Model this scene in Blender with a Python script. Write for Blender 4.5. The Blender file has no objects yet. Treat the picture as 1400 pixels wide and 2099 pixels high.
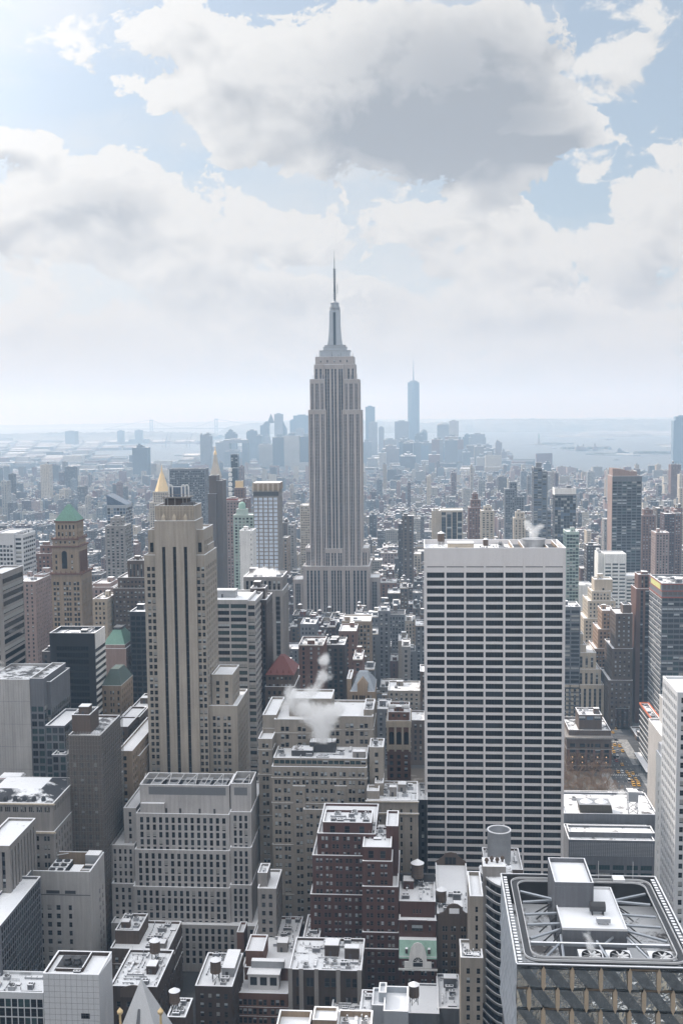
import bpy, math, random
import numpy as np
from math import radians as R

C = bpy.context.scene.collection
scn = bpy.context.scene
rnd = random.Random(7)

# ------------------------------------------------------------------ camera
# world: +Y runs down the avenues, +X across them, Z up, metres; the viewer stands on a rooftop
EYE = 254.0
F_PX = 2280.0                      # focal length in pixels of the 1400 px wide photograph
VPX, VPY, ROLL = 862.0, 843.5, 0.0098


def _camera_basis():
    x, y = VPX - 700.0, VPY - 1049.5
    xx, yy = x - ROLL * y, y + ROLL * x
    p = math.atan2(-yy, F_PX)
    a = math.atan(xx * math.cos(p) / F_PX)
    F = np.array([-math.sin(a) * math.cos(p), math.cos(a) * math.cos(p), -math.sin(p)])
    R0 = np.array([math.cos(a), math.sin(a), 0.0])
    U0 = np.cross(R0, F)
    c, s = math.cos(ROLL), math.sin(ROLL)
    return F, R0 * c - U0 * s, U0 * c + R0 * s


CF, CR, CU = _camera_basis()
cam = bpy.data.objects.new('camera', bpy.data.cameras.new('camera'))
C.objects.link(cam)
from mathutils import Matrix
M4 = Matrix.Identity(4)
for i in range(3):
    M4[i][0], M4[i][1], M4[i][2] = CR[i], CU[i], -CF[i]
M4[2][3] = EYE
cam.matrix_world = M4
cam.data.sensor_fit = 'HORIZONTAL'
cam.data.sensor_width = 36.0
cam.data.lens = 36.0 * F_PX / 1400.0
cam.data.clip_start = 1.0
cam.data.clip_end = 60000.0
scn.camera = cam


def ray(px, py):
    return CF + CR * ((px - 700.0) / F_PX) + CU * ((1049.5 - py) / F_PX)


def at(px, py, Y):
    """(X, Z) of the point at distance Y down the avenues that lies on a line of sight"""
    d = ray(px, py)
    t = Y / d[1]
    return d[0] * t, EYE + d[2] * t


def gnd(px, py, z=0.0):
    d = ray(px, py)
    t = (z - EYE) / d[2]
    return d[0] * t, d[1] * t


def proj(x, y, z):
    v = np.array([x, y, z - EYE])
    w = v @ CF
    return 700 + F_PX * (v @ CR) / w, 1049.5 - F_PX * (v @ CU) / w


# ------------------------------------------------------------------ sky, sun, exposure
SUN_EL, SUN_AZ = R(34), R(-52)          # sun ahead and to the left, fairly high
sun_dir = np.array([math.sin(SUN_AZ) * math.cos(SUN_EL), math.cos(SUN_AZ) * math.cos(SUN_EL), math.sin(SUN_EL)])
world = bpy.data.worlds.new("World")
scn.world = world
world.use_nodes = True
wt = world.node_tree
wt.nodes.clear()


class NV:
    """a shader value with arithmetic"""
    def __init__(s, t, k): s.t, s.k = t, k

    def _m(s, op, *o):
        n = s.t.nodes.new('ShaderNodeMath'); n.operation = op
        for i, v in enumerate((s,) + o):
            if isinstance(v, NV): s.t.links.new(v.k, n.inputs[i])
            else: n.inputs[i].default_value = v
        return NV(s.t, n.outputs[0])
    def __add__(s, o): return s._m('ADD', o)
    def __radd__(s, o): return s._m('ADD', o)
    def __sub__(s, o): return s._m('SUBTRACT', o)
    def __rsub__(s, o): return (s * -1.0) + o
    def __mul__(s, o): return s._m('MULTIPLY', o)
    def __rmul__(s, o): return s._m('MULTIPLY', o)
    def __truediv__(s, o): return s._m('DIVIDE', o)
    def mx(s, o): return s._m('MAXIMUM', o)
    def mn(s, o): return s._m('MINIMUM', o)
    def lt(s, o): return s._m('LESS_THAN', o)
    def gt(s, o): return s._m('GREATER_THAN', o)
    def exp(s): return s._m('EXPONENT')
    def fract(s): return s._m('FRACT')
    def absv(s): return s._m('ABSOLUTE')
    def step(s, a, b):
        n = s.t.nodes.new('ShaderNodeMapRange'); n.interpolation_type = 'SMOOTHSTEP'
        s.t.links.new(s.k, n.inputs[0]); n.inputs[1].default_value = a; n.inputs[2].default_value = b
        return NV(s.t, n.outputs[0])


def vec(t, x, y, z):
    n = t.nodes.new('ShaderNodeCombineXYZ')
    for i, v in enumerate((x, y, z)):
        if isinstance(v, NV): t.links.new(v.k, n.inputs[i])
        else: n.inputs[i].default_value = v
    return n.outputs[0]


def noise(t, v, scale, detail=4, rough=.55, dist=0.0, lac=2.0):
    n = t.nodes.new('ShaderNodeTexNoise')
    n.inputs['Scale'].default_value = scale; n.inputs['Detail'].default_value = detail
    n.inputs['Roughness'].default_value = rough; n.inputs['Distortion'].default_value = dist
    n.inputs['Lacunarity'].default_value = lac
    t.links.new(v, n.inputs['Vector'])
    return NV(t, n.outputs['Fac'])


def mix(t, f, a, b):
    n = t.nodes.new('ShaderNodeMix'); n.data_type = 'RGBA'
    for i, v in ((0, f), (6, a), (7, b)):
        if isinstance(v, NV): t.links.new(v.k, n.inputs[i])
        elif hasattr(v, 'links'): t.links.new(v, n.inputs[i])
        elif isinstance(v, (int, float)): n.inputs[i].default_value = v
        else: n.inputs[i].default_value = (*v, 1.0)
    return n.outputs[2]


def make_sky():
    t = wt
    tc = t.nodes.new('ShaderNodeTexCoord')
    sp = t.nodes.new('ShaderNodeSeparateXYZ')
    t.links.new(tc.outputs['Generated'], sp.inputs[0])
    dx, dy, dz = (NV(t, sp.outputs[i]) for i in range(3))
    ahead = dy.gt(0.05)
    sy = dy.mx(0.05)
    u, v = dx / sy, dz / sy                     # bearing and height of a direction
    zz = dz.mx(0.0) + 0.30
    px, py = dx / zz, dy / zz                   # a flat cloud deck seen in perspective

    def bias(ell, ou=0.0, ov=0.0):
        tot = None
        for (cx, cy, rx, ry, amp) in ell:
            d = ray(cx, cy); cu, cv = d[0] / d[1], d[2] / d[1]
            a = (u - (cu + ou)) * (F_PX / rx); b = (v - (cv + ov)) * (F_PX / ry)
            g = ((a * a + b * b) * -1.0).exp() * amp
            tot = g if tot is None else tot + g
        return tot * ahead

    def deck(seed, freq, ox, oz, rich):
        """cloud substance along a direction: soft masses plus rounded billows"""
        q = vec(t, dx + (ox + seed), dy, (dz + oz) * 1.35)
        nn = t.nodes.new('ShaderNodeTexNoise'); nn.inputs['Scale'].default_value = freq * 1.6; nn.inputs['Detail'].default_value = 2.5 if rich else 1
        t.links.new(q, nn.inputs['Vector'])
        w = t.nodes.new('ShaderNodeVectorMath'); w.operation = 'MULTIPLY_ADD'
        w.inputs[1].default_value = (.42 / freq,) * 3
        t.links.new(nn.outputs['Color'], w.inputs[0]); t.links.new(q, w.inputs[2])
        soft = (noise(t, w.outputs[0], freq, 8 if rich else 3, .64) - .5) * 3.3
        if not rich: return soft
        vo = t.nodes.new('ShaderNodeTexVoronoi'); vo.feature = 'F1'; vo.normalize = True
        vo.inputs['Scale'].default_value = freq * 2.0; vo.inputs['Detail'].default_value = 2.0; vo.inputs['Roughness'].default_value = .5
        t.links.new(w.outputs[0], vo.inputs['Vector'])
        return soft + (.36 - NV(t, vo.outputs['Distance'])) * .9

    def layer(ell, greys, seed, freq, base, full):
        d = deck(seed, freq, 0.0, 0.0, True); b0 = bias(ell)
        dens = d + b0 + base
        up = deck(seed, freq, -.008, .016, False) + bias(ell, .008, -.016) + base       # a step up and towards the sun
        relief = (up - dens) * 1.35 + .06
        sh = (dens.step(.05, .95) * .30 + relief.mx(-.25) * .8 + bias(greys)).mx(0.0).mn(1.0)
        return dens.step(0.0, full), sh
    white = mix(t, v.step(0.02, 0.30), (6.5, 6.4, 6.2), (6.9, 6.9, 6.85))
    grey = mix(t, v.step(0.02, 0.25), (5.0, 5.0, 5.1), (3.3, 3.5, 3.85))
    sky = t.nodes.new('ShaderNodeTexSky'); sky.sky_type = 'NISHITA'; sky.sun_disc = False
    sky.sun_elevation = SUN_EL; sky.sun_rotation = SUN_AZ
    sky.air_density = 1.1; sky.dust_density = 2.2; sky.ozone_density = 1.4; sky.altitude = 250
    clear = mix(t, 0.6, sky.outputs[0], (4.2, 4.95, 5.8))       # thin high cirrus over the blue
    veil = (noise(t, vec(t, dx * 1.3, dy, dz * 3.0), 5.0, 7, .6)).step(.40, .72)
    veil = (veil * .55 + bias(VEIL) + (1.0 - ahead) * .4 + dz.step(.34, .6) * .4).mx(0.0).mn(1.0)
    col = mix(t, veil, clear, (6.3, 6.35, 6.4))
    for args in LAYERS:
        a_, s_ = layer(*args)
        col = mix(t, a_, col, mix(t, s_, white, grey))
    low = (dz * -1.0).step(-0.12, -0.005)
    col = mix(t, low * 0.8, col, (5.7, 5.45, 5.1))
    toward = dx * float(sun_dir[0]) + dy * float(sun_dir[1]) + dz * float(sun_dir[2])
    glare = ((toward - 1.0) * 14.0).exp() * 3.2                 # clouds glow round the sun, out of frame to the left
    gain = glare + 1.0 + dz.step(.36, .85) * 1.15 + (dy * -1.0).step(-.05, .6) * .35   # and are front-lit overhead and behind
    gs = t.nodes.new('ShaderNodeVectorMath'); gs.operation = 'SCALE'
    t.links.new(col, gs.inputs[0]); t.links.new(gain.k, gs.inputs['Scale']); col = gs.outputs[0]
    bg = t.nodes.new('ShaderNodeBackground'); bg.inputs[1].default_value = 0.10
    t.links.new(col, bg.inputs[0])
    o = t.nodes.new('ShaderNodeOutputWorld'); t.links.new(bg.outputs[0], o.inputs[0])


VEIL = [(100, 500, 700, 260, .45), (700, 560, 900, 160, .35), (1330, 150, 190, 240, -.6), (1120, 400, 190, 50, -.5), (100, 200, 170, 40, -.35), (360, 330, 170, 40, -.35)]
LAYERS = [([(400, 640, 600, 90, .60), (1050, 640, 500, 80, .50), (700, 740, 1300, 90, .60), (950, 545, 60, 22, .5)], [(420, 610, 300, 36, .4), (1080, 665, 160, 26, .5), (760, 620, 200, 40, .35), (150, 690, 200, 30, .3)], 3.0, 9.0, -.36, .20),
          ([(190, 395, 180, 78, 1.0), (90, 490, 280, 100, .65), (400, 490, 200, 90, .65), (690, 455, 240, 65, .7), (560, 545, 320, 60, .4), (1340, 420, 120, 100, .9), (1210, 520, 270, 80, .65), (1000, 430, 130, 38, .7), (1195, 362, 50, 32, .75), (30, 290, 90, 32, .8)],
           [(235, 420, 110, 40, .4), (1330, 585, 150, 36, .45), (640, 580, 260, 36, .3), (880, 540, 100, 26, .3)], 9.0, 8.5, -.50, .11),
          ([(780, 150, 250, 180, .85), (960, 190, 250, 150, .95), (1125, 265, 120, 42, .75), (600, 200, 150, 120, .45), (570, 320, 130, 50, .4), (300, 60, 240, 56, .80), (430, 170, 180, 52, .7), (110, 115, 110, 28, .75)],
           [(935, 180, 250, 175, .74), (800, 320, 200, 70, .35), (1080, 250, 110, 50, .3)], 15.0, 7.5, -.50, .09)]
make_sky()
world.cycles.sampling_method = 'MANUAL'
world.cycles.sample_map_resolution = 512

sun = bpy.data.objects.new('sun', bpy.data.lights.new('sun', 'SUN'))
C.objects.link(sun)
sun.data.energy = 3.8
sun.data.angle = R(0.5)
sun.data.color = (1.0, .95, .87)
from mathutils import Vector
sun.rotation_euler = Vector(-sun_dir).to_track_quat('-Z', 'Y').to_euler()

scn.view_settings.view_transform = 'Standard'
scn.view_settings.look = 'None'
scn.view_settings.exposure = 0.22
scn.view_settings.gamma = 1.0
scn.cycles.use_denoising = True
scn.cycles.use_adaptive_sampling = True
scn.cycles.adaptive_threshold = 0.02
scn.cycles.max_bounces = 6
scn.cycles.diffuse_bounces = 3
scn.cycles.glossy_bounces = 3
scn.cycles.transparent_max_bounces = 12
scn.cycles.volume_bounces = 5
scn.cycles.caustics_reflective = False
scn.cycles.caustics_refractive = False
scn.cycles.sample_clamp_indirect = 6.0

# ------------------------------------------------------------------ mesh helpers


class MB:
    """collects faces; build() links them as ONE mesh object"""
    def __init__(s): s.v, s.f, s.m = [], [], []

    def poly(s, pts, m=0):
        n = len(s.v); s.v.extend(pts); s.f.append(tuple(range(n, n + len(pts)))); s.m.append(m)

    def box(s, x0, x1, y0, y1, z0, z1, m=0, mt=None, bottom=False, back=True):
        mt = m if mt is None else mt
        a, b, c, d = (x0, y0), (x1, y0), (x1, y1), (x0, y1)
        n = len(s.v)
        s.v.extend([(p[0], p[1], z0) for p in (a, b, c, d)] + [(p[0], p[1], z1) for p in (a, b, c, d)])
        fs = [(n, n + 1, n + 5, n + 4), (n + 1, n + 2, n + 6, n + 5), (n + 3, n, n + 4, n + 7)]
        if back: fs.append((n + 2, n + 3, n + 7, n + 6))
        s.f.extend(fs); s.m.extend([m] * len(fs))
        s.f.append((n + 4, n + 5, n + 6, n + 7)); s.m.append(mt)
        if bottom: s.f.append((n + 3, n + 2, n + 1, n)); s.m.append(m)

    def prism(s, low, up, m=0, mt=None, cap=True):
        """low, up: rings of equal length (anticlockwise seen from above)"""
        n, k = len(s.v), len(low)
        s.v.extend(low); s.v.extend(up)
        for i in range(k):
            j = (i + 1) % k
            s.f.append((n + i, n + j, n + k + j, n + k + i)); s.m.append(m)
        if cap: s.f.append(tuple(range(n + k, n + 2 * k))); s.m.append(m if mt is None else mt)

    def cyl(s, x, y, z0, z1, r0, r1=None, n=14, m=0, mt=None, cap=True):
        r1 = r0 if r1 is None else r1
        an = [2 * math.pi * i / n for i in range(n)]
        s.prism([(x + r0 * math.cos(a), y + r0 * math.sin(a), z0) for a in an],
                [(x + r1 * math.cos(a), y + r1 * math.sin(a), z1) for a in an], m, mt, cap)

    def pyramid(s, x0, x1, y0, y1, z0, z1, m=0, top=0.0):
        cx, cy = (x0 + x1) / 2, (y0 + y1) / 2
        s.prism([(x0, y0, z0), (x1, y0, z0), (x1, y1, z0), (x0, y1, z0)],
                [(cx + (x - cx) * top, cy + (y - cy) * top, z1) for x, y in ((x0, y0), (x1, y0), (x1, y1), (x0, y1))], m)

    def tube(s, p, q, r, m=0, n=5, r1=None):
        p, q = np.array(p, float), np.array(q, float)
        d = q - p; L = np.linalg.norm(d)
        if L < 1e-6: return
        d /= L
        a = np.cross(d, (0, 0, 1.0) if abs(d[2]) < .9 else (1.0, 0, 0)); a /= np.linalg.norm(a); b = np.cross(d, a)
        r1 = r if r1 is None else r1
        an = [2 * math.pi * (i + .5) / n for i in range(n)]
        s.prism([tuple(p + r * (a * math.cos(t) + b * math.sin(t))) for t in an],
                [tuple(q + r1 * (a * math.cos(t) + b * math.sin(t))) for t in an], m)

    def lathe(s, x, y, prof, n=16, m=0):
        for (r0, z0), (r1, z1) in zip(prof, prof[1:]):
            s.cyl(x, y, z0, z1, max(r0, .01), max(r1, .01), n, m, cap=False)
        s.cyl(x, y, prof[-1][1], prof[-1][1] + .01, max(prof[-1][0], .01), None, n, m)

    def build(s, name, mats, parent=None, smooth=False):
        org = parent['_o'] if parent is not None else (0, 0, 0)
        me = bpy.data.meshes.new(name)
        V = np.array(s.v, dtype=np.float64).reshape(-1, 3) - np.array(org)
        me.from_pydata(V.tolist(), [], s.f)
        if not isinstance(mats, (list, tuple)): mats = [mats]
        for m in mats: me.materials.append(m)
        if len(mats) > 1: me.polygons.foreach_set('material_index', np.array(s.m, dtype=np.int32))
        if smooth: me.polygons.foreach_set('use_smooth', np.ones(len(s.f), dtype=bool))
        me.update()
        o = bpy.data.objects.new(name, me); C.objects.link(o)
        if parent is not None:
            o.parent = parent
            o['_o'] = tuple(org)
        else: o['_o'] = (0.0, 0.0, 0.0)
        return o


def tag(o, label=None, cat=None, group=None, kind=None):
    if label: o['label'] = label
    if cat: o['category'] = cat
    if group: o['group'] = group
    if kind: o['kind'] = kind
    return o


def thing(name, label, cat, loc, group=None):
    o = bpy.data.objects.new(name, None); C.objects.link(o)
    o.location = loc; o['_o'] = tuple(float(v) for v in loc)
    o.empty_display_size = 1.0
    return tag(o, label, cat, group)


def place(name, mesh, parent, loc, rz=0.0, sc=None):
    """a part that shares a mesh"""
    o = bpy.data.objects.new(name, mesh); C.objects.link(o)
    o.parent = parent
    g = parent['_o']
    o.location = (loc[0] - g[0], loc[1] - g[1], loc[2] - g[2]); o.rotation_euler = (0, 0, rz)
    if sc is not None: o.scale = sc
    return o

# ------------------------------------------------------------------ materials


def newmat(name):
    m = bpy.data.materials.new(name); m.use_nodes = True
    t = m.node_tree
    return m, t, t.nodes['Principled BSDF']


def obj_xyz(t):
    tc = t.nodes.new('ShaderNodeTexCoord')
    return tc.outputs['Object']


def wall_mat(name, col, rough=.9, vary=.32, streak=.36, spec=.3):
    """masonry: blotches, rain streaks and fine grain over a base colour"""
    m, t, b = newmat(name)
    o = obj_xyz(t)
    sp = t.nodes.new('ShaderNodeSeparateXYZ'); t.links.new(o, sp.inputs[0])
    x, y, z = (NV(t, sp.outputs[i]) for i in range(3))
    n1 = noise(t, o, .055, 4, .6)
    n2 = noise(t, vec(t, x * .9, y * .9, z * .045), 1.0, 3, .6)
    n3 = noise(t, o, 2.2, 2, .7)
    f = 1.0 + (n1 - .5) * (vary * 1.6) + (n2 - .5) * (streak * 1.8) + (n3 - .5) * .22
    c = t.nodes.new('ShaderNodeVectorMath'); c.operation = 'SCALE'
    c.inputs[0].default_value = col; t.links.new(f.k, c.inputs['Scale'])
    t.links.new(c.outputs[0], b.inputs['Base Color'])
    b.inputs['Roughness'].default_value = rough
    b.inputs['Specular IOR Level'].default_value = spec
    return m


def plain_mat(name, col, rough=.6, metal=0.0, spec=.5, vary=.12, scale=.3):
    m, t, b = newmat(name)
    n = noise(t, obj_xyz(t), scale, 4, .6)
    c = t.nodes.new('ShaderNodeVectorMath'); c.operation = 'SCALE'
    c.inputs[0].default_value = col; t.links.new((1.0 + (n - .5) * (vary * 2)).k, c.inputs['Scale'])
    t.links.new(c.outputs[0], b.inputs['Base Color'])
    b.inputs['Roughness'].default_value = rough; b.inputs['Metallic'].default_value = metal
    b.inputs['Specular IOR Level'].default_value = spec
    return m


def glass_mat(name, col, rough=.12, wav=.035, spec=.5):
    m, t, b = newmat(name)
    o = obj_xyz(t)
    n = noise(t, o, .8, 3, .6)
    c = t.nodes.new('ShaderNodeVectorMath'); c.operation = 'SCALE'
    c.inputs[0].default_value = col; t.links.new((.5 + n).k, c.inputs['Scale'])
    t.links.new(c.outputs[0], b.inputs['Base Color'])
    b.inputs['Roughness'].default_value = rough; b.inputs['Specular IOR Level'].default_value = spec
    bp = t.nodes.new('ShaderNodeBump'); bp.inputs['Strength'].default_value = wav; bp.inputs['Distance'].default_value = 1.0
    t.links.new(noise(t, o, .55, 2).k, bp.inputs['Height']); t.links.new(bp.outputs[0], b.inputs['Normal'])
    return m


def snow_mat(name, bare=(.16, .15, .15), amount=.5, scale=.16):
    """a flat roof under thin snow: white drifts, bare membrane showing through"""
    m, t, b = newmat(name)
    g = t.nodes.new('ShaderNodeNewGeometry')
    o = g.outputs['Position']
    n = noise(t, o, scale, 6, .62, .3)
    n2 = noise(t, o, scale * 7, 3, .6)
    f = (n + (n2 - .5) * .22).step(1.0 - amount - .09, 1.0 - amount + .05)
    white = mix(t, noise(t, o, .05, 3), (.70, .72, .76), (.84, .85, .87))
    scuff = noise(t, o, .9, 5, .7).step(.62, .72) * noise(t, o, .12, 2).step(.40, .62)     # scuffs, drips and wind-bared grit
    white = mix(t, scuff * .75, white, (.30, .295, .30))
    t.links.new(mix(t, f, bare, white), b.inputs['Base Color'])
    b.inputs['Roughness'].default_value = .75; b.inputs['Specular IOR Level'].default_value = .25
    bp = t.nodes.new('ShaderNodeBump'); bp.inputs['Strength'].default_value = .3; bp.inputs['Distance'].default_value = .3
    t.links.new((n * .6 + n2 * .4).k, bp.inputs['Height']); t.links.new(bp.outputs[0], b.inputs['Normal'])
    return m


def far_mat(name, col, glass=(.06, .07, .09), bay=3.0, fl=3.7, wu=.55, wz=.52, rough=.6):
    """facade of a far building: a real grid of window openings in its object space"""
    m, t, b = newmat(name)
    g = t.nodes.new('ShaderNodeNewGeometry')
    sp = t.nodes.new('ShaderNodeSeparateXYZ'); t.links.new(g.outputs['Position'], sp.inputs[0])
    sn = t.nodes.new('ShaderNodeSeparateXYZ'); t.links.new(g.outputs['Normal'], sn.inputs[0])
    x, y, z = (NV(t, sp.outputs[i]) for i in range(3))
    nx, ny, nz = (NV(t, sn.outputs[i]).absv() for i in range(3))
    side = nx.gt(.6)
    uu = x + (y - x) * side
    cell = noise(t, g.outputs['Position'], .03, 3, .6)
    f = (uu / bay).fract().lt(wu) * (z / fl).fract().lt(wz) * nz.lt(.5)
    tint = t.nodes.new('ShaderNodeVectorMath'); tint.operation = 'SCALE'; tint.inputs[0].default_value = col
    t.links.new((.72 + cell * .56).k, tint.inputs['Scale'])
    t.links.new(mix(t, f, tint.outputs[0], glass), b.inputs['Base Color'])
    b.inputs['Roughness'].default_value = rough; b.inputs['Specular IOR Level'].default_value = .3
    return m


W = {k: wall_mat('stone_' + k, c) for k, c in dict(
    limestone=(.33, .295, .255), grey=(.385, .37, .365), tan=(.265, .205, .15), beige=(.255, .228, .198), brick=(.082, .040, .034),
    brown=(.10, .074, .060), umber=(.060, .043, .036), white=(.68, .68, .67), concrete=(.37, .36, .355), pink=(.27, .20, .18),
    slate=(.135, .14, .155), cream=(.43, .375, .305), orange=(.27, .185, .13), rust=(.155, .085, .064), ash=(.24, .225, .215), esb=(.35, .308, .292)).items()}
W['black'] = wall_mat('cladding_black', (.022, .022, .026), .35, .3, .2, .5)
W['bronze'] = wall_mat('cladding_bronze', (.045, .030, .026), .3, .3, .2, .5)
W['panel'] = wall_mat('cladding_pale', (.52, .53, .55), .45, .12, .1, .5)
W['mint'] = wall_mat('cladding_mint', (.33, .42, .385), .5, .2, .1, .5)
W['steel'] = wall_mat('cladding_steel', (.33, .36, .40), .38, .2, .15, .5)
W['travertine'] = wall_mat('travertine_white', (.63, .61, .615), .6, .07, .08, .4)
COPPER = wall_mat('copper_green', (.135, .255, .205), .6, .35, .3)
COPPER_PALE = wall_mat('copper_pale', (.27, .42, .355), .6, .3, .3)
SLATE_RED = wall_mat('roof_tiles_red', (.17, .062, .055), .7, .3, .2)
SLATE_DARK = wall_mat('roof_slate', (.05, .053, .06), .6, .3, .2)
LEAD = wall_mat('roof_lead', (.27, .30, .34), .5, .3, .3)
GOLD = plain_mat('gilded_tiles', (.72, .54, .29), .5, .3)
G_DARK = glass_mat('glass_dark', (.009, .010, .014), spec=.22)
G_MID = glass_mat('glass_mid', (.028, .034, .043), spec=.4)
G_TEAL = glass_mat('glass_teal', (.026, .050, .054))
G_BLUE = glass_mat('glass_blue', (.10, .14, .20), .1)
G_SKY = glass_mat('glass_painted_sky', (.60, .67, .78), .4)  # bright sky reflection put into the pane colour
G_MIRROR = glass_mat('glass_mirror', (.42, .45, .46), .04, .10, 1.0)
G_MIRROR.node_tree.nodes['Principled BSDF'].inputs['Metallic'].default_value = .92
BLIND = plain_mat('window_blind', (.40, .43, .45), .8)
BLIND_W = plain_mat('window_shade', (.30, .30, .29), .8)
SASH = plain_mat('window_sash', (.13, .13, .13), .6)
SASH_D = plain_mat('window_sash_dark', (.05, .05, .055), .5)
SPAND = plain_mat('spandrel_metal', (.055, .055, .065), .5, .2)
SNOW = snow_mat('snow_full', amount=.72)
SNOW_HALF = snow_mat('snow_patchy', amount=.57)
SNOW_LOW = snow_mat('snow_thin', (.10, .10, .105), .48)
SNOW_PURE = plain_mat('snow_clean', (.83, .84, .87), .7, vary=.05)
TAR = plain_mat('roof_tar', (.05, .05, .055), .8, vary=.3)
METAL = plain_mat('galvanised', (.32, .33, .35), .5, .35, vary=.25)
METAL_D = plain_mat('metal_dark', (.06, .06, .065), .5, .3, vary=.25)
METAL_W = plain_mat('metal_white', (.62, .62, .63), .5, .0, vary=.1)
WOOD = wall_mat('tank_wood', (.13, .095, .075), .85, .4, .5)
STEEL_S = plain_mat('stainless', (.36, .385, .42), .35, .55)
LAMP = bpy.data.materials.new('lamp_glow'); LAMP.use_nodes = True
_b = LAMP.node_tree.nodes['Principled BSDF']; _b.inputs['Emission Color'].default_value = (1, .55, .18, 1); _b.inputs['Emission Strength'].default_value = 1.6

# ------------------------------------------------------------------ facades, windows, roofs
# A facade spec: bay, ww (window width), wh (height), fl (storey), top (blank band under the roof), m (blank margin),
# grp (windows per bay), gap, rec (depth of the reveal), cols (explicit window strips as fractions of the width),
# strip (spandrels sit back in a vertical strip), blind (share of drawn blinds), glass (0 dark 1 mid 2 teal 3 blue), sash
DEF = dict(bay=3.6, ww=1.35, wh=1.9, fl=3.7, top=2.6, m=1.0, grp=1, gap=.35, rec=.35, cols=None, strip=False, blind=.35,
           glass=(0, 0, 1), sash=1, zlo=0.0, flat=False, maxr=999)


def spec(**k):
    d = dict(DEF); d.update(k)
    if d['cols'] is None and (d['ww'] + d['gap']) * d['grp'] < d['bay'] * .62: d['ww'] *= 1.14
    if d['wh'] < d['fl'] * .62 and d['maxr'] > 3: d['wh'] *= 1.1
    return d


def columns(width, S):
    if S['cols'] is not None:
        return [(a * width, b * width) for a, b in S['cols']]
    usable = width - 2 * S['m']
    n = int(usable / S['bay'] + .15)
    if n < 1: return []
    bay = usable / n
    gw = S['ww'] * S['grp'] + S['gap'] * (S['grp'] - 1)
    k = min(1.0, (bay - .25) / gw)
    out = []
    for i in range(n):
        u = S['m'] + bay * (i + .5) - gw * k / 2
        for j in range(S['grp']):
            out.append((u, u + S['ww'] * k)); u += (S['ww'] + S['gap']) * k
    return out


def rows(z0, z1, S):
    out = []
    z = z1 - S['top']
    while z - S['wh'] > max(z0 + .4, S['zlo']) and len(out) < S['maxr']:
        out.append((z - S['wh'], z)); z -= S['fl']
    return out


def facade(mb, wins, ax, a0, a1, pos, z0, z1, S, m=0, ms=1):
    """wall with real openings; the windows that fill them go to wins"""
    def P(u, z, d):
        u = a0 + u if ax != 'L' else a1 - u
        return (u, pos + d, z) if ax == 'F' else ((pos + d, u, z) if ax == 'L' else (pos - d, u, z))

    def rect(u0, u1, w0, w1, d, k):
        mb.poly([P(u0, w0, d), P(u1, w0, d), P(u1, w1, d), P(u0, w1, d)], k)
    width = a1 - a0
    cs = columns(width, S) if S else []
    rs = rows(z0, z1, S) if S else []
    if not cs or not rs:
        rect(0, width, z0, z1, 0, m); return
    if S['flat']:
        rect(0, width, z0, z1, 0, m)
        for (w0, w1) in rs:
            for (u0, u1) in cs: wins.append((ax, P((u0 + u1) / 2, (w0 + w1) / 2, -.07), u1 - u0, w1 - w0, S))
        return
    d = S['rec']
    if S['strip']:
        top, bot = rs[0][1], rs[-1][0]
        rect(0, width, top, z1, 0, m); rect(0, width, z0, bot, 0, m)
        e = 0.0
        for (u0, u1) in cs:
            rect(e, u0, bot, top, 0, m); e = u1
            mb.poly([P(u0, bot, 0), P(u0, bot, d), P(u0, top, d), P(u0, top, 0)], m)
            mb.poly([P(u1, bot, 0), P(u1, bot, d), P(u1, top, d), P(u1, top, 0)], m)
            mb.poly([P(u0, top, 0), P(u1, top, 0), P(u1, top, d), P(u0, top, d)], m)
            mb.poly([P(u0, bot, 0), P(u1, bot, 0), P(u1, bot, d), P(u0, bot, d)], m)
            for (w0, w1), nx in zip(rs, rs[1:] + [None]):
                wins.append((ax, P((u0 + u1) / 2, (w0 + w1) / 2, d), u1 - u0, w1 - w0, S))
                if nx: rect(u0, u1, nx[1], w0, d * .7, ms)
        rect(e, width, bot, top, 0, m)
        return
    zt = z1
    for (w0, w1) in rs:
        rect(0, width, w1, zt, 0, m); zt = w0
        e = 0.0
        for (u0, u1) in cs:
            if u0 - e > .01: rect(e, u0, w0, w1, 0, m)
            e = u1
            mb.poly([P(u0, w0, 0), P(u0, w0, d), P(u0, w1, d), P(u0, w1, 0)], m)
            mb.poly([P(u1, w0, 0), P(u1, w0, d), P(u1, w1, d), P(u1, w1, 0)], m)
            mb.poly([P(u0, w1, 0), P(u1, w1, 0), P(u1, w1, d), P(u0, w1, d)], m)
            mb.poly([P(u0, w0, 0), P(u1, w0, 0), P(u1, w0, d), P(u0, w0, d)], m)
            wins.append((ax, P((u0 + u1) / 2, (w0 + w1) / 2, d), u1 - u0, w1 - w0, S))
        if width - e > .01: rect(e, width, w0, w1, 0, m)
    rect(0, width, z0, zt, 0, m)



WIN_MATS = [G_DARK, G_MID, G_TEAL, G_BLUE, BLIND, SASH, SASH_D, BLIND_W, LAMP, G_SKY]
_wcache = {}


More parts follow.
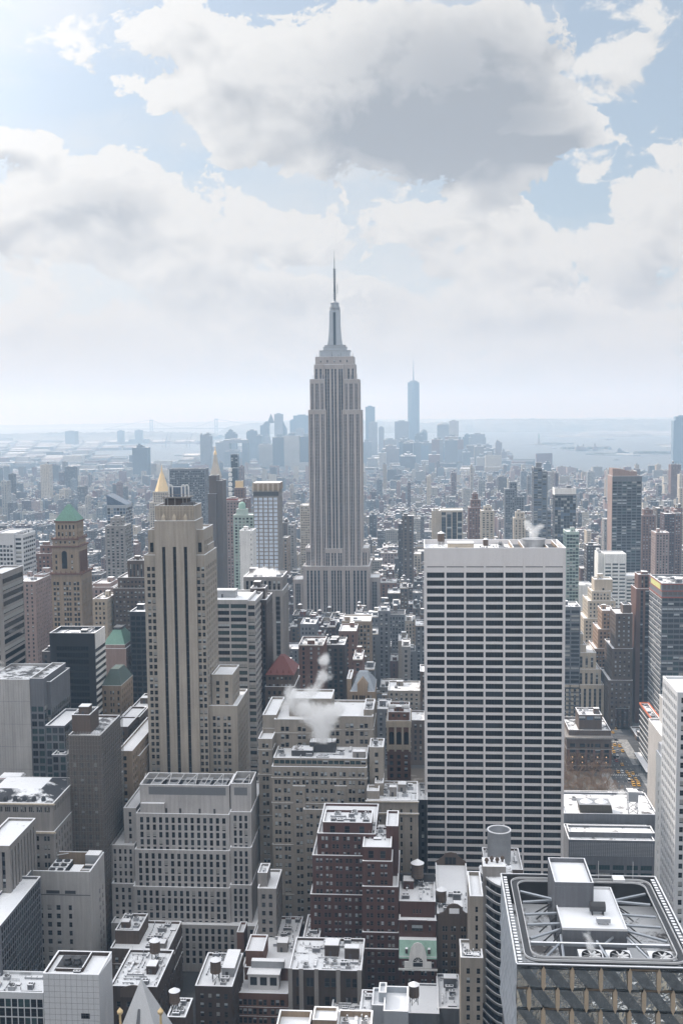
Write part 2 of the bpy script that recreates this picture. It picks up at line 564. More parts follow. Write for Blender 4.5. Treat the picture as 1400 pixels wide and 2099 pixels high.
def win_quads(w, h, k, S, simple):
    """quads of one window centred on the origin and facing -Y: [(four points, material slot)]"""
    r = random.Random(k * 31 + 5)
    g = S['glass'][k % len(S['glass'])]
    q = []

    def rc(x0, x1, z0, z1, y, m): q.append(([(x0, y, z0), (x1, y, z0), (x1, y, z1), (x0, y, z1)], m))
    a, b = w / 2, h / 2
    rc(-a, a, -b, b, 0, g)
    if r.random() < S['blind']:
        fr = r.choice((.35, .5, .55, .8, 1.0))
        rc(-a + .04, a - .04, b - h * fr, b - .03, -.02, 4 if r.random() < .72 else 7)
    if simple: return q
    s = 5 if S['sash'] == 1 else 6
    if S['sash']:
        t = .07
        rc(-a, -a + t, -b, b, -.05, s); rc(a - t, a, -b, b, -.05, s)
        rc(-a, a, b - t, b, -.05, s); rc(-a, a, -b, -b + t, -.05, s)
        if w < 2.4: rc(-a, a, -.04, .04, -.06, s)
        else:
            n = int(w / 1.5 + .5)
            for i in range(1, n): x = -a + w * i / n; rc(x - .04, x + .04, -b, b, -.06, s)
    return q


def win_mesh(w, h, k, S):
    key = (round(w, 1), round(h, 1), k, S['glass'], S['blind'], S['sash'])
    if key not in _wcache:
        me = bpy.data.meshes.new('window')
        v, f, mi = [], [], []
        for pts, m in win_quads(key[0], key[1], k, S, False):
            n = len(v); v += pts; f.append((n, n + 1, n + 2, n + 3)); mi.append(m)
        me.from_pydata(v, [], f)
        for m in WIN_MATS: me.materials.append(m)
        me.polygons.foreach_set('material_index', mi); me.update()
        _wcache[key] = me
    return _wcache[key]


ROT = {'F': 0.0, 'L': -math.pi / 2, 'R': math.pi / 2}


def windows(root, wins, n_own, S, name='window', far=False):
    if not wins: return
    r = random.Random(len(wins))
    wins = sorted(wins, key=lambda w: ({'F': 0, 'R': 1, 'L': 1}[w[0]], -w[1][2]))
    own, rest = wins[:n_own], wins[n_own:]
    for ax, p, w, h, s_ in own:
        place(name, win_mesh(w, h, r.randrange(9), s_), root, p, ROT[ax])
    if rest:
        mb = MB()
        var = {}
        for ax, p, w, h, s_ in rest:
            k = r.randrange(9)
            key = (round(w, 2), round(h, 2), k, s_['glass'], s_['blind'], s_['sash'])
            if key not in var: var[key] = win_quads(w, h, k, s_, far)
            for pts, m in var[key]:
                if ax == 'F': mb.poly([(p[0] + x, p[1] + y, p[2] + z) for x, y, z in pts], m)
                elif ax == 'L': mb.poly([(p[0] + y, p[1] - x, p[2] + z) for x, y, z in pts], m)
                else: mb.poly([(p[0] - y, p[1] + x, p[2] + z) for x, y, z in pts], m)
        o = mb.build(name, WIN_MATS, root)
        if len(rest) > 1: o['kind'] = 'stuff'


# small things found on every roof: shared meshes, one unit in size unless noted
def _proto(name, mb, mats):
    o = mb.build(name, mats); me = o.data; bpy.data.objects.remove(o); return me


def _air_unit():
    mb = MB(); mb.box(-.5, .5, -.5, .5, .08, 1, 0, 1, bottom=True)
    for i in range(5):
        z = .2 + i * .15; mb.box(-.42, .42, -.52, -.5, z, z + .07, 2); mb.box(.5, .52, -.42, .42, z, z + .07, 2)
    mb.cyl(-.22, 0, 1.0, 1.1, .2, n=12, m=2, mt=2); mb.cyl(.24, 0, 1.0, 1.1, .2, n=12, m=2, mt=2)
    for x in (-.4, .4):
        for y in (-.4, .4): mb.box(x - .05, x + .05, y - .05, y + .05, 0, .08, 2)
    return _proto('air_unit', mb, [METAL, SNOW_PURE, METAL_D])


def _duct():
    mb = MB(); mb.box(-.5, .5, -.5, .5, .25, 1, 0, 1, bottom=True)
    for x in (-.45, -.15, .15, .45): mb.box(x - .02, x + .02, -.55, .55, .0, 1.06, 2)
    return _proto('duct', mb, [METAL, SNOW_PURE, METAL])


def _vent():
    mb = MB(); mb.cyl(0, 0, 0, .8, .3, n=10, m=0); mb.cyl(0, 0, .8, 1.0, .5, .12, n=10, m=1)
    return _proto('vent_pipe', mb, [METAL, SNOW_PURE])


def _skylight():
    mb = MB(); mb.box(-.5, .5, -.5, .5, 0, .5, 0, 0)
    mb.prism([(-.5, -.5, .5), (.5, -.5, .5), (.5, .5, .5), (-.5, .5, .5)], [(-.5, -.04, 1), (.5, -.04, 1), (.5, .04, 1), (-.5, .04, 1)], 1)
    return _proto('skylight', mb, [METAL_D, SNOW_PURE])


def _pipe_run():
    mb = MB(); mb.tube((-.5, 0, .6), (.5, 0, .6), .2, 0, 7)
    for x in (-.4, 0, .4): mb.box(x - .015, x + .015, -.25, .25, 0, .5, 1)
    mb.tube((.5, 0, .6), (.5, 0, 0), .2, 0, 7); mb.box(-.48, .48, -.12, .12, .78, .84, 2, 2)
    return _proto('pipe_run', mb, [METAL, METAL_D, SNOW_PURE])


def _railing():
    mb = MB()
    for i in range(9): x = -.5 + i / 8; mb.box(x - .006, x + .006, -.5, .5, 0, 1)
    for z in (.5, .95): mb.box(-.5, .5, -.4, .4, z, z + .06)
    return _proto('railing', mb, [METAL_D])


def _mast():
    mb = MB(); mb.tube((0, 0, 0), (0, 0, 1), .012, 0, 5)
    for z, w in ((.6, .1), (.75, .14), (.9, .08)): mb.box(-w, w, -.012, .012, z, z + .012, 0)
    mb.box(-.04, .04, -.04, .04, 0, .03)
    return _proto('mast', mb, [METAL])


def _fan():
    mb = MB(); mb.box(-.5, .5, -.5, .5, 0, .8, 0, 1); mb.cyl(0, 0, .8, .98, .42, .42, 16, 2, cap=False); mb.cyl(0, 0, .8, .82, .40, n=16, m=2)
    for k in range(6):
        c, q = math.cos(k * 1.047), math.sin(k * 1.047); mb.poly([(.05 * c, .05 * q, .93), (.38 * c - .07 * q, .38 * q + .07 * c, .95), (.38 * c + .07 * q, .38 * q - .07 * c, .9)], 3)
    return _proto('fan_unit', mb, [METAL, SNOW_PURE, METAL_D, METAL_W])


PROTO = dict(pipe_run=_pipe_run(), railing=_railing(), mast=_mast(), fan_unit=_fan(), air_unit=_air_unit(), duct=_duct(), vent_pipe=_vent(), skylight=_skylight())


def shed(root, x0, x1, y0, y1, z, h, wm=None, name='bulkhead'):
    """rooftop room with a door and a snowy top"""
    mb = MB(); mb.box(x0, x1, y0, y1, z - .3, z + h, 0)
    mb.box(x0 - .15, x1 + .15, y0 - .15, y1 + .15, z + h, z + h + .25, 2, 2, bottom=True)
    mb.box(x0 - .05, x1 + .05, y0 - .05, y1 + .05, z + h + .25, z + h + .32, 1, 1)
    dx = x0 + (x1 - x0) * .3
    o = mb.build(name, [wm or W['ash'], SNOW_PURE, W['ash']], root)
    mb = MB(); mb.box(dx, dx + 1.0, y0 - .06, y0 - .004, z, z + 2.1); mb.box(dx + .75, dx + .85, y0 - .1, y0 - .06, z + 1, z + 1.1)
    mb.build('door', [METAL_D], o)
    return o


def clutter(root, x0, x1, y0, y1, z, n, r, wm=None, sheds=1, avoid=()):
    """rooms, air units, ducts and vents scattered over a roof, kept off the listed rectangles"""
    used = list(avoid)
    if y0 < 560: n = int(n * 2.4) + 4

    def spot(w, d):
        for _ in range(14):
            if x1 - x0 < w + 2 or y1 - y0 < d + 2: return None
            x = r.uniform(x0 + .9 + w / 2, x1 - .9 - w / 2); y = r.uniform(y0 + .9 + d / 2, y1 - .9 - d / 2)
            b = (x - w / 2 - .3, x + w / 2 + .3, y - d / 2 - .3, y + d / 2 + .3)
            if all(b[1] < u[0] or b[0] > u[1] or b[3] < u[2] or b[2] > u[3] for u in used):
                used.append(b); return x, y
        return None
    for _ in range(sheds):
        w, d, h = r.uniform(3, 6), r.uniform(3, 6), r.uniform(2.6, 4.5)
        s = spot(w, d)
        if s: shed(root, s[0] - w / 2, s[0] + w / 2, s[1] - d / 2, s[1] + d / 2, z, h, wm)
    for _ in range(n):
        k = r.choices(('air_unit', 'duct', 'vent_pipe', 'skylight', 'pipe_run', 'railing', 'mast', 'fan_unit'), (4, 2.5, 4, 1.2, 3, .8, 1, 2))[0]
        if k == 'air_unit': w, d, h = r.uniform(1.8, 3.6), r.uniform(1.4, 2.4), r.uniform(1.3, 2.2)
        elif k == 'fan_unit': w = d = r.uniform(1.8, 2.8); h = r.uniform(1.4, 2.2)
        elif k in ('duct', 'pipe_run'): w, d, h = r.uniform(3, 8), r.uniform(.6, 1.1), r.uniform(.7, 1.2)
        elif k == 'railing': w, d, h = r.uniform(3, 6), .08, 1.1
        elif k == 'mast': w = d = r.uniform(1.5, 2.5); h = r.uniform(3, 6)
        elif k == 'vent_pipe': w = d = r.uniform(.5, 1.1); h = r.uniform(.8, 2.2)
        else: w, d, h = r.uniform(2, 3.5), r.uniform(1.5, 2.5), r.uniform(.8, 1.3)
        if k in ('duct', 'pipe_run', 'railing') and r.random() < .5: sw, sd, rz = d, w, math.pi / 2
        else: sw, sd, rz = w, d, 0.0
        s = spot(sw, sd)
        if s: place(k, PROTO[k], root, (s[0], s[1], z), rz, (w, d, h))


def roof(root, x0, x1, y0, y1, z, par=1.0, t=.45, sm=None, wm=None, cm=None):
    """snowy roof deck sunk behind a parapet whose coping carries a line of snow"""
    sm = sm or SNOW
    mb = MB()
    mb.poly([(x0 + t, y0 + t, z - par), (x1 - t, y0 + t, z - par), (x1 - t, y1 - t, z - par), (x0 + t, y1 - t, z - par)], 0)
    o = mb.build('roof', [sm], root)
    mb = MB()
    e = .06
    for (a, b, c, d) in ((x0, x1, y0, y0 + t), (x0, x1, y1 - t, y1), (x0, x0 + t, y0 + t, y1 - t), (x1 - t, x1, y0 + t, y1 - t)):
        mb.box(a + (.03 if a == x0 else 0), b - (.03 if b == x1 else 0), c + (.03 if c == y0 else 0), d - (.03 if d == y1 else 0), z - par - .02, z, 0, 0)
    mb.box(x0 - e, x1 + e, y0 - e, y0 + t + e, z, z + .16, 1, 1, bottom=True); mb.box(x0 - e, x1 + e, y1 - t - e, y1 + e, z, z + .16, 1, 1, bottom=True)
    mb.box(x0 - e, x0 + t + e, y0 + t + e, y1 - t - e, z, z + .16, 1, 1, bottom=True); mb.box(x1 - t - e, x1 + e, y0 + t + e, y1 - t - e, z, z + .16, 1, 1, bottom=True)
    mb.build('parapet', [wm or W['ash'], cm or SNOW_PURE], root)
    return o


def _tower_proto():
    """wooden tank 1 m across its radius: meshes of tank, lid and stand"""
    tk = MB(); tk.cyl(0, 0, 0, 2.3, 1.0, .96, 18, 0)
    for z in (.25, .7, 1.15, 1.6, 2.05): tk.cyl(0, 0, z, z + .06, 1.02, 1.02, 18, 1, cap=False)
    ld = MB(); ld.cyl(0, 0, 2.3, 2.95, 1.1, .05, 18, 0)
    lg = MB()
    for a in range(4):
        c, s = math.cos(a * math.pi / 2 + .78), math.sin(a * math.pi / 2 + .78)
        c2, s2 = math.cos(a * math.pi / 2 + 2.35), math.sin(a * math.pi / 2 + 2.35)
        lg.tube((c * .85, s * .85, -1.6), (c * .8, s * .8, -.12), .06)
        lg.tube((c * .85, s * .85, -1.5), (c2 * .8, s2 * .8, -.3), .035)
    for x in (-.6, -.2, .2, .6): lg.box(x - .05, x + .05, -.95, .95, -.12, 0, 0, bottom=True)
    return _proto('tank', tk, [WOOD, METAL_D]), _proto('lid', ld, [SNOW_PURE]), _proto('stand', lg, [METAL_D])


TANK, LID, STAND = _tower_proto()
n_tanks = 0


def water_tower(x, y, z, rad, label, group=None, hs=1.0):
    """round wooden rooftop tank on a steel stand; z is the deck it stands on"""
    root = thing('water_tower', label, 'water tower', (x, y, z), group)
    c = (x, y, z + 1.6 * rad)
    tk = place('tank', TANK, root, c, .3, (rad, rad, rad * hs)); place('stand', STAND, root, c, .3, (rad, rad, rad))
    ld = bpy.data.objects.new('lid', LID); C.objects.link(ld); ld.parent = tk
    return root


FOOT = []          # plan rectangles already built on: x0, x1, y0, y1, z


class B: pass


def bld(name, label, Y, tiers, wm, S=None, own=0, cat='office tower', group=None, sm=None, clut=6, sheds=1, seed=None, far=None, faces='FLR', mats=(),
        par=1.0, spand=None, belts=()):
    """A building from its tiers. A tier: (left px, right px, top px, depth m[, dict]); its front stands at Y + dy and its edges are read
    off at the height of its top; dict: dy, z0, S, wm, own roof off, x (metres instead of pixels)."""
    b = B(); r = random.Random(seed if seed is not None else name + label)
    boxes = []
    for i, T in enumerate(tiers):
        xl, xr, yt, dep = T[:4]; o = T[4] if len(T) > 4 else {}
        y0 = Y + o.get('dy', 0) + .05 * i
        x0, z1 = at(xl, yt, y0); x1, _ = at(xr, yt, y0)
        if 'h' in o: z1 = o['h']
        boxes.append([x0 + .03 * i, x1 - .03 * i, y0, y0 + dep, 0.0, z1, o])
    for i, q in enumerate(boxes):
        o = q[6]
        if 'z0' in o: q[4] = o['z0']
        elif 'on' in o: q[4] = boxes[o['on']][5] - 1.3
        elif i and q[5] > boxes[i - 1][5]: q[4] = boxes[i - 1][5] - 1.3
    bx = boxes[0]
    root = thing(name, label, cat, ((bx[0] + bx[1]) / 2, (bx[2] + bx[3]) / 2, 0), group)
    b.root, b.t = root, [tuple(q[:6]) for q in boxes]
    wins, mb, bm_ = [], MB(), MB()
    S = S and dict(S)
    far = (Y > 700) if far is None else far
    for i, (x0, x1, y0, y1, z0, z1, o) in enumerate(boxes):
        s = o.get('S', S)
        if s:
            s = dict(s); zc = at(700, 2150, y0)[1]; s['zlo'] = max(s['zlo'], zc)
        k = o.get('m', 0)
        fc = o.get('faces', faces)
        facade(mb, wins, 'F', x0, x1, y0, z0, z1, s if 'F' in fc else None, o.get('mF', k))
        for ax, xx in (('L', x0), ('R', x1)):
            q = o.get('S' + ax, s)
            if s and q and q is not s and q['zlo'] < s['zlo']: q = dict(q); q['zlo'] = s['zlo']
            if q and q['cols'] is not None and 'S' + ax not in o: q = dict(q); q['cols'] = None
            # only the flank turned to the viewer has windows modelled
            seen = (ax == 'L' and x0 > -40) or (ax == 'R' and x1 < 40)
            facade(mb, wins, ax, y0, y1, xx, z0, z1, q if ax in fc and seen else None, k)
        mb.poly([(x1, y1, z0), (x0, y1, z0), (x0, y1, z1), (x1, y1, z1)], k)
        FOOT.append((x0, x1, y0, y1, z1))
        if belts and s and 'F' in fc and i < 3 and not s['strip']:
            for kk in belts:
                zz = z1 - s['top'] - kk * s['fl'] + (s['fl'] - s['wh']) * .5
                if zz > max(z0, 0) + 3:
                    bm_.box(x0 - .02, x1 + .02, y0 - .32, y0 - .004, zz - .25, zz + .15, 0, 1, bottom=True); bm_.box(x1 + .004, x1 + .3, y0 - .3, y1, zz - .25, zz + .15, 0, 1, bottom=True); bm_.box(x0 - .3, x0 - .004, y0 - .3, y1, zz - .25, zz + .15, 0, 1, bottom=True)
    if bm_.f: bm_.build('string_course', [wm, SNOW_HALF], root)
    mb.build('wall', [wm, spand or SPAND] + list(mats), root)
    for i, (x0, x1, y0, y1, z0, z1, o) in enumerate(boxes):
        if o.get('roof', True):
            p = o.get('par', par)
            roof(root, x0, x1, y0, y1, z1, p, sm=o.get('sm', sm), wm=o.get('pw', wm))
            av = [(c[0] - .8, c[1] + .8, c[2] - .8, c[3] + .8) for c in boxes if c is not boxes[i] and c[5] > z1]
            n = o.get('clut', clut if i == len(boxes) - 1 else 0)
            if n: clutter(root, x0, x1, y0, y1, z1 - p, n, r, wm, o.get('sheds', sheds), av)
        else:
            mb = MB(); mb.poly([(x0, y0, z1), (x1, y0, z1), (x1, y1, z1), (x0, y1, z1)]); mb.build('roof', [sm or SNOW], root)
    windows(root, wins, own, S or DEF, far=far)
    return b

# ------------------------------------------------------------------ the setting
def ground_mat(name, a, b, scale, amt=.5):
    m, t, bs = newmat(name)
    g = t.nodes.new('ShaderNodeNewGeometry')
    f = noise(t, g.outputs['Position'], scale, 6, .65).step(amt - .08, amt + .08)
    t.links.new(mix(t, f, a, b), bs.inputs['Base Color']); bs.inputs['Roughness'].default_value = .85
    return m


M_LAND = ground_mat('street_ground', (.050, .050, .053), (.12, .12, .125), .03, .56)
M_FAR = ground_mat('far_ground', (.10, .11, .12), (.42, .43, .45), .004, .55)
M_ROAD = ground_mat('asphalt', (.045, .045, .048), (.085, .085, .09), .25)
M_WALK = ground_mat('pavement_slabs', (.20, .195, .19), (.33, .33, .33), .4)
M_PARK = ground_mat('park_soil', (.085, .07, .055), (.24, .22, .20), .12, .6)
M_HILL = ground_mat('wooded_hill', (.05, .06, .06), (.14, .15, .155), .004)

wm_, t_, b_ = newmat('bay_water')
_g = t_.nodes.new('ShaderNodeNewGeometry')
_n = noise(t_, _g.outputs['Position'], .004, 5, .6)
t_.links.new(mix(t_, _n, (.035, .05, .06), (.06, .075, .085)), b_.inputs['Base Color'])
b_.inputs['Roughness'].default_value = .28; b_.inputs['IOR'].default_value = 1.33
_bp = t_.nodes.new('ShaderNodeBump'); _bp.inputs['Strength'].default_value = .35; _bp.inputs['Distance'].default_value = 8
t_.links.new(noise(t_, _g.outputs['Position'], .02, 6, .6).k, _bp.inputs['Height']); t_.links.new(_bp.outputs[0], b_.inputs['Normal'])

mb = MB(); mb.poly([(-15500, -1500, -2), (15500, -1500, -2), (15500, 28600, -2), (-15500, 28600, -2)])
tag(mb.build('water', [wm_]), kind='structure')


def land(name, pts, mat, z=0.0, deep=2.6):
    mb = MB(); n = len(pts)
    mb.prism([(x, y, z - deep) for x, y in pts], [(x, y, z) for x, y in pts], 0)
    return tag(mb.build(name, [mat]), kind='structure')


shore = [gnd(*p) for p in ((1560, 984), (1400, 976), (1330, 972), (1290, 974), (1200, 972), (1165, 962), (1120, 956), (1085, 952), (1044, 946), (1036, 936), (1000, 920),
                           (900, 914), (760, 910), (560, 911), (470, 920), (430, 930), (390, 940), (350, 946), (305, 951), (230, 937), (180, 931), (192, 923), (306, 921), (310, 918),
                           (200, 915), (208, 911), (300, 908), (424, 910), (428, 904), (330, 902), (225, 905), (150, 903), (240, 899), (452, 898), (446, 890),
                           (300, 885), (130, 888), (0, 891), (-260, 893))]
land('ground', [(2100, -1400), (2100, 3000)] + shore + [(-9000, 9000), (-9000, -1400)], M_LAND)
land('far_shore', [gnd(*p) for p in ((1190, 892), (1420, 893), (1700, 893), (1700, 880), (1420, 881), (1250, 883), (1185, 886))], M_FAR)
land('near_shore', [gnd(*p) for p in ((1372, 940), (1700, 960), (1900, 930), (1700, 905), (1400, 906), (1340, 911), (1376, 918), (1385, 930))], M_FAR)
land('island_flat', [gnd(*p) for p in ((1080, 911.5), (1104, 908.5), (1174, 909), (1180, 911), (1125, 913))], M_FAR)
land('harbour_island', [gnd(*p) for p in ((1148, 921), (1172, 918.5), (1250, 918.5), (1255, 920.5), (1238, 922.5), (1165, 922.5))], M_FAR)
land('pier_land', [gnd(*p) for p in ((1200, 930), (1262, 928.5), (1380, 925.5), (1390, 931), (1300, 932.5), (1240, 933))], M_FAR)
land('sand_spit', [gnd(*p) for p in ((1110, 895), (1180, 891), (1330, 890), (1350, 894), (1200, 896))], M_FAR)


def ridge(name, D, prof, deep=2600):
    mb = MB(); r = random.Random(int(D)); xs = []
    for (x0, y0), (x1, y1) in zip(prof, prof[1:]):
        k = max(1, int((x1 - x0) / 5))
        xs += [(x0 + (x1 - x0) * i / k, y0 + (y1 - y0) * i / k) for i in range(k)]
    P = []
    for x, y in xs:
        X, Z = at(x, y, D + 900)
        P.append((X, max(4, Z + r.uniform(-9, 9))))
    for (a, za), (b, zb) in zip(P, P[1:]):
        for (d0, f0), (d1, f1) in (((0, 0), (300, .55)), ((300, .55), (900, 1)), ((900, 1), (deep, .6)), ((deep, .6), (deep + 900, 0))):
            mb.poly([(a, D + d0, za * f0 - 2), (b, D + d0, zb * f0 - 2), (b, D + d1, zb * f1 - 2), (a, D + d1, za * f1 - 2)])
    return tag(mb.build(name, [M_HILL]), kind='structure')


ridge('hills', 13500, [(470, 874), (520, 866), (600, 861), (700, 859), (800, 863), (880, 866), (960, 860), (1060, 858), (1200, 859), (1420, 859), (1700, 856)])
ridge('hills', 23000, [(-200, 872), (0, 871.5), (150, 869), (310, 866), (450, 864), (560, 862), (900, 858), (1400, 855)])
ridge('low_shore_hills', 10500, [(-300, 890), (0, 889), (120, 886), (200, 886), (330, 884), (440, 888), (460, 893)], 900)

# avenue with kerbs, markings and the park behind it
AX0, AX1 = 131.0, 151.0
mb = MB(); mb.poly([(AX0, 480, .02), (AX1, 480, .02), (AX1, 2400, .02), (AX0, 2400, .02)])
tag(mb.build('road', [M_ROAD]), kind='structure')
mb = MB()
for k in range(1, 6):
    x = AX0 + (AX1 - AX0) * k / 6
    for i in range(110):
        y = 500 + i * 9.0; mb.poly([(x - .08, y, .026), (x + .08, y, .026), (x + .08, y + 3, .026), (x - .08, y + 3, .026)])
for y in (607, 684, 766, 846, 927, 1008):
    for i in range(16):
        x = AX0 + .6 + i * 1.25; mb.poly([(x, y, .026), (x + .5, y, .026), (x + .5, y + 3, .026), (x, y + 3, .026)])
tag(mb.build('road_markings', [plain_mat('road_paint', (.62, .62, .6), .7, vary=.3, scale=2)]), kind='structure')
mb = MB()
for i in range(8):
    y0 = 540 + i * 80.5; mb.box(AX0 - 6.5, AX0, y0 + 9, y0 + 71, -.1, .14); mb.box(AX1, AX1 + 7, y0 + 9, y0 + 71, -.1, .14)
tag(mb.build('pavement', [M_WALK]), kind='structure')
mb = MB(); mb.poly([(-60, 632, .03), (124, 632, .03), (124, 776, .03), (-60, 776, .03)])
tag(mb.build('park_ground', [M_PARK]), kind='structure')

# leafless street trees
BARK = wall_mat('bark', (.17, .115, .075), .9, .3, .3)
TWIG = wall_mat('twigs', (.235, .155, .10), .9, .3, .1)


def bare_tree(seed):
    r = random.Random(seed); tr, cr = MB(), MB()
    tr.tube((0, 0, -.1), (0, 0, 4.2), .28, 0, 7, .2)

    def grow(p, d, L, rad, lev):
        q = p + d * L
        (tr if lev == 0 else cr).tube(p, q, rad, 0, 4 if lev else 5, rad * .62)
        if lev >= 5: return
        for _ in range(3 if lev < 4 else 2):
            e = d + np.array([r.uniform(-.75, .75), r.uniform(-.75, .75), r.uniform(-.15, .5)])
            e /= np.linalg.norm(e); grow(q, e, L * r.uniform(.62, .86), rad * .58 + .006, lev + 1)
    for k in range(4):
        a = k * 1.57 + r.uniform(-.4, .4)
        e = np.array([math.cos(a) * .6, math.sin(a) * .6, .8]); grow(np.array([0, 0, 4.0]), e / np.linalg.norm(e), 3.0, .15, 0)
    return _proto('trunk', tr, [BARK]), _proto('crown', cr, [TWIG])


TREES = [bare_tree(s) for s in (3, 11, 29)]
r = random.Random(5)
k = 0
for row in range(5):
    for i in range(9):
        x = 128.0 - 4 - i * 8.2 + r.uniform(-1.2, 1.2); y = 771 - row * 15 + r.uniform(-2, 2)
        t = thing('bare_tree', 'leafless brown park tree beside the avenue of yellow taxis', 'tree', (x, y, 0), 'leafless park trees')
        tm, cm = TREES[(i + row) % 3]; s = r.uniform(.82, 1.12); rz = r.uniform(0, 6)
        place('trunk', tm, t, (x, y, 0), rz, (s, s, s)); place('crown', cm, t, (x, y, 0), rz, (s, s, s)); k += 1

# traffic
PAINT_Y = plain_mat('taxi_yellow', (.76, .42, .05), .35, vary=.05)
PAINT_W = plain_mat('paint_white', (.72, .72, .72), .35, vary=.05)
PAINT_K = plain_mat('paint_black', (.02, .02, .022), .3, vary=.05)
PAINT_R = plain_mat('paint_red', (.38, .05, .03), .35, vary=.05)
PAINT_G = plain_mat('paint_grey', (.30, .31, .33), .35, vary=.05)
RUBBER = plain_mat('tyre_rubber', (.02, .02, .02), .9)
TAIL = plain_mat('tail_lamp', (.45, .02, .02), .3)


def car_meshes(van):
    L, Wd, H = (5.4, 2.0, 2.2) if van else (4.8, 1.9, 1.45)
    b = MB(); hw = Wd / 2
    b.prism([(-hw, -L / 2, .28), (hw, -L / 2, .28), (hw, L / 2, .28), (-hw, L / 2, .28)],
            [(-hw, -L / 2 + .06, .82), (hw, -L / 2 + .06, .82), (hw, L / 2 - .1, .78), (-hw, L / 2 - .1, .78)], 0)
    y0, y1 = (-L / 2 + .1, L / 2 - 1.2) if van else (-L / 2 + .9, L / 2 - 1.3)
    c = MB()
    c.prism([(-hw + .03, y0, .80), (hw - .03, y0, .80), (hw - .03, y1, .79), (-hw + .03, y1, .79)],
            [(-hw + .2, y0 + .5, H - .08), (hw - .2, y0 + .5, H - .08), (hw - .2, y1 - .6, H - .08), (-hw + .2, y1 - .6, H - .08)], 0)
    f = MB(); f.box(-hw + .18, hw - .18, y0 + .5, y1 - .6, H - .08, H)
    if not van: f.box(-.35, .35, (y0 + y1) / 2 - .1, (y0 + y1) / 2 + .1, H, H + .16, 1)
    w = MB(); an = [2 * math.pi * i / 12 for i in range(12)]
    w.prism([(-.11, .33 * math.cos(a), .33 * math.sin(a)) for a in an], [(.11, .33 * math.cos(a), .33 * math.sin(a)) for a in an])
    w.poly([(-.11, .33 * math.cos(a), .33 * math.sin(a)) for a in an])
    tl = MB(); tl.box(-.12, .12, -.03, .03, -.1, .1, bottom=True)
    return dict(body=(b, 0), cabin=(c, 1), roof=(f, 0), wheel=(w, 2), tail_lamp=(tl, 3), dims=(L, hw))


_cars = {}


def car(px, py, kind, label, group=None):
    x, y = gnd(px, py)
    van = kind in ('white van', 'black van')
    paint = {'taxi': PAINT_Y, 'white van': PAINT_W, 'white': PAINT_W, 'black': PAINT_K, 'black van': PAINT_K, 'red': PAINT_R, 'grey': PAINT_G}[kind]
    if kind not in _cars:
        d = car_meshes(van); dims = d.pop('dims')
        _cars[kind] = ({k: _proto(k, m, [[paint, METAL_W] if s == 0 else [G_DARK], ][0] if s < 2 else [RUBBER if s == 2 else TAIL]) for k, (m, s) in d.items()}, dims)
    ms, (L, hw) = _cars[kind]
    nm = {'taxi': 'taxi', 'white van': 'van', 'black van': 'van'}.get(kind, 'car')
    t = thing(nm, label, nm, (x, y, .03), group)
    for k in ('body', 'cabin', 'roof'): place(k, ms[k], t, (x, y, .03))
    for sx in (-1, 1):
        for sy in (-1, 1): place('wheel', ms['wheel'], t, (x + sx * (hw - .1), y + sy * L * .31, .36))
        place('tail_lamp', ms['tail_lamp'], t, (x + sx * (hw - .25), y - L / 2 - .02, .68))
    return t


for i, (px, py) in enumerate(((1260, 1529), (1270, 1531), (1258, 1543), (1276, 1541), (1254, 1535), (1275, 1569), (1289, 1589), (1285, 1585), (1297, 1587), (1290, 1592), (1303, 1599), (1295, 1602),
                              (1298, 1607), (1308, 1606), (1299, 1611), (1309, 1611), (1267, 1584), (1262, 1496), (1256, 1503), (1246, 1490))):
    car(px, py, 'taxi', 'yellow taxi in the taxi-filled avenue beside the leafless park', 'yellow taxis on the avenue')
for px, py, k, l in ((1289, 1603, 'white van', 'white van left of the yellow taxis on the avenue'), (1265, 1554, 'white van', 'white van beside a black van further up the taxi avenue'),
                     (1259, 1555, 'black van', 'black van beside the white van up the taxi avenue'), (1275, 1584, 'white', 'white car among yellow taxis on the avenue'),
                     (1266, 1541, 'grey', 'grey car between yellow taxis up the avenue'), (1263, 1561, 'red', 'red car behind the black van on the taxi avenue'),
                     (1262, 1518, 'black', 'black car at the far end of the taxi avenue'), (1268, 1524, 'white', 'white car farthest up the taxi avenue'),
                     (1307, 1621, 'grey', 'long grey car at the near crossing below the taxis')):
    car(px, py, k, l)

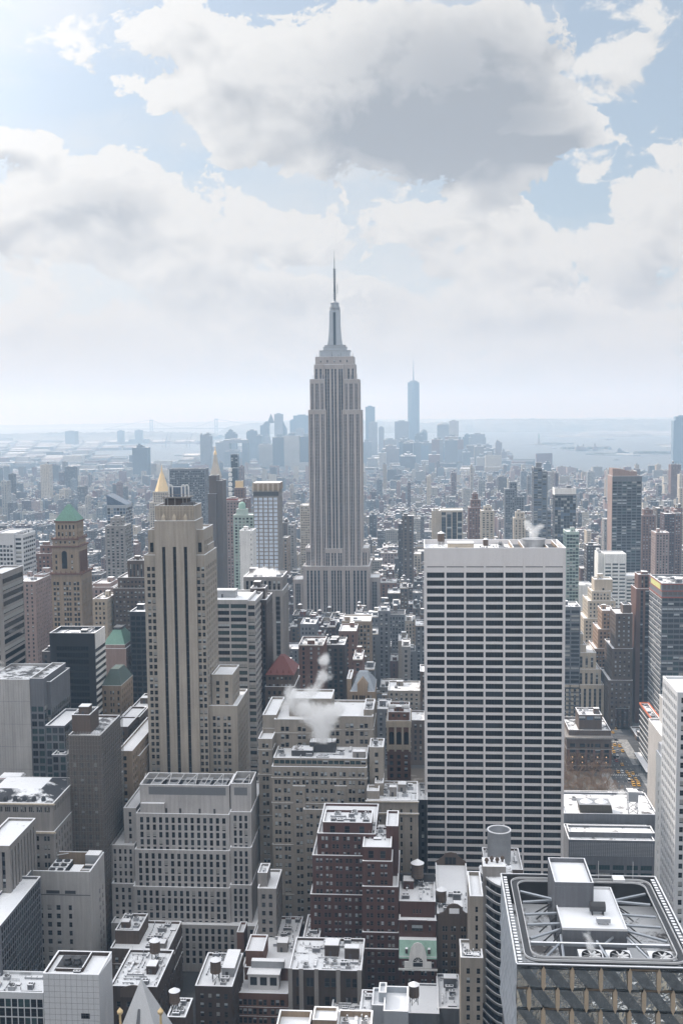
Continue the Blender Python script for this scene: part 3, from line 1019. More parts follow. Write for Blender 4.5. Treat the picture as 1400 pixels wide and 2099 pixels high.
# ------------------------------------------------------------------ landmark towers
def esb():
    Y, DEP = 1280.0, 41.0
    L = ('tall stepped limestone skyscraper with silver crown and antenna mast')
    s3 = dict(strip=True, ww=1.5, fl=3.8, wh=2.1, top=5, rec=.9, blind=.05, glass=(0, 0, 1), sash=0, m=1.5)
    sh = spec(cols=[(.09, .14), (.18, .23), (.37, .42), (.455, .505), (.54, .59), (.74, .79), (.83, .88)], **s3)
    sd = spec(bay=5.2, grp=2, gap=.6, **s3)
    ce = spec(cols=[(.05, .13), (.17, .25), (.37, .45), (.53, .61), (.74, .82), (.86, .94)], **s3)
    lo = spec(cols=[(.06, .09), (.115, .145), (.17, .20), (.225, .255), (.31, .335), (.345, .37), (.43, .455), (.47, .495), (.52, .545), (.56, .585), (.64, .665), (.68, .705), (.76, .79), (.815, .845), (.87, .90), (.925, .955)],
              **s3)
    an = spec(bay=6.5, grp=3, gap=.5, **s3)
    T = [(620.7, 757, 1161, 52, dict(dy=-10, S=lo, SL=sd, clut=0)),
         (626, 640, 1123, 40, dict(dy=3, S=spec(cols=[(.2, .36), (.5, .66)], **s3), z0=10)), (732, 755, 1124, 40, dict(dy=3, S=spec(cols=[(.52, .62), (.74, .84)], **s3), z0=10)),
         (666, 703, 1125, 30, dict(dy=-1.2, S=ce, z0=10)),
         (631.5, 668.5, 840, DEP, dict(S=sh, z0=10, SL=sd)), (701, 740.5, 840, DEP, dict(S=sh, z0=10)),
         (634.5, 666, 777, DEP - 4, dict(dy=1.5, S=sh, z0=200)), (704, 736, 777, DEP - 4, dict(dy=1.5, S=sh, z0=200)),
         (664, 705, 747, DEP - 8, dict(dy=4, S=ce, z0=60)), (643, 728.5, 747, DEP - 12, dict(dy=7, S=spec(cols=[(.04, .08), (.14, .18), (.82, .86), (.92, .96)], **s3), z0=200)),
         (645.5, 725.5, 731, DEP - 14, dict(dy=8, S=spec(cols=[(.13, .16), (.30, .33), (.48, .51), (.64, .67), (.81, .84)], fl=9, wh=2.6, top=4, maxr=1), z0=280)),
         (757, 778, 1184, 34, dict(dy=2, S=an)), (600, 621, 1188, 34, dict(dy=2, S=an))]
    b = bld('skyscraper', L, Y, T, W['esb'], sh, 0, cat='skyscraper', clut=0, par=1.0)
    root = b.root
    cx = (b.t[10][0] + b.t[10][1]) / 2; cy = (b.t[10][2] + b.t[10][3]) / 2
    zb = b.t[10][5]
    k = Y / F_PX

    def zz(y): return at(685, y, cy)[1]
    mb = MB()
    for (hw, hd, ya, yb) in ((54, 40, 731, 720), (41, 32, 720, 713), (36, 28, 713, 709)):
        hw2, hd2 = hw * k * .57, hd * k * .5
        mb.box(cx - hw2, cx + hw2, cy - hd2, cy + hd2, zz(ya) - 1, zz(yb))
        mb.box(cx - hw2 - .6, cx + hw2 + .6, cy - hd2 - .6, cy + hd2 + .6, zz(yb) - .1, zz(yb) + .8, 1, 1, bottom=True)
    mb.build('crown_base', [STEEL_S, METAL], root)
    mb = MB()
    z0, z1, z2 = zz(709), zz(668), zz(637)
    mb.cyl(cx, cy, z0, z2, 5.6, 5.4, 20)
    for a in range(4):       # winged buttresses
        c, s = math.cos(a * math.pi / 2 + math.pi / 4), math.sin(a * math.pi / 2 + math.pi / 4)
    for sx in (-1, 1):
        for ya, yb in ((cy - 7.2, cy - 3.4), (cy + 3.4, cy + 7.2)):
            prof = [(8.8, z0), (7.2, z0 + (z1 - z0) * .35), (6.1, z1), (5.9, z2)]
            for (ra, a), (rb, bz) in zip(prof, prof[1:]):
                mb.prism([(cx + sx * 1.6, ya, a), (cx + sx * ra, ya, a), (cx + sx * ra, yb, a), (cx + sx * 1.6, yb, a)][::sx],
                         [(cx + sx * 1.6, ya, bz), (cx + sx * rb, ya, bz), (cx + sx * rb, yb, bz), (cx + sx * 1.6, yb, bz)][::sx])
    mast = mb.build('mast', [STEEL_S], root)
    mb = MB(); mb.box(cx - 1.45, cx + 1.45, cy - 7.6, cy - 5.2, z0 + 1, z2 - 2); mb.build('mast_window', [G_MID], mast)
    mb = MB()
    for za, rr in ((z2, 6.6), (zz(632), 6.4)): mb.cyl(cx, cy, za, za + 1.2, rr, rr, 20)
    mb.cyl(cx, cy, z2, zz(627), 5.4, 5.2, 20); mb.cyl(cx, cy, zz(627), zz(622), 4.8, 4.8, 20); mb.cyl(cx, cy, zz(622), zz(622) + .8, 5.3, 5.3, 20)
    mb.lathe(cx, cy, [(4.8, zz(622)), (3.6, zz(619.5)), (1.6, zz(617)), (1.4, zz(616))], 18)
    mb.build('dome', [METAL], mast)
    mb = MB(); za = zz(616); zt = zz(512)
    H = zt - za
    for f0, f1, rr in ((0, .16, 1.0), (.16, .34, 1.3), (.34, .62, .95), (.62, .84, .45), (.84, 1, .16)):
        mb.cyl(cx, cy, za + H * f0, za + H * f1, rr, rr * .85, 8)
    for f in (.04, .08, .12, .2, .36, .42, .47, .52, .57, .62): mb.cyl(cx, cy, za + H * f, za + H * f + .5, 2.0, 2.0, 8)
    mb.tube((cx + 1, cy, za + H * .15), (cx + 3.2, cy, za + H * .15), .25); mb.tube((cx + 3.2, cy, za + H * .15), (cx + 3.2, cy, za + H * .33), .3)
    mb.build('antenna', [METAL_D], root)
    mb = MB(); q = random.Random(2)
    for (x0, x1, y0, y1, z) in ((b.t[10][0], b.t[10][1], b.t[10][2], b.t[10][3], zb), (b.t[6][0], b.t[6][1], b.t[6][2], b.t[6][3], b.t[6][5]), (b.t[7][0], b.t[7][1], b.t[7][2], b.t[7][3], b.t[7][5])):
        for _ in range(9):
            x, y = q.uniform(x0 + .5, x1 - .5), y0 + q.uniform(.4, 3); mb.tube((x, y, z), (x, y, z + q.uniform(2, 6)), .15)
    mb.build('aerial', [METAL_D], root)


esb()

# white framed slab with dark ribbon windows
g = bld('office_slab', 'white gridded office slab with dark ribbon windows and cooling plant on its roof', 530,
        [(869, 1160, 1124, 36)], W['travertine'], spec(bay=9.42, ww=8.36, wh=2.6, fl=3.87, top=11.7, m=.85, rec=.4, blind=.0, glass=(0, 0, 0, 1), sash=2), own=100, clut=0, sm=SNOW_HALF, par=2.2)
x0, x1, y0, y1, z0, z1 = g.t[0]
mb = MB(); n = 7; bw = (x1 - x0 - 1.7) / 7
for i in range(n): mb.box(x0 + .85 + i * bw + .55, x0 + .85 + (i + 1) * bw - .55, y0 - .02, y0 + .2, z1 - 9.2, z1 - 8.75, bottom=True)
mb.build('louvre_slot', [METAL_D], g.root)
mb = MB()
for i in range(n + 1): mb.box(x0 + .85 + i * bw - .42, x0 + .85 + i * bw + .42, y0 - .28, y0 + .02, 0, z1)
mb.build('pier', [W['travertine']], g.root)
zr = z1 - 2.2
shed(g.root, x0 + 11.5, x0 + 24, y0 + 6, y0 + 15, zr, 3.6, W['cream'])
mb = MB(); mb.cyl(x0 + 54, y0 + 20, zr, zr + 4.2, 5.6, 5.6, 24, 0, 1); mb.cyl(x0 + 54, y0 + 20, zr + 4.2, zr + 4.5, 6.0, 6.0, 24); mb.build('cooling_drum', [METAL, METAL_D], g.root)
mb = MB()
for a, b, c, d in ((x0 + 43, x0 + 47.5, y0 + 5, y0 + 30), (x0 + 59.5, x0 + 64, y0 + 6, y0 + 32)): mb.box(a, b, c, d, zr, zr + .5, 0, 0)
mb.build('plant_pit', [METAL_D], g.root)
mb = MB()
for a in (x0 + 42.6, x0 + 47.5, x0 + 59, x0 + 64): mb.box(a, a + .5, y0 + 4, y0 + 33, zr, zr + 2.1, 0, 1)
mb.build('screen_wall', [W['tan'], SNOW_PURE], g.root)
clutter(g.root, x0 + 26, x0 + 42, y0 + 3, y1 - 3, zr, 5, random.Random(4), sheds=0)
water_tower(x0 + 8.6, y0 + 24, zr, 1.75, 'wooden water tank with brown cone on the white slab\'s roof corner')
water_tower(x0 + 30, y0 + 12, zr, 1.3, 'grey water tank midway along the white slab\'s roof')

# limestone tower with three dark vertical slots
s = spec(cols=[(.045, .098), (.122, .175), (.862, .915), (.937, .985)], fl=3.33, wh=2.1, top=6, rec=.4, blind=.25)
sl = spec(bay=5.5, grp=2, ww=1.5, wh=2.1, fl=3.33, top=6, gap=.5, rec=.4, blind=.25)
slot = spec(cols=[(.175, .255), (.44, .52), (.71, .79)], fl=3.33, wh=3.28, top=13, rec=.9, blind=0, glass=(0, 0, 0), sash=0, strip=True)
sho = spec(cols=[(.03, .095), (.90, .965)], fl=5.4, wh=4.9, top=6.5, rec=.5, blind=.1, maxr=3, sash=2)
p5 = bld('limestone_tower', 'tall tan limestone tower with three dark vertical slots and crowned roof plant', 545,
         [(295, 420, 1138, 32, dict(S=s, SL=sl, SR=sl)), (316, 400, 1068, 20, dict(dy=-1.6, z0=0, S=slot, SR=None, SL=None)), (303, 417, 1086, 26, dict(dy=2, on=0, S=sho, SR=sl, SL=sl)),
          (401, 427, 1117, 16, dict(dy=12, on=0, S=sl)), (317, 399, 1037, 18, dict(dy=1.2, z0=150, S=None)),
          (421, 487, 1447, 34, dict(dy=3, z0=0, S=spec(bay=5.2, grp=2, ww=1.55, wh=2.1, fl=3.33, top=5.5, gap=.6, m=2.6, rec=.4, blind=.4))),
          (433, 477, 1383, 22, dict(dy=8, on=5, S=spec(bay=3.4, ww=1.5, wh=2.1, fl=3.33, top=3.5, m=.8, rec=.4, blind=.3)))],
         W['limestone'], s, own=100, clut=0, far=False)
x0, x1, y0, y1, z0, z1 = p5.t[4]
mb = MB()
for i in range(12):
    x = x0 + .8 + i * (x1 - x0 - 1.6) / 11; mb.box(x - .16, x + .16, y0 - .25, y0, z1 - 6.4, z1 + .3)
for z in (z1 - 2.6, z1 - 1.2): mb.box(x0, x1, y0 - .12, y0, z, z + .25)
mb.build('crown_ribs', [W['cream']], p5.root)
mb = MB()
for f in (.215, .48, .75):
    xc = p5.t[1][0] + f * (p5.t[1][1] - p5.t[1][0]); zz = at(350, 1078, 544)[1]
    mb.prism([(xc - 1.0, y0 - 2.4, zz), (xc + 1.0, y0 - 2.4, zz), (xc + 1.0, y0 - .3, zz), (xc - 1.0, y0 - .3, zz)], [(xc - .9, y0 - 2.3, zz + 4.2), (xc + .9, y0 - 2.3, zz + 4.2), (xc + .9, y0 - .3, zz + 4.2), (xc - .9, y0 - .3, zz + 4.2)])
    mb.pyramid(xc - .9, xc + .9, y0 - 2.3, y0 - .3, zz + 4.2, zz + 6.2)
mb.build('finial', [W['cream']], p5.root)
xc, yc = (x0 + x1) / 2, (y0 + y1) / 2
mb = MB(); mb.box(xc - 5.8, xc + 5.2, yc - 5, yc + 5, z1 - 1, z1 + 3.2, 0, 0)
mb.build('plant_room', [W['umber']], p5.root)
mb = MB()
for x in (-6, -4.2, -.5, 3.6, 5.4): mb.box(xc + x - .18, xc + x + .18, yc - 5.7, yc - 5.35, z1 - 1, z1 + 4.5)
mb.box(xc - 7, xc + 6.6, yc - 6, yc + 6, z1 + 3.6, z1 + 4.1, 0, 0, bottom=True)
for x in (-7, -3, 1, 6.4): mb.tube((xc + x, yc - 6, z1 + 4), (xc + x, yc - 6, z1 + 5.4), .08)
mb.tube((xc - 7, yc - 6, z1 + 5.4), (xc + 6.6, yc - 6, z1 + 5.4), .09)
mb.build('platform', [W['ash']], p5.root)
mb = MB(); mb.box(xc - 4.4, xc + 2.8, yc - 3, yc + 3, z1 + 4.1, z1 + 9, 0, 1); mb.build('tank_room', [G_BLUE, METAL], p5.root)
mb = MB()
for x in (-3, 3.4, 5.2):
    P = [(xc + x - .9, yc - 3.4, z1 + 4.1), (xc + x - .9, yc - 3.4, z1 + 9), (xc + x - .5, yc - 3.4, z1 + 10), (xc + x + .5, yc - 3.4, z1 + 10), (xc + x + .9, yc - 3.4, z1 + 9), (xc + x + .9, yc - 3.4, z1 + 4.1)]
    mb = MB()
    for p, q in zip(P, P[1:]): mb.tube(p, q, .38, 0, 7)
    mb.build('flue', [METAL_W], p5.root)
mb = MB(); mb.prism([(x1 - 8, y0 + 2, z1 - .6), (x1 - 1, y0 + 2, z1 - .6), (x1 - 1, y0 + 9, z1 - .6), (x1 - 8, y0 + 9, z1 - .6)], [(x1 - 7, y0 + 3, z1 + 1.1), (x1 - 1.2, y0 + 3, z1 + 1.6), (x1 - 1.2, y0 + 8, z1 + 1.6), (x1 - 7, y0 + 8, z1 + 1.1)])
mb.build('vent_hood', [METAL_D], p5.root)

# green pyramid tower
s = spec(cols=[(.06, .14), (.17, .25), (.40, .47), (.49, .56), (.58, .65), (.74, .82), (.85, .93)], fl=3.7, wh=2.2, top=6, rec=.35, blind=.35, sash=0)
sr = spec(bay=3.2, ww=1.4, fl=3.7, wh=2.6, top=5, strip=True, rec=.5, blind=.2, sash=0, m=1.5)
pt_ = bld('pyramid_roofed_tower', 'tan brick tower with green copper pyramid roof', 770,
          [(105, 166, 1176, 26, dict(S=s, SR=sr)), (106, 160, 1120, 22, dict(dy=1.5, S=spec(cols=[(.12, .19), (.72, .79)], fl=4.2, wh=2.2, top=6, sash=0), SR=sr)),
           (107, 159, 1105, 20, dict(dy=2, S=spec(bay=3, ww=1.2, wh=1.7, fl=4, top=1.6, maxr=1, sash=0))), (113, 157, 1069, 16, dict(dy=4, S=spec(bay=2.7, ww=1.1, wh=3.0, fl=5, top=2.6, maxr=2, sash=0), roof=True))],
          W['tan'], s, 0, clut=0, mats=(), par=.6)
x0, x1, y0, y1, z0, z1 = pt_.t[3]
mb = MB(); _, zt = at(140, 1034, 780); mb.pyramid(x0 - .6, x1 + .6, y0 - .6, y1 + .6, z1, zt, 0, .12); mb.build('pyramid_roof', [COPPER], pt_.root)
mb = MB()
for k_, ti in ((1.0, 0), (.9, 1), (.7, 2), (.6, 3)):
    a = pt_.t[ti]; mb.box(a[0] - k_, a[1] + k_, a[2] - k_, a[3] + k_, a[5] - .7, a[5] + .35, 0, 0, bottom=True)
    if ti in (0, 2):
        for i in range(7):
            x = a[0] + (a[1] - a[0]) * i / 6; mb.pyramid(x - .5, x + .5, a[2] - 1, a[2], a[5] + .3, a[5] + 2.4)
        for i in range(5):
            y = a[2] + (a[3] - a[2]) * i / 4; mb.pyramid(a[1] - .1, a[1] + .9, y - .5, y + .5, a[5] + .3, a[5] + 2.4)
mb.build('cornice', [W['rust']], pt_.root)
a = pt_.t[1]; xm = a[0] + (a[1] - a[0]) * .47
mb = MB(); zb, zt = at(133, 1166, 771)[1], at(133, 1135, 771)[1]
mb.box(xm - 1.9, xm + 1.9, a[2] - .1, a[2] + .1, zb, zt, 0, 0)
mb.prism([(xm + 1.9 * math.cos(t * math.pi / 8), a[2] - .1, zt + 1.9 * math.sin(t * math.pi / 8)) for t in range(9)], [(xm + 1.9 * math.cos(t * math.pi / 8), a[2] + .1, zt + 1.9 * math.sin(t * math.pi / 8)) for t in range(9)])
mb.poly([(xm + 1.9 * math.cos(t * math.pi / 8), a[2] - .1, zt + 1.9 * math.sin(t * math.pi / 8)) for t in range(9)])
mb.build('arched_window', [G_DARK], pt_.root)
mb = MB()
for i in range(6):
    y = a[2] + 3 + i * (a[3] - a[2] - 6) / 5; mb.box(a[1], a[1] + .7, y - .5, y + .5, a[4], a[5] - 4)
mb.build('pilaster', [W['rust']], pt_.root)

# ------------------------------------------------------------------ towers of the middle distance, right of the skyscraper
rib = lambda **k: spec(**{**dict(bay=7, ww=6.5, wh=1.8, fl=3.7, top=3, m=.3, rec=.3, blind=.2, sash=2, glass=(0, 1, 1)), **k})
pun = lambda **k: spec(**{**dict(rec=.3, sash=0, blind=.3), **k})
ver = lambda **k: spec(**{**dict(strip=True, rec=.5, sash=0, blind=.15), **k})

t = bld('striped_tower', 'pale slab tower with dark vertical stripes behind the white gridded slab', 1420, [(903, 949, 1046, 34), (885, 903, 1047, 30, dict(dy=5, z0=0, S=None))], W['cream'],
        ver(bay=7, ww=5.6, fl=3.8, wh=3.2, top=2.5, m=.6, glass=(0, 0, 1)), clut=5, faces='F')
bld('stepped_brick_tower', 'pinkish stepped brick tower right of the dark striped slab', 1500, [(960, 987, 1040, 24), (965, 985, 1024, 18, dict(dy=3)), (968, 980, 1012, 10, dict(dy=5))], W['rust'], pun(flat=True, fl=3.6), clut=2)
bld('apartment_tower', 'cream apartment tower with balconies beside the pinkish stepped tower', 1440, [(986, 1013, 1047, 22), (992, 1008, 1038, 12, dict(dy=4))], W['cream'], pun(flat=True, fl=3, bay=4, ww=2.4, wh=1.5), clut=2)
bld('dark_tower', 'grey notched tower left of the slim balcony tower', 1650, [(1035, 1056, 1002, 22), (1044, 1060, 988, 14, dict(dy=2, z0=20)), (1052, 1075, 1018, 18, dict(dy=4, z0=0))], W['slate'], pun(flat=True, bay=3.2, ww=1.7), clut=2)
bld('pale_stepped_block', 'small pale stepped block in front of the grey notched tower', 1450, [(1053, 1078, 1062, 18), (1057, 1075, 1050, 12, dict(dy=3))], W['cream'], pun(flat=True, fl=3.4), clut=2)
bld('balcony_tower', 'slim dark residential tower with striped balconies and finned crown', 1500, [(1094, 1111, 958, 26, dict(S=rib(bay=5, ww=4.6, fl=3.3, wh=1.9, glass=(1, 3, 1)))), (1110, 1122.5, 966, 24, dict(dy=1.5, z0=0)), (1099, 1110, 948, 10, dict(dy=8, S=None)), (1122, 1130, 1046, 18, dict(dy=4, z0=0))],
    W['slate'], rib(bay=5, ww=4.6, fl=3.3, wh=1.9, glass=(1, 3, 1)), clut=1)
bld('glass_tower', 'dark bluish glass tower with a white band around its top', 1300, [(1137, 1181, 1013, 22, dict(S=rib(bay=3.2, ww=3.0, fl=3.5, wh=3.1, top=1, glass=(1, 3, 1, 0)))), (1137, 1181, 1001, 22, dict(S=None, m=2))], W['slate'], rib(), clut=4, mats=[W['white']])
bld('green_glass_block', 'pale green glass block at the foot of the white-banded glass tower', 1120, [(1161, 1187, 1090, 26)], W['mint'], rib(bay=3, ww=2.8, fl=3.4, wh=2.6, glass=(2, 2, 1), blind=.5), clut=3)
t = bld('residential_tower', 'tall dark balcony tower with a curved tan top and tan left flank', 1230, [(1255, 1316, 976, 30, dict(S=rib(bay=5, ww=4.5, fl=3.3, wh=2.3, top=6, glass=(0, 1, 2, 1), blind=.25), SL=None, mF=2)), (1257, 1306, 966, 20, dict(dy=6, S=None))],
        W['pink'], rib(), clut=2, mats=[W['slate']])
a = t.t[0]; mb = MB(); zq = [(at(1255 + i * 6.2, 960 + .22 * i * i * .8, 1236)[0], at(1255 + i * 6.2, 960 + .22 * i * i * .8, 1236)[1]) for i in range(9)]
for (xa, za), (xb, zb) in zip(zq, zq[1:]):
    mb.prism([(xa, a[2] + 4, a[5] - 2), (xb, a[2] + 4, a[5] - 2), (xb, a[3] - 3, a[5] - 2), (xa, a[3] - 3, a[5] - 2)], [(xa, a[2] + 4, za), (xb, a[2] + 4, zb), (xb, a[3] - 3, zb), (xa, a[3] - 3, za)])
mb.build('curved_crown', [W['pink']], t.root)
bld('white_office_block', 'white office block with grey blank crown and pale window bands', 1130, [(1239, 1284, 1136, 26, dict(S=rib(bay=6, ww=5.7, fl=3.7, wh=1.7, top=9.5, glass=(1, 2, 1), blind=.4, m=.3), SL=None)), (1284, 1309, 1181, 24, dict(dy=3, z0=0)), (1226, 1238, 1134, 24, dict(dy=5, z0=0, S=None))],
    W['white'], rib(bay=6, ww=5.7, fl=3.7, wh=1.6, glass=(1, 2, 1), blind=.4), clut=4)
bld('scalloped_shed', 'low white hall with a scalloped roof edge right of the gridded slab', 1250, [(1160, 1215, 1200, 30)], W['white'], None, clut=8, sheds=0)
bld('dark_glass_block', 'dark glass block with a snowy roof just right of the gridded slab', 900, [(1150, 1190, 1244, 26)], W['slate'], rib(fl=3.6, wh=2.3, glass=(0, 0, 1)), clut=8)
bld('red_topped_block', 'dark window-gridded block with a red roof edge', 1330, [(1203, 1231, 1118, 22)], W['umber'], pun(bay=3.4, ww=1.6, blind=.7, flat=True), clut=3)
bld('brown_block', 'brown brick block right of the tall balcony tower', 1480, [(1316, 1344, 1056, 30), (1320, 1338, 1044, 14, dict(dy=6))], W['rust'], pun(flat=True, blind=.3), clut=3)
bld('brown_slab', 'brown brick slab at the far right before the river', 1350, [(1344, 1372, 1092, 26)], W['pink'], pun(flat=True, fl=3.2), clut=4)
bld('slender_spire_tower', 'slender pale tapering tower at the right edge against the low city', 1900, [(1391, 1402, 1052, 14), (1393, 1400, 1000, 9, dict(dy=2))], W['cream'], pun(flat=True), clut=0)
bld('stepped_cream_tower', 'cream stepped setback tower catching sun on its left faces', 1010,
    [(1190, 1272, 1330, 44), (1197, 1266, 1268, 38, dict(dy=3)), (1205, 1262, 1232, 34, dict(dy=5)), (1213, 1252, 1212, 26, dict(dy=7)), (1218, 1256, 1188, 17, dict(dy=10, S=pun(bay=9, ww=1.6, wh=2, fl=8, top=8, maxr=1)))],
    W['cream'], pun(bay=3.0, ww=1.3, wh=1.8, fl=3.5, top=2.2), clut=2, far=False)
bld('stepped_orange_tower', 'orange-brown stepped building before the cream setback tower', 935, [(1219, 1262, 1330, 34), (1226, 1262, 1290, 30, dict(dy=2)), (1234, 1260, 1252, 24, dict(dy=4))], W['orange'], pun(bay=2.6, ww=1.2, wh=1.8, fl=3.5), clut=3)
bld('stepped_umber_tower', 'dark brown stepped tower rising left of the slim brick tower', 880,
    [(1248, 1297, 1395, 44), (1255, 1297, 1330, 38, dict(dy=2)), (1262, 1297, 1258, 26, dict(dy=4)), (1277, 1295, 1240, 12, dict(dy=8, S=None))], W['brown'], pun(bay=3.2, ww=1.2, wh=1.7, fl=3.6, blind=.6), clut=3)
bld('slim_brick_tower', 'slim orange-brown brick tower with vertical window slots', 900, [(1304, 1336, 1207, 22), (1308, 1332, 1178, 15, dict(dy=3))], W['rust'], ver(cols=[(.30, .46), (.60, .84)], fl=3.4, wh=2.2, top=1.5), clut=2)

s = rib(bay=4.2, ww=4.0, fl=4.05, wh=2.7, top=10.5, glass=(1, 2, 1), blind=.15)
t = bld('unfinished_tower', 'glass tower under construction wrapped in red netting and yellow boards at its top', 829, [(1357, 1432, 1196, 44, dict(S=s, SL=s))], W['slate'], s, clut=6, far=False, sm=SNOW_LOW)
x0, x1, y0, y1, z0, z1 = t.t[0]
NET = plain_mat('safety_net_red', (.27, .075, .055), .8, vary=.5, scale=1.0); BOARD = plain_mat('board_yellow', (.50, .50, .20), .8, vary=.3, scale=.5); INNER = plain_mat('dark_slab_edge', (.10, .085, .08), .8)
mb = MB()
for z, h in ((z1 - .3, .7), (z1 - 5.3, .8), (z1 - 10, 1.0)): mb.box(x0 - .5, x1, y0 - .5, y0 - .25, z - h, z); mb.box(x0 - .5, x0 - .25, y0 - .25, y1, z - h, z)
mb.build('safety_net', [NET], t.root)
mb = MB(); mb.box(x0 - .35, x0 - .1, y0 + 4, y1 - 6, z1 - 5.2, z1 - 1.1); mb.build('hoarding', [BOARD], t.root)
mb = MB()
for i in range(9): x = x0 + 1 + i * 3; mb.box(x, x + 2.0, y0 - .1, y0, z1 - 4.4, z1 - 1.3)
for i in range(7): x = x0 + 1 + i * 3.6; mb.box(x, x + 3.0, y0 - .1, y0, z1 - 9, z1 - 6.3)
mb.build('open_floor', [INNER], t.root)
mb = MB()
for i in range(26):
    z = z1 - 12 - i * 4.05; mb.box(x0 - .45, x0, y0, y1, z - .1, z + .12)
mb.build('light_fin', [METAL_W], t.root)
t2 = bld('glazed_block', 'mid-rise glass block with an orange-netted roof edge on the taxi avenue', 761, [(1341, 1359, 1482, 50, dict(S=s, SL=spec(bay=5, ww=4.8, fl=4.2, wh=3.2, top=2, m=.2, rec=.2, glass=(2, 1, 2), blind=0, sash=2)))], W['bronze'], s, clut=5, far=False, sm=SNOW_HALF)
x0, x1, y0, y1, z0, z1 = t2.t[0]
mb = MB(); mb.box(x0 - .5, x1 + .4, y0 - .5, y0 - .1, z1 - .2, z1 + 1.1); mb.box(x0 - .5, x0 - .1, y0 - .1, y1, z1 - .2, z1 + 1.1); mb.box(x1, x1 + .4, y0 - .1, y1, z1 - .2, z1 + 1.1); mb.box(x0 - .1, x1, y1, y1 + .4, z1 - .2, z1 + 1.1)
mb.build('safety_net', [plain_mat('safety_net_orange', (.55, .15, .07), .8, vary=.4, scale=1)], t2.root)
mb = MB()
for i in range(9): mb.box(x0 - .5, x0 - .05, y0, y1, z1 - 4.0 - i * 4.2, z1 - 3.6 - i * 4.2)
mb.build('light_fin', [METAL_W], t2.root)
mb = MB(); mb.box(x0 - 5.5, x0 - .8, y0 - 3, y1 - 8, 4.6, 5.4, 0, 1, bottom=True)
for i in range(6): mb.tube((x0 - 5, y0 + i * 8, 0), (x0 - 5, y0 + i * 8, 4.7), .15)
mb.build('sidewalk_canopy', [METAL_D, SNOW_PURE], t2.root)
mb = MB(); mb.box(x0 - .3, x0 - .06, y0 + 1, y0 + 24, .6, 4.2); mb.build('painted_sun_glow', [BOARD], t2.root)  # yellow panel painted in for the sun glow on the block's base
bld('pale_grey_block', 'pale grey block with a slanting shadow behind the white-flanked tower', 660, [(1371, 1420, 1530, 60), (1383, 1430, 1462, 44, dict(dy=16, z0=0))], W['concrete'], None, clut=5)

# west side of the avenue, by the park
bld('beige_setback_block', 'beige setback block with shallow vertical bays right of the gridded slab', 900,
    [(1150, 1238, 1404, 40), (1150, 1232, 1372, 38, dict(dy=.6)), (1150, 1222, 1338, 34, dict(dy=1.2)), (1166, 1202, 1322, 16, dict(dy=4, S=None)), (1160, 1196, 1300, 12, dict(dy=9, S=None, z0=60))],
    W['cream'], ver(bay=3.9, ww=1.7, fl=3.5, wh=1.9, top=3.2), clut=3, far=False)
mk = spec(cols=[(.07, .19), (.29, .41), (.46, .51), (.54, .59), (.63, .75), (.84, .94)], fl=3.9, wh=2.7, top=4.4, rec=.5, blind=.3, sash=0, glass=(0, 0, 1))
t = bld('studio_building', 'ornate old brick block with attic windows overlooking the leafless park', 775, [(1162, 1254, 1512, 46, dict(S=mk)), (1166, 1252, 1497, 34, dict(dy=4, S=None, sm=SNOW_LOW)), (1187, 1234, 1466, 20, dict(dy=6, S=spec(cols=[(.0, .27), (.33, .62), (.67, .94)], fl=4, wh=2.8, top=.9, maxr=1, glass=(3, 3, 1), rec=.1)))],
        W['brown'], mk, own=60, clut=7, far=False)
x0, x1, y0, y1, z0, z1 = t.t[0]
mb = MB(); mb.box(x0 - 1.1, x1 + 1.1, y0 - 1.1, y1, z1 - .9, z1 + .3, bottom=True); mb.box(x0 - .5, x1 + .5, y0 - .5, y1, z1 - 8.6, z1 - 8.1, bottom=True); mb.box(x0 - .5, x1 + .5, y0 - .5, y1, z1 - 20.5, z1 - 20, bottom=True)
mb.build('cornice', [W['ash']], t.root)
mb = MB()
for f in (.04, .24, .435, .61, .795, .97):
    x = x0 + f * (x1 - x0); mb.box(x - .7, x + .7, y0 - .4, y0 + .02, 4, z1 - 8.6)
mb.build('pilaster', [W['rust']], t.root)
mb = MB()
for f in (.13, .35, .69, .885):
    for z in (z1 - 14.2, z1 - 18.1): mb.box(x0 + f * (x1 - x0) - .28, x0 + f * (x1 - x0) + .28, y0 + .25, y0 + .3, z - .28, z + .28)
mb.build('lit_lamp', [LAMP], t.root)
bld('low_brick_row', 'low brick building with a pipe-covered roof beyond the ornate brick block', 880, [(1262, 1290, 1453, 40)], W['rust'], pun(), clut=9)
bld('low_corner_block', 'small brown corner block on the far side of the taxi avenue', 850, [(1305, 1325, 1510, 26)], W['brown'], pun(), clut=4)
bld('low_snowy_block', 'low brick block with snowy roofs stepping up the avenue', 980, [(1280, 1300, 1470, 30), (1284, 1300, 1462, 20, dict(dy=8))], W['rust'], pun(), clut=3)

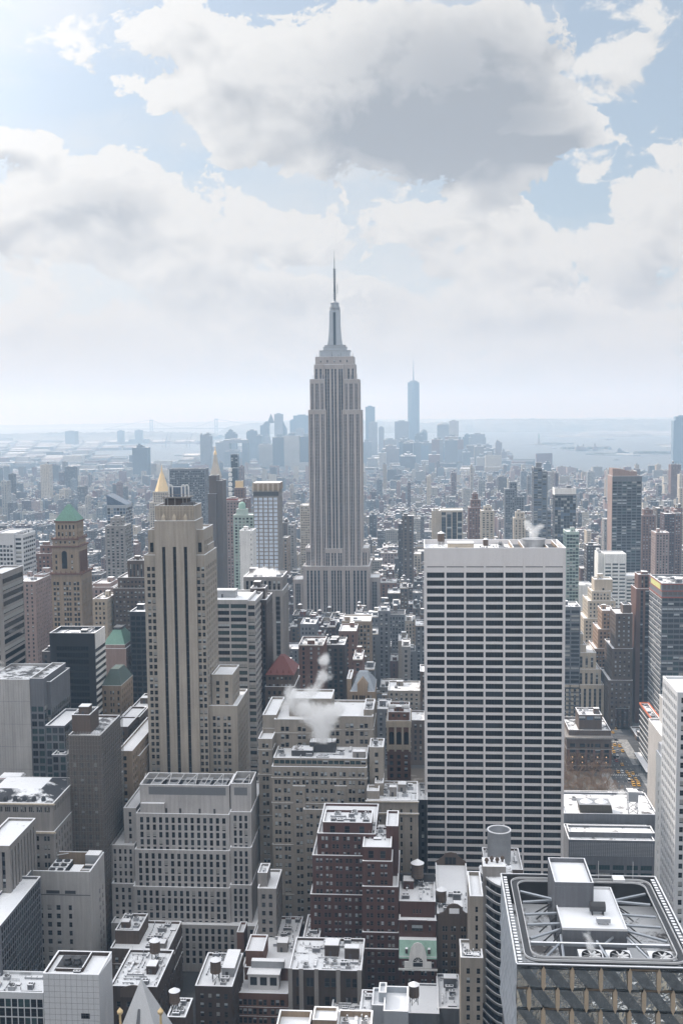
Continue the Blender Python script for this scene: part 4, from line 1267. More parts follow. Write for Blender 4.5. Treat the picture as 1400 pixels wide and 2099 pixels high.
# ------------------------------------------------------------------ left of the skyscraper, far to near
bld('bronze_slab', 'broad dark blue-grey slab behind the gilded pyramid', 1600, [(347, 420, 961, 30)], W['slate'], spec(flat=True, bay=2.4, ww=1.5, wh=2.0, fl=3.5, top=3, glass=(0, 1, 0), blind=.15), clut=0, sm=SNOW_LOW)
t = bld('gilded_pyramid_tower', 'pale tower crowned with a gilded pyramid spire', 1700, [(306, 346, 1030, 34), (313, 344, 1008, 26, dict(dy=4))], W['cream'], pun(flat=True), clut=0, sm=SNOW_HALF)
x0, x1, y0, y1, z0, z1 = t.t[1]
mb = MB(); za = at(328, 968, 1715)[1]; mb.prism([(x0 + (x1 - x0) * (.5 + .48 * math.cos(a)), y0 + (y1 - y0) * (.5 + .48 * math.sin(a)), z1) for a in [math.pi * (2 * i + 1) / 8 for i in range(8)]],
                                                [(x0 + (x1 - x0) * (.5 + .09 * math.cos(a)), y0 + (y1 - y0) * (.5 + .09 * math.sin(a)), za) for a in [math.pi * (2 * i + 1) / 8 for i in range(8)]])
mb.cyl((x0 + x1) / 2, (y0 + y1) / 2, za, at(328, 960, 1715)[1], 1.6, 1.3, 8); mb.cyl((x0 + x1) / 2, (y0 + y1) / 2, at(328, 960, 1715)[1], at(328, 952, 1715)[1], 1.0, .1, 8)
mb.build('gilded_spire', [GOLD], t.root)
t = bld('clock_tower', 'tapering white stone tower with a golden lantern', 2000, [(429, 452, 985, 23), (430, 450.5, 976, 20, dict(dy=1))], W['cream'], pun(flat=True, bay=4), clut=0)
x0, x1, y0, y1, z0, z1 = t.t[1]; xc, yc = (x0 + x1) / 2, (y0 + y1) / 2
mb = MB(); zz = lambda y: at(440, y, 2010)[1]
mb.pyramid(x0, x1, y0, y1, z1, zz(948), 0, .42); mb.build('steep_roof', [W['cream']], t.root)
mb = MB(); mb.cyl(xc, yc, zz(948), zz(938), 4.3, 4.0, 10); mb.cyl(xc, yc, zz(938), zz(932), 3.0, 2.7, 10); mb.build('belfry', [W['cream']], t.root)
mb = MB(); mb.lathe(xc, yc, [(3.0, zz(932)), (3.2, zz(930)), (2.3, zz(926)), (1, zz(924)), (.8, zz(919)), (.1, zz(914))], 12); mb.build('golden_lantern', [GOLD], t.root)
bld('brown_slab_tower', 'narrow dark brown slab in front of the white clock-style tower', 1290, [(428, 443, 975, 22, dict(S=None)), (442, 455.5, 985, 26, dict(dy=1, z0=0, S=None)), (426, 443, 1012, 20, dict(dy=-3, z0=0, S=spec(bay=12, ww=9, wh=1.7, fl=3.3, top=2, flat=True, glass=(1, 1, 0), blind=.4, sash=0)))], W['brown'], pun(flat=True), clut=0, seed=3)
t = bld('slim_glass_tower', 'very slim black-and-white residential tower with jutting white floors', 2050, [(473, 487, 931, 17, dict(S=rib(bay=4, ww=3.6, fl=3.6, wh=2.6, glass=(0, 0, 1), flat=True)))], W['black'], rib(), clut=0)
mb = MB(); x0, x1, y0, y1, z0, z1 = t.t[0]
for i in range(9): z = z1 - 26 - i * 9; mb.box(x0 - 5, x0 + 2, y0 - 1.5, y0 + 12, z - 6, z, 0, 0, bottom=True)
mb.build('white_pod', [W['white']], t.root)
bld('gold_topped_tower', 'brown stepped tower with a golden flat top', 1480, [(478, 508, 1022, 26), (480, 500, 1000, 18, dict(dy=3)), (482, 496, 986, 12, dict(dy=5, m=2, S=None))], W['rust'], pun(flat=True), clut=0, mats=[GOLD])
bld('netted_tower', 'brown tower with an orange netted top floor', 1350, [(463, 492, 1026, 24), (463, 484, 1022, 16, dict(dy=1, m=2, S=None))], W['pink'], pun(flat=True), clut=1, mats=[NET])
t = bld('domed_mint_tower', 'pale mint apartment tower with a domed rooftop drum', 1100, [(478, 521, 1056, 22), (484, 505, 1044, 12, dict(dy=4, S=None))], W['mint'], pun(bay=3.4, ww=2.2, wh=1.7, fl=3.1, blind=.5, flat=True), clut=2)
x0, x1, y0, y1, z0, z1 = t.t[1]
mb = MB(); mb.lathe((x0 + x1) / 2, (y0 + y1) / 2, [(3.6, z1), (3.6, z1 + 3), (3.4, z1 + 5), (2.4, z1 + 6.6), (.2, z1 + 7.2)], 16); mb.build('dome', [COPPER_PALE], t.root)
bld('thin_white_slab', 'blank cream slab wall beside the mint tower', 1000, [(491, 518, 1088, 22, dict(S=spec(cols=[(.84, .9)], fl=4.6, wh=1.6, sash=0)))], W['white'], None, clut=2)
t = bld('white_grid_tower', 'white-windowed grid tower with a notched tan crown', 1050, [(519, 571, 1005, 28, dict(S=spec(cols=[(.02, .165), (.21, .36), (.405, .555), (.60, .75), (.795, .945)], fl=3.75, wh=2.9, top=7, rec=.6, strip=False, blind=.0, glass=(9, 9, 9), sash=0)))],
        W['ash'], pun(bay=5, ww=1, flat=False), clut=0, spand=W['white'])
x0, x1, y0, y1, z0, z1 = t.t[0]; mb = MB(); zt = at(540, 990, 1050)[1]
mb.box(x0 - .7, x1 + .7, y0 - .7, y1, z1, zt, 0, 1, bottom=True)
mb.build('crown', [W['tan'], SNOW_PURE], t.root)
mb = MB()
for f in (0, .2, .395, .59, .785, .99): mb.box(x0 + f * (x1 - x0) - .8, x0 + f * (x1 - x0) + .8, y0 - .95, y0 - .71, z1 - 1, zt + .4)
mb.build('crown_pier', [W['cream']], t.root)
mb = MB(); mb.box(x0, x1, y0 - .3, y0 - .05, z1 - 5.4, z1 - 1.6); mb.build('crown_recess', [METAL_D], t.root)
bld('pale_corner_tower', 'cream block half hidden behind the left side of the skyscraper', 1560, [(615, 640, 1036, 40)], W['cream'], spec(flat=True, bay=3, ww=1.3, wh=1.8, fl=3.5, blind=.3, sash=0), clut=3)
bld('fluted_tower', 'grey-brown tower with tall fluted window strips and a steaming roof', 760, [(497, 580, 1210, 32, dict(S=ver(bay=5.2, ww=3.0, fl=3.5, wh=2.3, top=4.5))), (499, 579, 1183, 29, dict(dy=1.2, S=ver(bay=3, ww=1.7, fl=3.8, wh=3.2, top=2.8, maxr=2)))],
    W['ash'], ver(bay=5.2, ww=3.0, fl=3.5, wh=2.3), clut=9, far=False, sm=SNOW_HALF)
s = rib(bay=9.5, ww=9.0, fl=3.86, wh=2.15, top=2.4, m=.25, glass=(2, 0, 2, 1), blind=.15, rec=.35)
t = bld('banded_office_tower', 'broad office tower with pale stone bands and teal ribbon windows', 620, [(400, 507, 1230, 36, dict(S=s)), (507, 523, 1232, 34, dict(dy=1.6, z0=0, S=rib(bay=4.5, ww=4.1, fl=3.86, wh=2.15, top=2.6, m=.2, glass=(2, 0, 2, 1))))], W['grey'], s, own=60, clut=7, far=False)
x0, x1, y0, y1, z0, z1 = t.t[0]
shed(t.root, x0 + 9, x0 + 21, y0 + 14, y0 + 22, z1 - 1, 4, METAL, 'plant_room')
s = rib(bay=2.6, ww=1.3, fl=3.6, wh=2.6, glass=(0, 0, 0, 1), blind=.05, sash=0, strip=True, rec=.3)
bld('bronze_glass_tower', 'near-black bronze tower squeezed behind the teal-banded office', 645, [(506, 546, 1230, 26, dict(S=s)), (513, 543, 1206, 12, dict(dy=9, S=None))], W['bronze'], s, clut=2, far=False)
t = bld('red_roofed_tower', 'brown brick tower with a steep red tiled hipped roof', 640, [(543, 604, 1408, 28), (545, 602, 1384, 26, dict(dy=1, S=pun(bay=2.4, ww=1.2, wh=1.8, fl=4.4, top=1.2, maxr=2)))], W['brown'], pun(bay=2.9, ww=1.3, wh=2.0, fl=3.6), own=40, clut=0, far=False)
x0, x1, y0, y1, z0, z1 = t.t[1]; mb = MB(); zt = at(575, 1342, 655)[1]
mb.prism([(x0 - .4, y0 - .4, z1 + .1), (x1 + .4, y0 - .4, z1 + .1), (x1 + .4, y1 + .4, z1 + .1), (x0 - .4, y1 + .4, z1 + .1)], [((x0 + x1) / 2 - 1.2, y0 + 10, zt), ((x0 + x1) / 2 + 1.2, y0 + 10, zt), ((x0 + x1) / 2 + 1.2, y1 - 10, zt), ((x0 + x1) / 2 - 1.2, y1 - 10, zt)])
hip = mb.build('hipped_roof', [SLATE_RED], t.root)
mb = MB()
for i in range(4): mb.pyramid(x0 + 2 + i * 3.6, x0 + 4 + i * 3.6, y0 + .2, y0 + 3, z1 + .1, z1 + 3.6)
mb.build('dormer', [SLATE_RED], hip)
t = bld('gothic_tower', 'tan gothic tower with steep slate gables beside the steam cloud', 560, [(718, 768, 1418, 26, dict(S=pun(cols=[(.09, .16), (.22, .29), (.38, .44), (.46, .52), (.54, .60), (.71, .77), (.80, .87)], fl=3.5, wh=2.1, top=2))), (711, 720, 1392, 20, dict(dy=3, z0=0))], W['tan'], pun(bay=3, ww=1.1), own=50, clut=0, far=False)
x0, x1, y0, y1, z0, z1 = t.t[0]; mb = MB(); zt = at(742, 1376, 573)[1]
mb.prism([(x0, y0, z1 + .1), (x1, y0, z1 + .1), (x1, y1, z1 + .1), (x0, y1, z1 + .1)], [(x0 + 4, y0 + 11, zt), (x1 - 4, y0 + 11, zt), (x1 - 4, y1 - 11, zt), (x0 + 4, y1 - 11, zt)]); mb.build('steep_roof', [LEAD], t.root)
mb = MB(); xm = (x0 + x1) / 2
mb.prism([(xm - 2.6, y0 - .3, z1 - 2), (xm + 2.6, y0 - .3, z1 - 2), (xm + 2.6, y0 + 4, z1 - 2), (xm - 2.6, y0 + 4, z1 - 2)], [(xm - 2.6, y0 - .3, z1 + 3.6), (xm + 2.6, y0 - .3, z1 + 3.6), (xm + 2.6, y0 + 4, z1 + 3.6), (xm - 2.6, y0 + 4, z1 + 3.6)])
mb.prism([(xm - 2.9, y0 - .3, z1 + 3.6), (xm + 2.9, y0 - .3, z1 + 3.6), (xm + 2.9, y0 + 4, z1 + 3.6), (xm - 2.9, y0 + 4, z1 + 3.6)], [(xm - .1, y0 - .3, z1 + 7), (xm + .1, y0 - .3, z1 + 7), (xm + .1, y0 + 5, z1 + 7), (xm - .1, y0 + 5, z1 + 7)])
mb.build('gable', [W['tan']], t.root)
t = bld('arcaded_brick_tower', 'slim red brick tower with arched stone loggia below its snowy top', 560, [(793, 841, 1478, 24, dict(S=pun(cols=[(.12, .26), (.43, .57), (.74, .88)], fl=3.3, wh=1.9, top=18, m=1))), (796, 839, 1460, 20, dict(dy=1, S=pun(bay=2.6, ww=1.3, fl=3, wh=1.5, top=1.2, maxr=1)))], W['rust'], pun(), own=40, clut=6, far=False)
x0, x1, y0, y1, z0, z1 = t.t[0]
mb = MB()
for x in (x0 - .2, x0 + (x1 - x0) * .31, x0 + (x1 - x0) * .62, x1 - .9): mb.box(x, x + 1.1, y0 - .45, y0 + .02, z1 - 16, z1 - 1)
mb.box(x0 - .5, x1 + .5, y0 - .7, y1 + .3, z1 - 3.2, z1 - .2, bottom=True); mb.box(x0 - .3, x1 + .3, y0 - .5, y0, z1 - 15, z1 - 12.6, bottom=True)
log = mb.build('loggia', [W['cream']], t.root)
for f in (.2, .515, .83):
    xm = x0 + f * (x1 - x0); mb = MB(); za, zb_ = z1 - 12.2, z1 - 7
    pts = [(xm - 1.25, za), (xm + 1.25, za)] + [(xm + 1.25 * math.cos(a * math.pi / 8), zb_ + 1.25 * math.sin(a * math.pi / 8)) for a in range(9)]
    mb.poly([(x, y0 - .12, z) for x, z in pts]); mb.build('arched_window', [G_DARK], log)
mb = MB()
for xx in (x0 + 2.6, x1 - 2.6):
    an = [2 * math.pi * i / 12 for i in range(12)]
    mb.prism([(xx - 2 + 0, y0 + 5 + 1.3 * math.cos(a), z1 + 6 + 1.3 * math.sin(a)) for a in an], [(xx + 2, y0 + 5 + 1.3 * math.cos(a), z1 + 6 + 1.3 * math.sin(a)) for a in an])
    mb.poly([(xx - 2, y0 + 5 + 1.3 * math.cos(a), z1 + 6 + 1.3 * math.sin(a)) for a in an])
mb.build('horizontal_tank', [METAL_W], t.root)

# left edge and left middle
s = spec(bay=3.0, ww=2.2, wh=2.0, fl=3.6, top=10, rec=.4, blind=.3, glass=(1, 0, 1), sash=0)
bld('white_grid_block', 'white gridded office block with a pinkish upper band at the left', 900, [(-12, 28, 1093, 34, dict(S=s)), (27, 47, 1096, 30, dict(dy=2, z0=0, S=rib(bay=5, ww=4.8, top=3)))], W['panel'], s, clut=8)
bld('pink_tower', 'pinkish brick apartment tower below the white gridded block', 850, [(8, 72, 1192, 40, dict(faces='FR'))], W['pink'], spec(bay=3.6, ww=1.2, wh=1.6, fl=3.3, sash=0, rec=.25), clut=7)
bld('grey_pink_tower', 'grey-pink tower between the pink tower and the pyramid-roofed tower', 880, [(70, 92, 1178, 24)], W['pink'], ver(bay=3, ww=1.2), clut=3)
bld('brown_notched_tower', 'dark brown flat tower just left of the pyramid-roofed tower', 960, [(68, 104, 1135, 24), (82, 106, 1118, 20, dict(dy=4, z0=0))], W['rust'], pun(flat=True), clut=4)
bld('sail_glass_tower', 'pale glass tower with a slanting sail-like top', 1150, [(219, 258, 1036, 26)], W['steel'], rib(bay=3, ww=2.8, fl=3.4, wh=2.7, glass=(3, 1, 3), flat=True, sash=0, blind=.1), clut=0)
a = FOOT[-1]; mb = MB(); mb.prism([(a[0], a[2], a[4]), (a[1], a[2], a[4]), (a[1], a[3], a[4]), (a[0], a[3], a[4])], [(a[0], a[2], at(219, 1014, 1150)[1]), (a[1], a[2], a[4] + .5), (a[1], a[3], a[4] + .5), (a[0], a[3], at(219, 1014, 1150)[1])])
mb.build('slanted_top', [G_BLUE], bpy.data.objects['sail_glass_tower'])
bld('grey_apartment_tower', 'grey-white apartment tower with a raised top block before the sail-topped tower', 1080, [(215, 256, 1078, 24), (226, 248, 1062, 14, dict(dy=4))], W['ash'], pun(bay=4, ww=2.2, wh=1.7, fl=3.1, flat=True, blind=.5), clut=3)
bld('umber_setback_tower', 'dark brown setback tower with a block-like crown left of the slotted tower', 830, [(232, 300, 1206, 34), (241, 300, 1184, 30, dict(dy=2)), (261, 296, 1149, 20, dict(dy=5, S=ver(bay=2.6, ww=1, fl=5, wh=4.6, top=3, maxr=2)))], W['brown'], spec(bay=2.7, ww=1.3, wh=1.6, fl=3.6, blind=.55, sash=0), clut=4)
bld('orange_brick_block', 'orange-brown brick block right of the pyramid-roofed tower', 900, [(190, 232, 1204, 34), (190, 225, 1196, 24, dict(dy=4))], W['pink'], pun(flat=True), clut=4)
bld('tan_small_tower', 'pale tan tower tucked between the pyramid-roofed tower and the orange-brown block', 820, [(190, 219, 1228, 30)], W['cream'], pun(bay=3, ww=1.3), clut=4)
bld('black_slab', 'tall near-black slab left of the slotted limestone tower', 690, [(266, 300, 1254, 30)], W['black'], rib(bay=3, ww=2.7, fl=3.6, wh=2.4, glass=(0, 0, 0), blind=.03, sash=0), clut=2, far=False)
s = rib(bay=19, ww=18.2, fl=3.75, wh=2.5, top=7.5, glass=(0, 0, 0, 1), blind=.04, sash=2, m=.3)
t = bld('black_glass_tower', 'black glass office tower with white-striped right flank', 600, [(101, 194, 1298, 20, dict(S=s, SR=rib(bay=19, ww=18.5, fl=3.75, wh=1.9, top=9, glass=(0, 0, 0), blind=0)))], W['black'], s, own=25, clut=9, sheds=1, far=False, par=2)
x0, x1, y0, y1, z0, z1 = t.t[0]
mb = MB(); mb.box(x1, x1 + .3, y0 + .3, y1 - .2, z1 - 9, z1 - .4)
for i in range(34): z = z1 - 12.0 - i * 3.75; mb.box(x1, x1 + .35, y0 + .3, y1, z - .85, z + .75)
mb.build('white_stripe', [W['white']], t.root)
t = bld('green_pyramid_block', 'pale stone building with stubby green copper pyramid roof', 690, [(208, 258, 1330, 30, dict(S=spec(bay=3.6, ww=1.5, wh=1.8, fl=3.7, top=22, rec=.4), SR=pun())), (211, 256, 1322, 26, dict(dy=1.5, S=rib(bay=12, ww=9.5, fl=4.4, wh=2.5, top=3.6, glass=(2, 1), maxr=3)))], W['pink'], pun(), clut=0, far=False)
x0, x1, y0, y1, z0, z1 = t.t[1]; mb = MB(); mb.pyramid(x0, x1, y0, y1, z1 + .1, at(238, 1291, 700)[1], 0, .36); mb.build('pyramid_roof', [COPPER], t.root)
mb = MB(); q = at(238, 1291, 700)[1]; xc, yc = (x0 + x1) / 2, (y0 + y1) / 2; mb.box(xc - 2.8, xc + 2.8, yc - 4.6, yc + 4.6, q, q + 1.5, 0, 0); mb.build('roof_curb', [METAL_D], t.root)
t = bld('mansard_tan_tower', 'narrow tan tower with dark green mansard below the green pyramid', 610, [(209, 248, 1406, 26, dict(S=pun(cols=[(.1, .2), (.42, .5), (.55, .63), (.8, .9)], fl=3.5, wh=1.9, top=3), SR=pun()))], W['tan'], pun(), own=20, clut=0, far=False)
x0, x1, y0, y1, z0, z1 = t.t[0]; mb = MB(); mb.pyramid(x0, x1, y0, y1, z1 + .1, z1 + 8, 0, .45); mb.build('mansard_roof', [wall_mat('slate_green', (.075, .105, .095), .7, .3, .3)], t.root)
bld('brown_low_stack', 'brown terraced building stepping down beside the slotted tower', 560, [(228, 262, 1490, 40), (250, 286, 1470, 50, dict(dy=20, z0=0))], W['brown'], pun(bay=2.8, ww=1.2), own=20, clut=3, far=False)
bld('tan_office_block', 'tan block with long snowy roof ledge near the slotted tower', 520, [(240, 271, 1540, 60), (264, 286, 1550, 44, dict(dy=10, z0=0))], W['tan'], pun(bay=3.0, ww=1.5, wh=2.0, fl=3.5), own=24, clut=5, far=False)
bld('slate_narrow_block', 'narrow grey-brown block with a snowy slot roof', 512, [(228, 244, 1592, 40)], W['ash'], pun(bay=2.4, ww=1.1), own=20, clut=3, far=False)
s = spec(bay=3.0, ww=2.6, wh=2.6, fl=3.7, top=14, m=.2, rec=.15, glass=(2, 0, 2, 1), blind=.1, sash=2)
t = bld('concrete_glass_tower', 'grey concrete panel tower with a green glass corner', 520, [(-30, 60, 1393, 34, dict(S=None)), (60, 89, 1391, 34, dict(dy=.4, z0=0, S=s, SR=s, m=2)), (89, 104, 1398, 30, dict(dy=5, z0=0, S=s, SR=s, m=2))], W['concrete'], s, own=40, clut=12, sm=SNOW_LOW, far=False, mats=[W['slate']])
x0, x1, y0, y1, z0, z1 = t.t[0]
mb = MB()
for i in range(14): mb.box(x0 + 1.3 * i + .9, x0 + 1.3 * i + .96, y0 - .03, y0, 20, z1)
for i in range(6): mb.box(x0, x1, y0 - .035, y0 - .005, z1 - 11.3 * i - 11, z1 - 11.3 * i - 10.9)
mb.build('panel_joint', [W['slate']], t.root)
s2 = spec(bay=2.6, ww=2.35, wh=2.9, fl=3.8, top=.8, m=.1, rec=.12, glass=(2, 0, 2, 1), blind=.06, sash=2)
bld('green_glass_wing', 'green glass wing with a snowy sloped terrace beside the concrete panel tower', 505, [(93, 132, 1488, 30, dict(S=s2, SR=s2)), (106, 137, 1548, 20, dict(dy=-7, z0=0, S=s2, SR=s2))], W['slate'], s2, own=60, clut=4, far=False)
s = spec(bay=2.7, ww=1.3, wh=2.3, fl=3.7, top=9, rec=.35, blind=.2, glass=(0, 0, 1), sash=1)
t = bld('scaffolded_block', 'old stone block veiled in grey scaffold netting', 480, [(140, 205, 1508, 34), (147, 184, 1466, 14, dict(dy=6, S=None))], W['brown'], s, own=60, clut=6, sm=SNOW_LOW, far=False)
x0, x1, y0, y1, z0, z1 = t.t[0]
mb = MB()
for i in range(13):
    x = x0 - .6 + i * (x1 - x0 + 1.2) / 12; mb.tube((x, y0 - 1.1, 40), (x, y0 - 1.1, z1 + 2.2), .05, 0, 4)
for i in range(11):
    y = y0 - 1.1 + i * 3.4; mb.tube((x1 + 1.1, y, 40), (x1 + 1.1, y, z1 + 2.2), .05, 0, 4)
for i in range(34):
    z = z1 + 1.8 - i * 2.0; mb.tube((x0 - .6, y0 - 1.1, z), (x1 + 1.1, y0 - 1.1, z), .04, 0, 4); mb.tube((x1 + 1.1, y0 - 1.1, z), (x1 + 1.1, y1, z), .04, 0, 4)
mb.build('scaffold', [METAL], t.root)
VEIL = bpy.data.materials.new('scaffold_netting'); VEIL.use_nodes = True
_t = VEIL.node_tree; _b = _t.nodes['Principled BSDF']; _b.inputs['Base Color'].default_value = (.20, .185, .17, 1); _b.inputs['Roughness'].default_value = .9
_b.inputs['Alpha'].default_value = .22
mb = MB(); mb.box(x0 - .75, x1 + 1.25, y0 - 1.3, y0 - 1.25, 40, z1 + 1.6); mb.box(x1 + 1.2, x1 + 1.25, y0 - 1.25, y1, 40, z1 + 1.6); mb.build('netting', [VEIL], t.root)
bld('dark_edge_tower', 'dark tower with pale horizontal bands cut by the left edge', 545, [(-40, 4, 1176, 30, dict(SR=rib(bay=30, ww=29, fl=3.9, wh=2.6, m=.3, glass=(0, 0, 1))))], W['ash'], rib(fl=3.9, wh=2.6, glass=(0, 0, 1)), clut=0, far=False)

# ------------------------------------------------------------------ the nearest blocks
# stepped limestone block with regular windows
s = spec(bay=2.86, ww=1.5, wh=2.7, fl=3.5, top=1.7, m=1.1, rec=.3, blind=.08, glass=(0, 1, 0, 0), sash=2)
s3 = spec(bay=2.6, ww=1.3, wh=2.7, fl=3.5, top=1.7, m=1.2, rec=.3, blind=.08, glass=(0, 1, 0), sash=2)
sr = spec(bay=4, ww=1.3, wh=2.3, fl=3.5, top=30, rec=.4)
t = bld('setback_office_block', 'large grey limestone block stepping back in snowy ledges with rows of upright windows', 490,
        [(228, 527, 1893, 56, dict(dy=-9, S=s, SR=None)), (273, 471, 1818, 50, dict(dy=-4.5, S=s, SR=None, z0=8)), (471, 516, 1815, 49, dict(dy=-3.6, S=s3, SR=None, z0=8)),
         (275.5, 471, 1742, 46, dict(dy=-2.2, S=s, SR=None, z0=8)), (471, 516, 1738, 45, dict(dy=-1.4, S=s3, SR=None, z0=8)), (278, 470.5, 1668, 44, dict(S=s, SR=None, z0=8)), (470, 515.5, 1665, 43, dict(dy=.8, S=s3, SR=None, z0=8)),
         (226, 276, 1733, 50, dict(dy=0, S=spec(blind=.1, bay=2.2, ww=1.2, wh=2.35, fl=3.5, top=1.9, m=.6, rec=.45), z0=8)), (228, 276, 1812, 54, dict(dy=-3, S=spec(bay=2.5, ww=1.2, wh=2.35, fl=3.5, top=1.9, m=.8, rec=.45), z0=8)), (252, 280, 1657, 30, dict(dy=5, S=spec(bay=2.6, ww=1.3, wh=2.35, fl=3.5, top=1.9, m=.6, rec=.45), z0=40)),
         (285, 471, 1609, 17, dict(dy=3.2, S=None, z0=40, sm=TAR, par=3)), (471, 516, 1607, 17, dict(dy=3.8, S=None, z0=40, sm=TAR, par=3))],
        W['grey'], s, own=100, clut=0, far=False)
a = t.t[10]; x0, x1, y0, y1, z1 = a[0], a[1], a[2], a[3], a[5]
mb = MB(); mb.box(x0 + 4.2, x1 - 1.6, y0 - .06, y0 + .02, z1 - 4.6, z1 - .9); b2 = t.t[11]; mb.box(b2[0] + 1.6, b2[1] - 1.8, b2[2] - .06, b2[2] + .02, z1 - 4.6, z1 - .9)
mb.build('louvre_panel', [wall_mat('louvre_grey', (.155, .16, .17), .5, .1, .05)], t.root)
mb = MB()
for i in range(13):
    x = x0 + 1 + i * (b2[1] - x0 - 2) / 12; mb.tube((x, y0 + .5, z1 + .1), (x + (i % 3 - 1) * 2.0, y1 - .5, z1 + .1), .16)
mb.tube((x0, y0 + 8, z1 + .15), (b2[1], y0 + 8, z1 + .15), .14)
mb.build('roof_truss', [METAL_W], t.root)
mb = MB(); c = random.Random(6)
for i in range(6): xx = x0 + 4 + i * 7.6; mb.box(xx, xx + 5.4, y0 + 3, y1 - 3, z1 - 2.9, z1 - .9, 0, 1); mb.cyl(xx + 2.7, y0 + 8.5, z1 - .9, z1 - .4, 1.8, n=14, m=0)
mb.build('cooling_unit', [METAL_D, METAL], t.root)
a = t.t[5]
mb = MB(); mb.box(a[0] + 2, a[0] + 13, a[2] + .9, a[2] + 3.0, a[5] - 1, a[5] + 4.4, 0, 1)
for f in (.27, .3, .45, .66, .82): xx = a[0] + f * (a[1] - a[0]); mb.box(xx, xx + .9, a[2] + 3.12, a[2] + 3.2, a[5] - 1, a[5] + 1.5, 2)
mb.build('terrace_room', [W['grey'], SNOW_PURE, METAL_D], t.root)

# grey block with an open plant well
s = spec(cols=[(.075, .14), (.215, .28), (.345, .41), (.48, .545), (.665, .715)], fl=3.7, wh=2.1, top=14.6, rec=.5, blind=.3, glass=(0, 0, 1))
t = bld('plant_well_block', 'smooth grey block with fans sunk in an open rooftop well', 440, [(47, 184, 1786, 21, dict(S=s, SR=spec(cols=[(.6, .68), (.80, .88)], fl=3.7, wh=2.4, top=13, rec=.4), par=6.5, sm=TAR, pw=W['tan']))], W['concrete'], s, own=60, clut=0, far=False)
x0, x1, y0, y1, z0, z1 = t.t[0]; zf = z1 - 6.5
mb = MB()
for i in range(3):
    yy = y0 + 2.6 + i * 4.6; mb.box(x0 + 9, x0 + 16.4, yy, yy + 4.1, zf, zf + 5.2, 0, 1)
    for k in (0, 1):
        mb.cyl(x0 + 11 + k * 3.5, yy + 2.05, zf + 5.2, zf + 5.7, 1.3, n=14, m=2, mt=2)
mb.build('fan_unit', [METAL_D, SNOW_HALF, METAL_D], t.root)
mb = MB(); mb.box(x0 + 18, x0 + 22.6, y0 + 3, y0 + 12, zf, zf + 4.6, 0, 1); mb.box(x1 - 6.5, x1 - .5, y1 - 6, y1 - .6, zf, zf + 7.6, 2, 1); mb.build('plant_box', [W['tan'], SNOW_PURE, METAL], t.root)
mb = MB()
for p, q in (((x0 + .6, y0 + 6, zf + 6), (x0 + 7, y0 + .6, zf + 3)), ((x0 + 6, y1 - 4, zf + 6), (x0 + 13, y1 - .6, zf + 6)), ((x0 + 15, y0 + .6, zf + 1), (x0 + 19, y0 + 6, zf + 5))): mb.tube(p, q, .22)
for yy in (y0 + 8, y0 + 13): mb.tube((x0 + 22.6, yy, zf + 4), (x1 - .5, yy, zf + 4), .55, 0, 7)
mb.build('brace', [METAL_W], t.root)
mb = MB()
for u, v in ((.06, .13), (.135, .25), (.34, .54), (.62, .78)): mb.box(x0 + u * (x1 - x0), x0 + v * (x1 - x0), y0 - .05, y0 + .02, z1 - 9.6, z1 - 8.2)
mb.box(x0, x1, y0 - .12, y0 - .055, z1 - 10.2, z1 - 9.9)
mb.build('louvre_slot', [METAL_D], t.root)

# pale panel block with chiselled flank
t = bld('panel_block', 'pale metal panel block with a few dark windows and folded right flank', 350,
        [(88, 202, 1997, 16, dict(S=spec(cols=[(.66, .82)], fl=3.75, wh=1.85, top=13.6, rec=.25, blind=.1, glass=(0, 1), sash=2), SR=None, sm=SNOW, pw=W['umber'], par=1.3))], W['panel'], spec(), own=8, clut=0, far=False)
x0, x1, y0, y1, z0, z1 = t.t[0]
mb = MB(); n = 10
for i in range(1, n): x = x0 + (x1 - x0) * i / n; mb.box(x - .035, x + .035, y0 - .02, y0 + .01, 20, z1 - .01)
for i in range(30): z = z1 - 2.2 - i * 2.0 if i else z1 - 1.9; mb.box(x0, x1, y0 - .025, y0 + .005, z - .035, z + .035)
mb.build('panel_joint', [W['slate']], t.root)
mb = MB(); ym = (y0 + y1) / 2
mb.prism([(x1, y0, 10), (x1 + 1.6, ym + 2, 10), (x1, y1, 10)], [(x1, y0, z1 - 8), (x1 + .1, ym, z1 - 6), (x1, y1, z1 - 3)]); mb.prism([(x1, y0, z1 - 14), (x1 + .2, ym - 2, z1 - 14), (x1, y1, z1 - 14)], [(x1, y0, z1 - .2), (x1 + 1.0, ym + 4, z1 - .2), (x1, y1, z1 - .2)])
mb.build('folded_flank', [W['panel']], t.root)
mb = MB(); zf = z1 - 1.3; mb.box(x0 + 3, x0 + 12, y0 + 4.2, y0 + 4.6, zf, zf + 1.1, 0, 1); mb.box(x0 + 12, x0 + 12.4, y0 + 4.2, y1 - 1, zf, zf + 1.6, 0, 1); mb.box(x0 + 2.2, x0 + 12, y0 + 4.6, y1 - .8, zf, zf + .12, 2, 2)
mb.build('plant_screen', [W['umber'], SNOW_PURE, TAR], t.root)
for i in (0, 1):
    mb = MB(); xc = x0 + 5.6 + i * 3.4; mb.lathe(xc, y0 + 9, [(1.5, zf), (1.5, zf + 1), (1.1, zf + 1.8), (1.35, zf + 2.6)], 16); mb.build('cooling_fan', [METAL_D], t.root)
place('air_unit', PROTO['air_unit'], t.root, (x0 + 10.6, y0 + 3.2, zf), 0, (2.4, 1.2, 1)); place('vent_pipe', PROTO['vent_pipe'], t.root, (x0 + 9.6, y0 + 1.6, zf), 0, (.8, .8, 1.2))
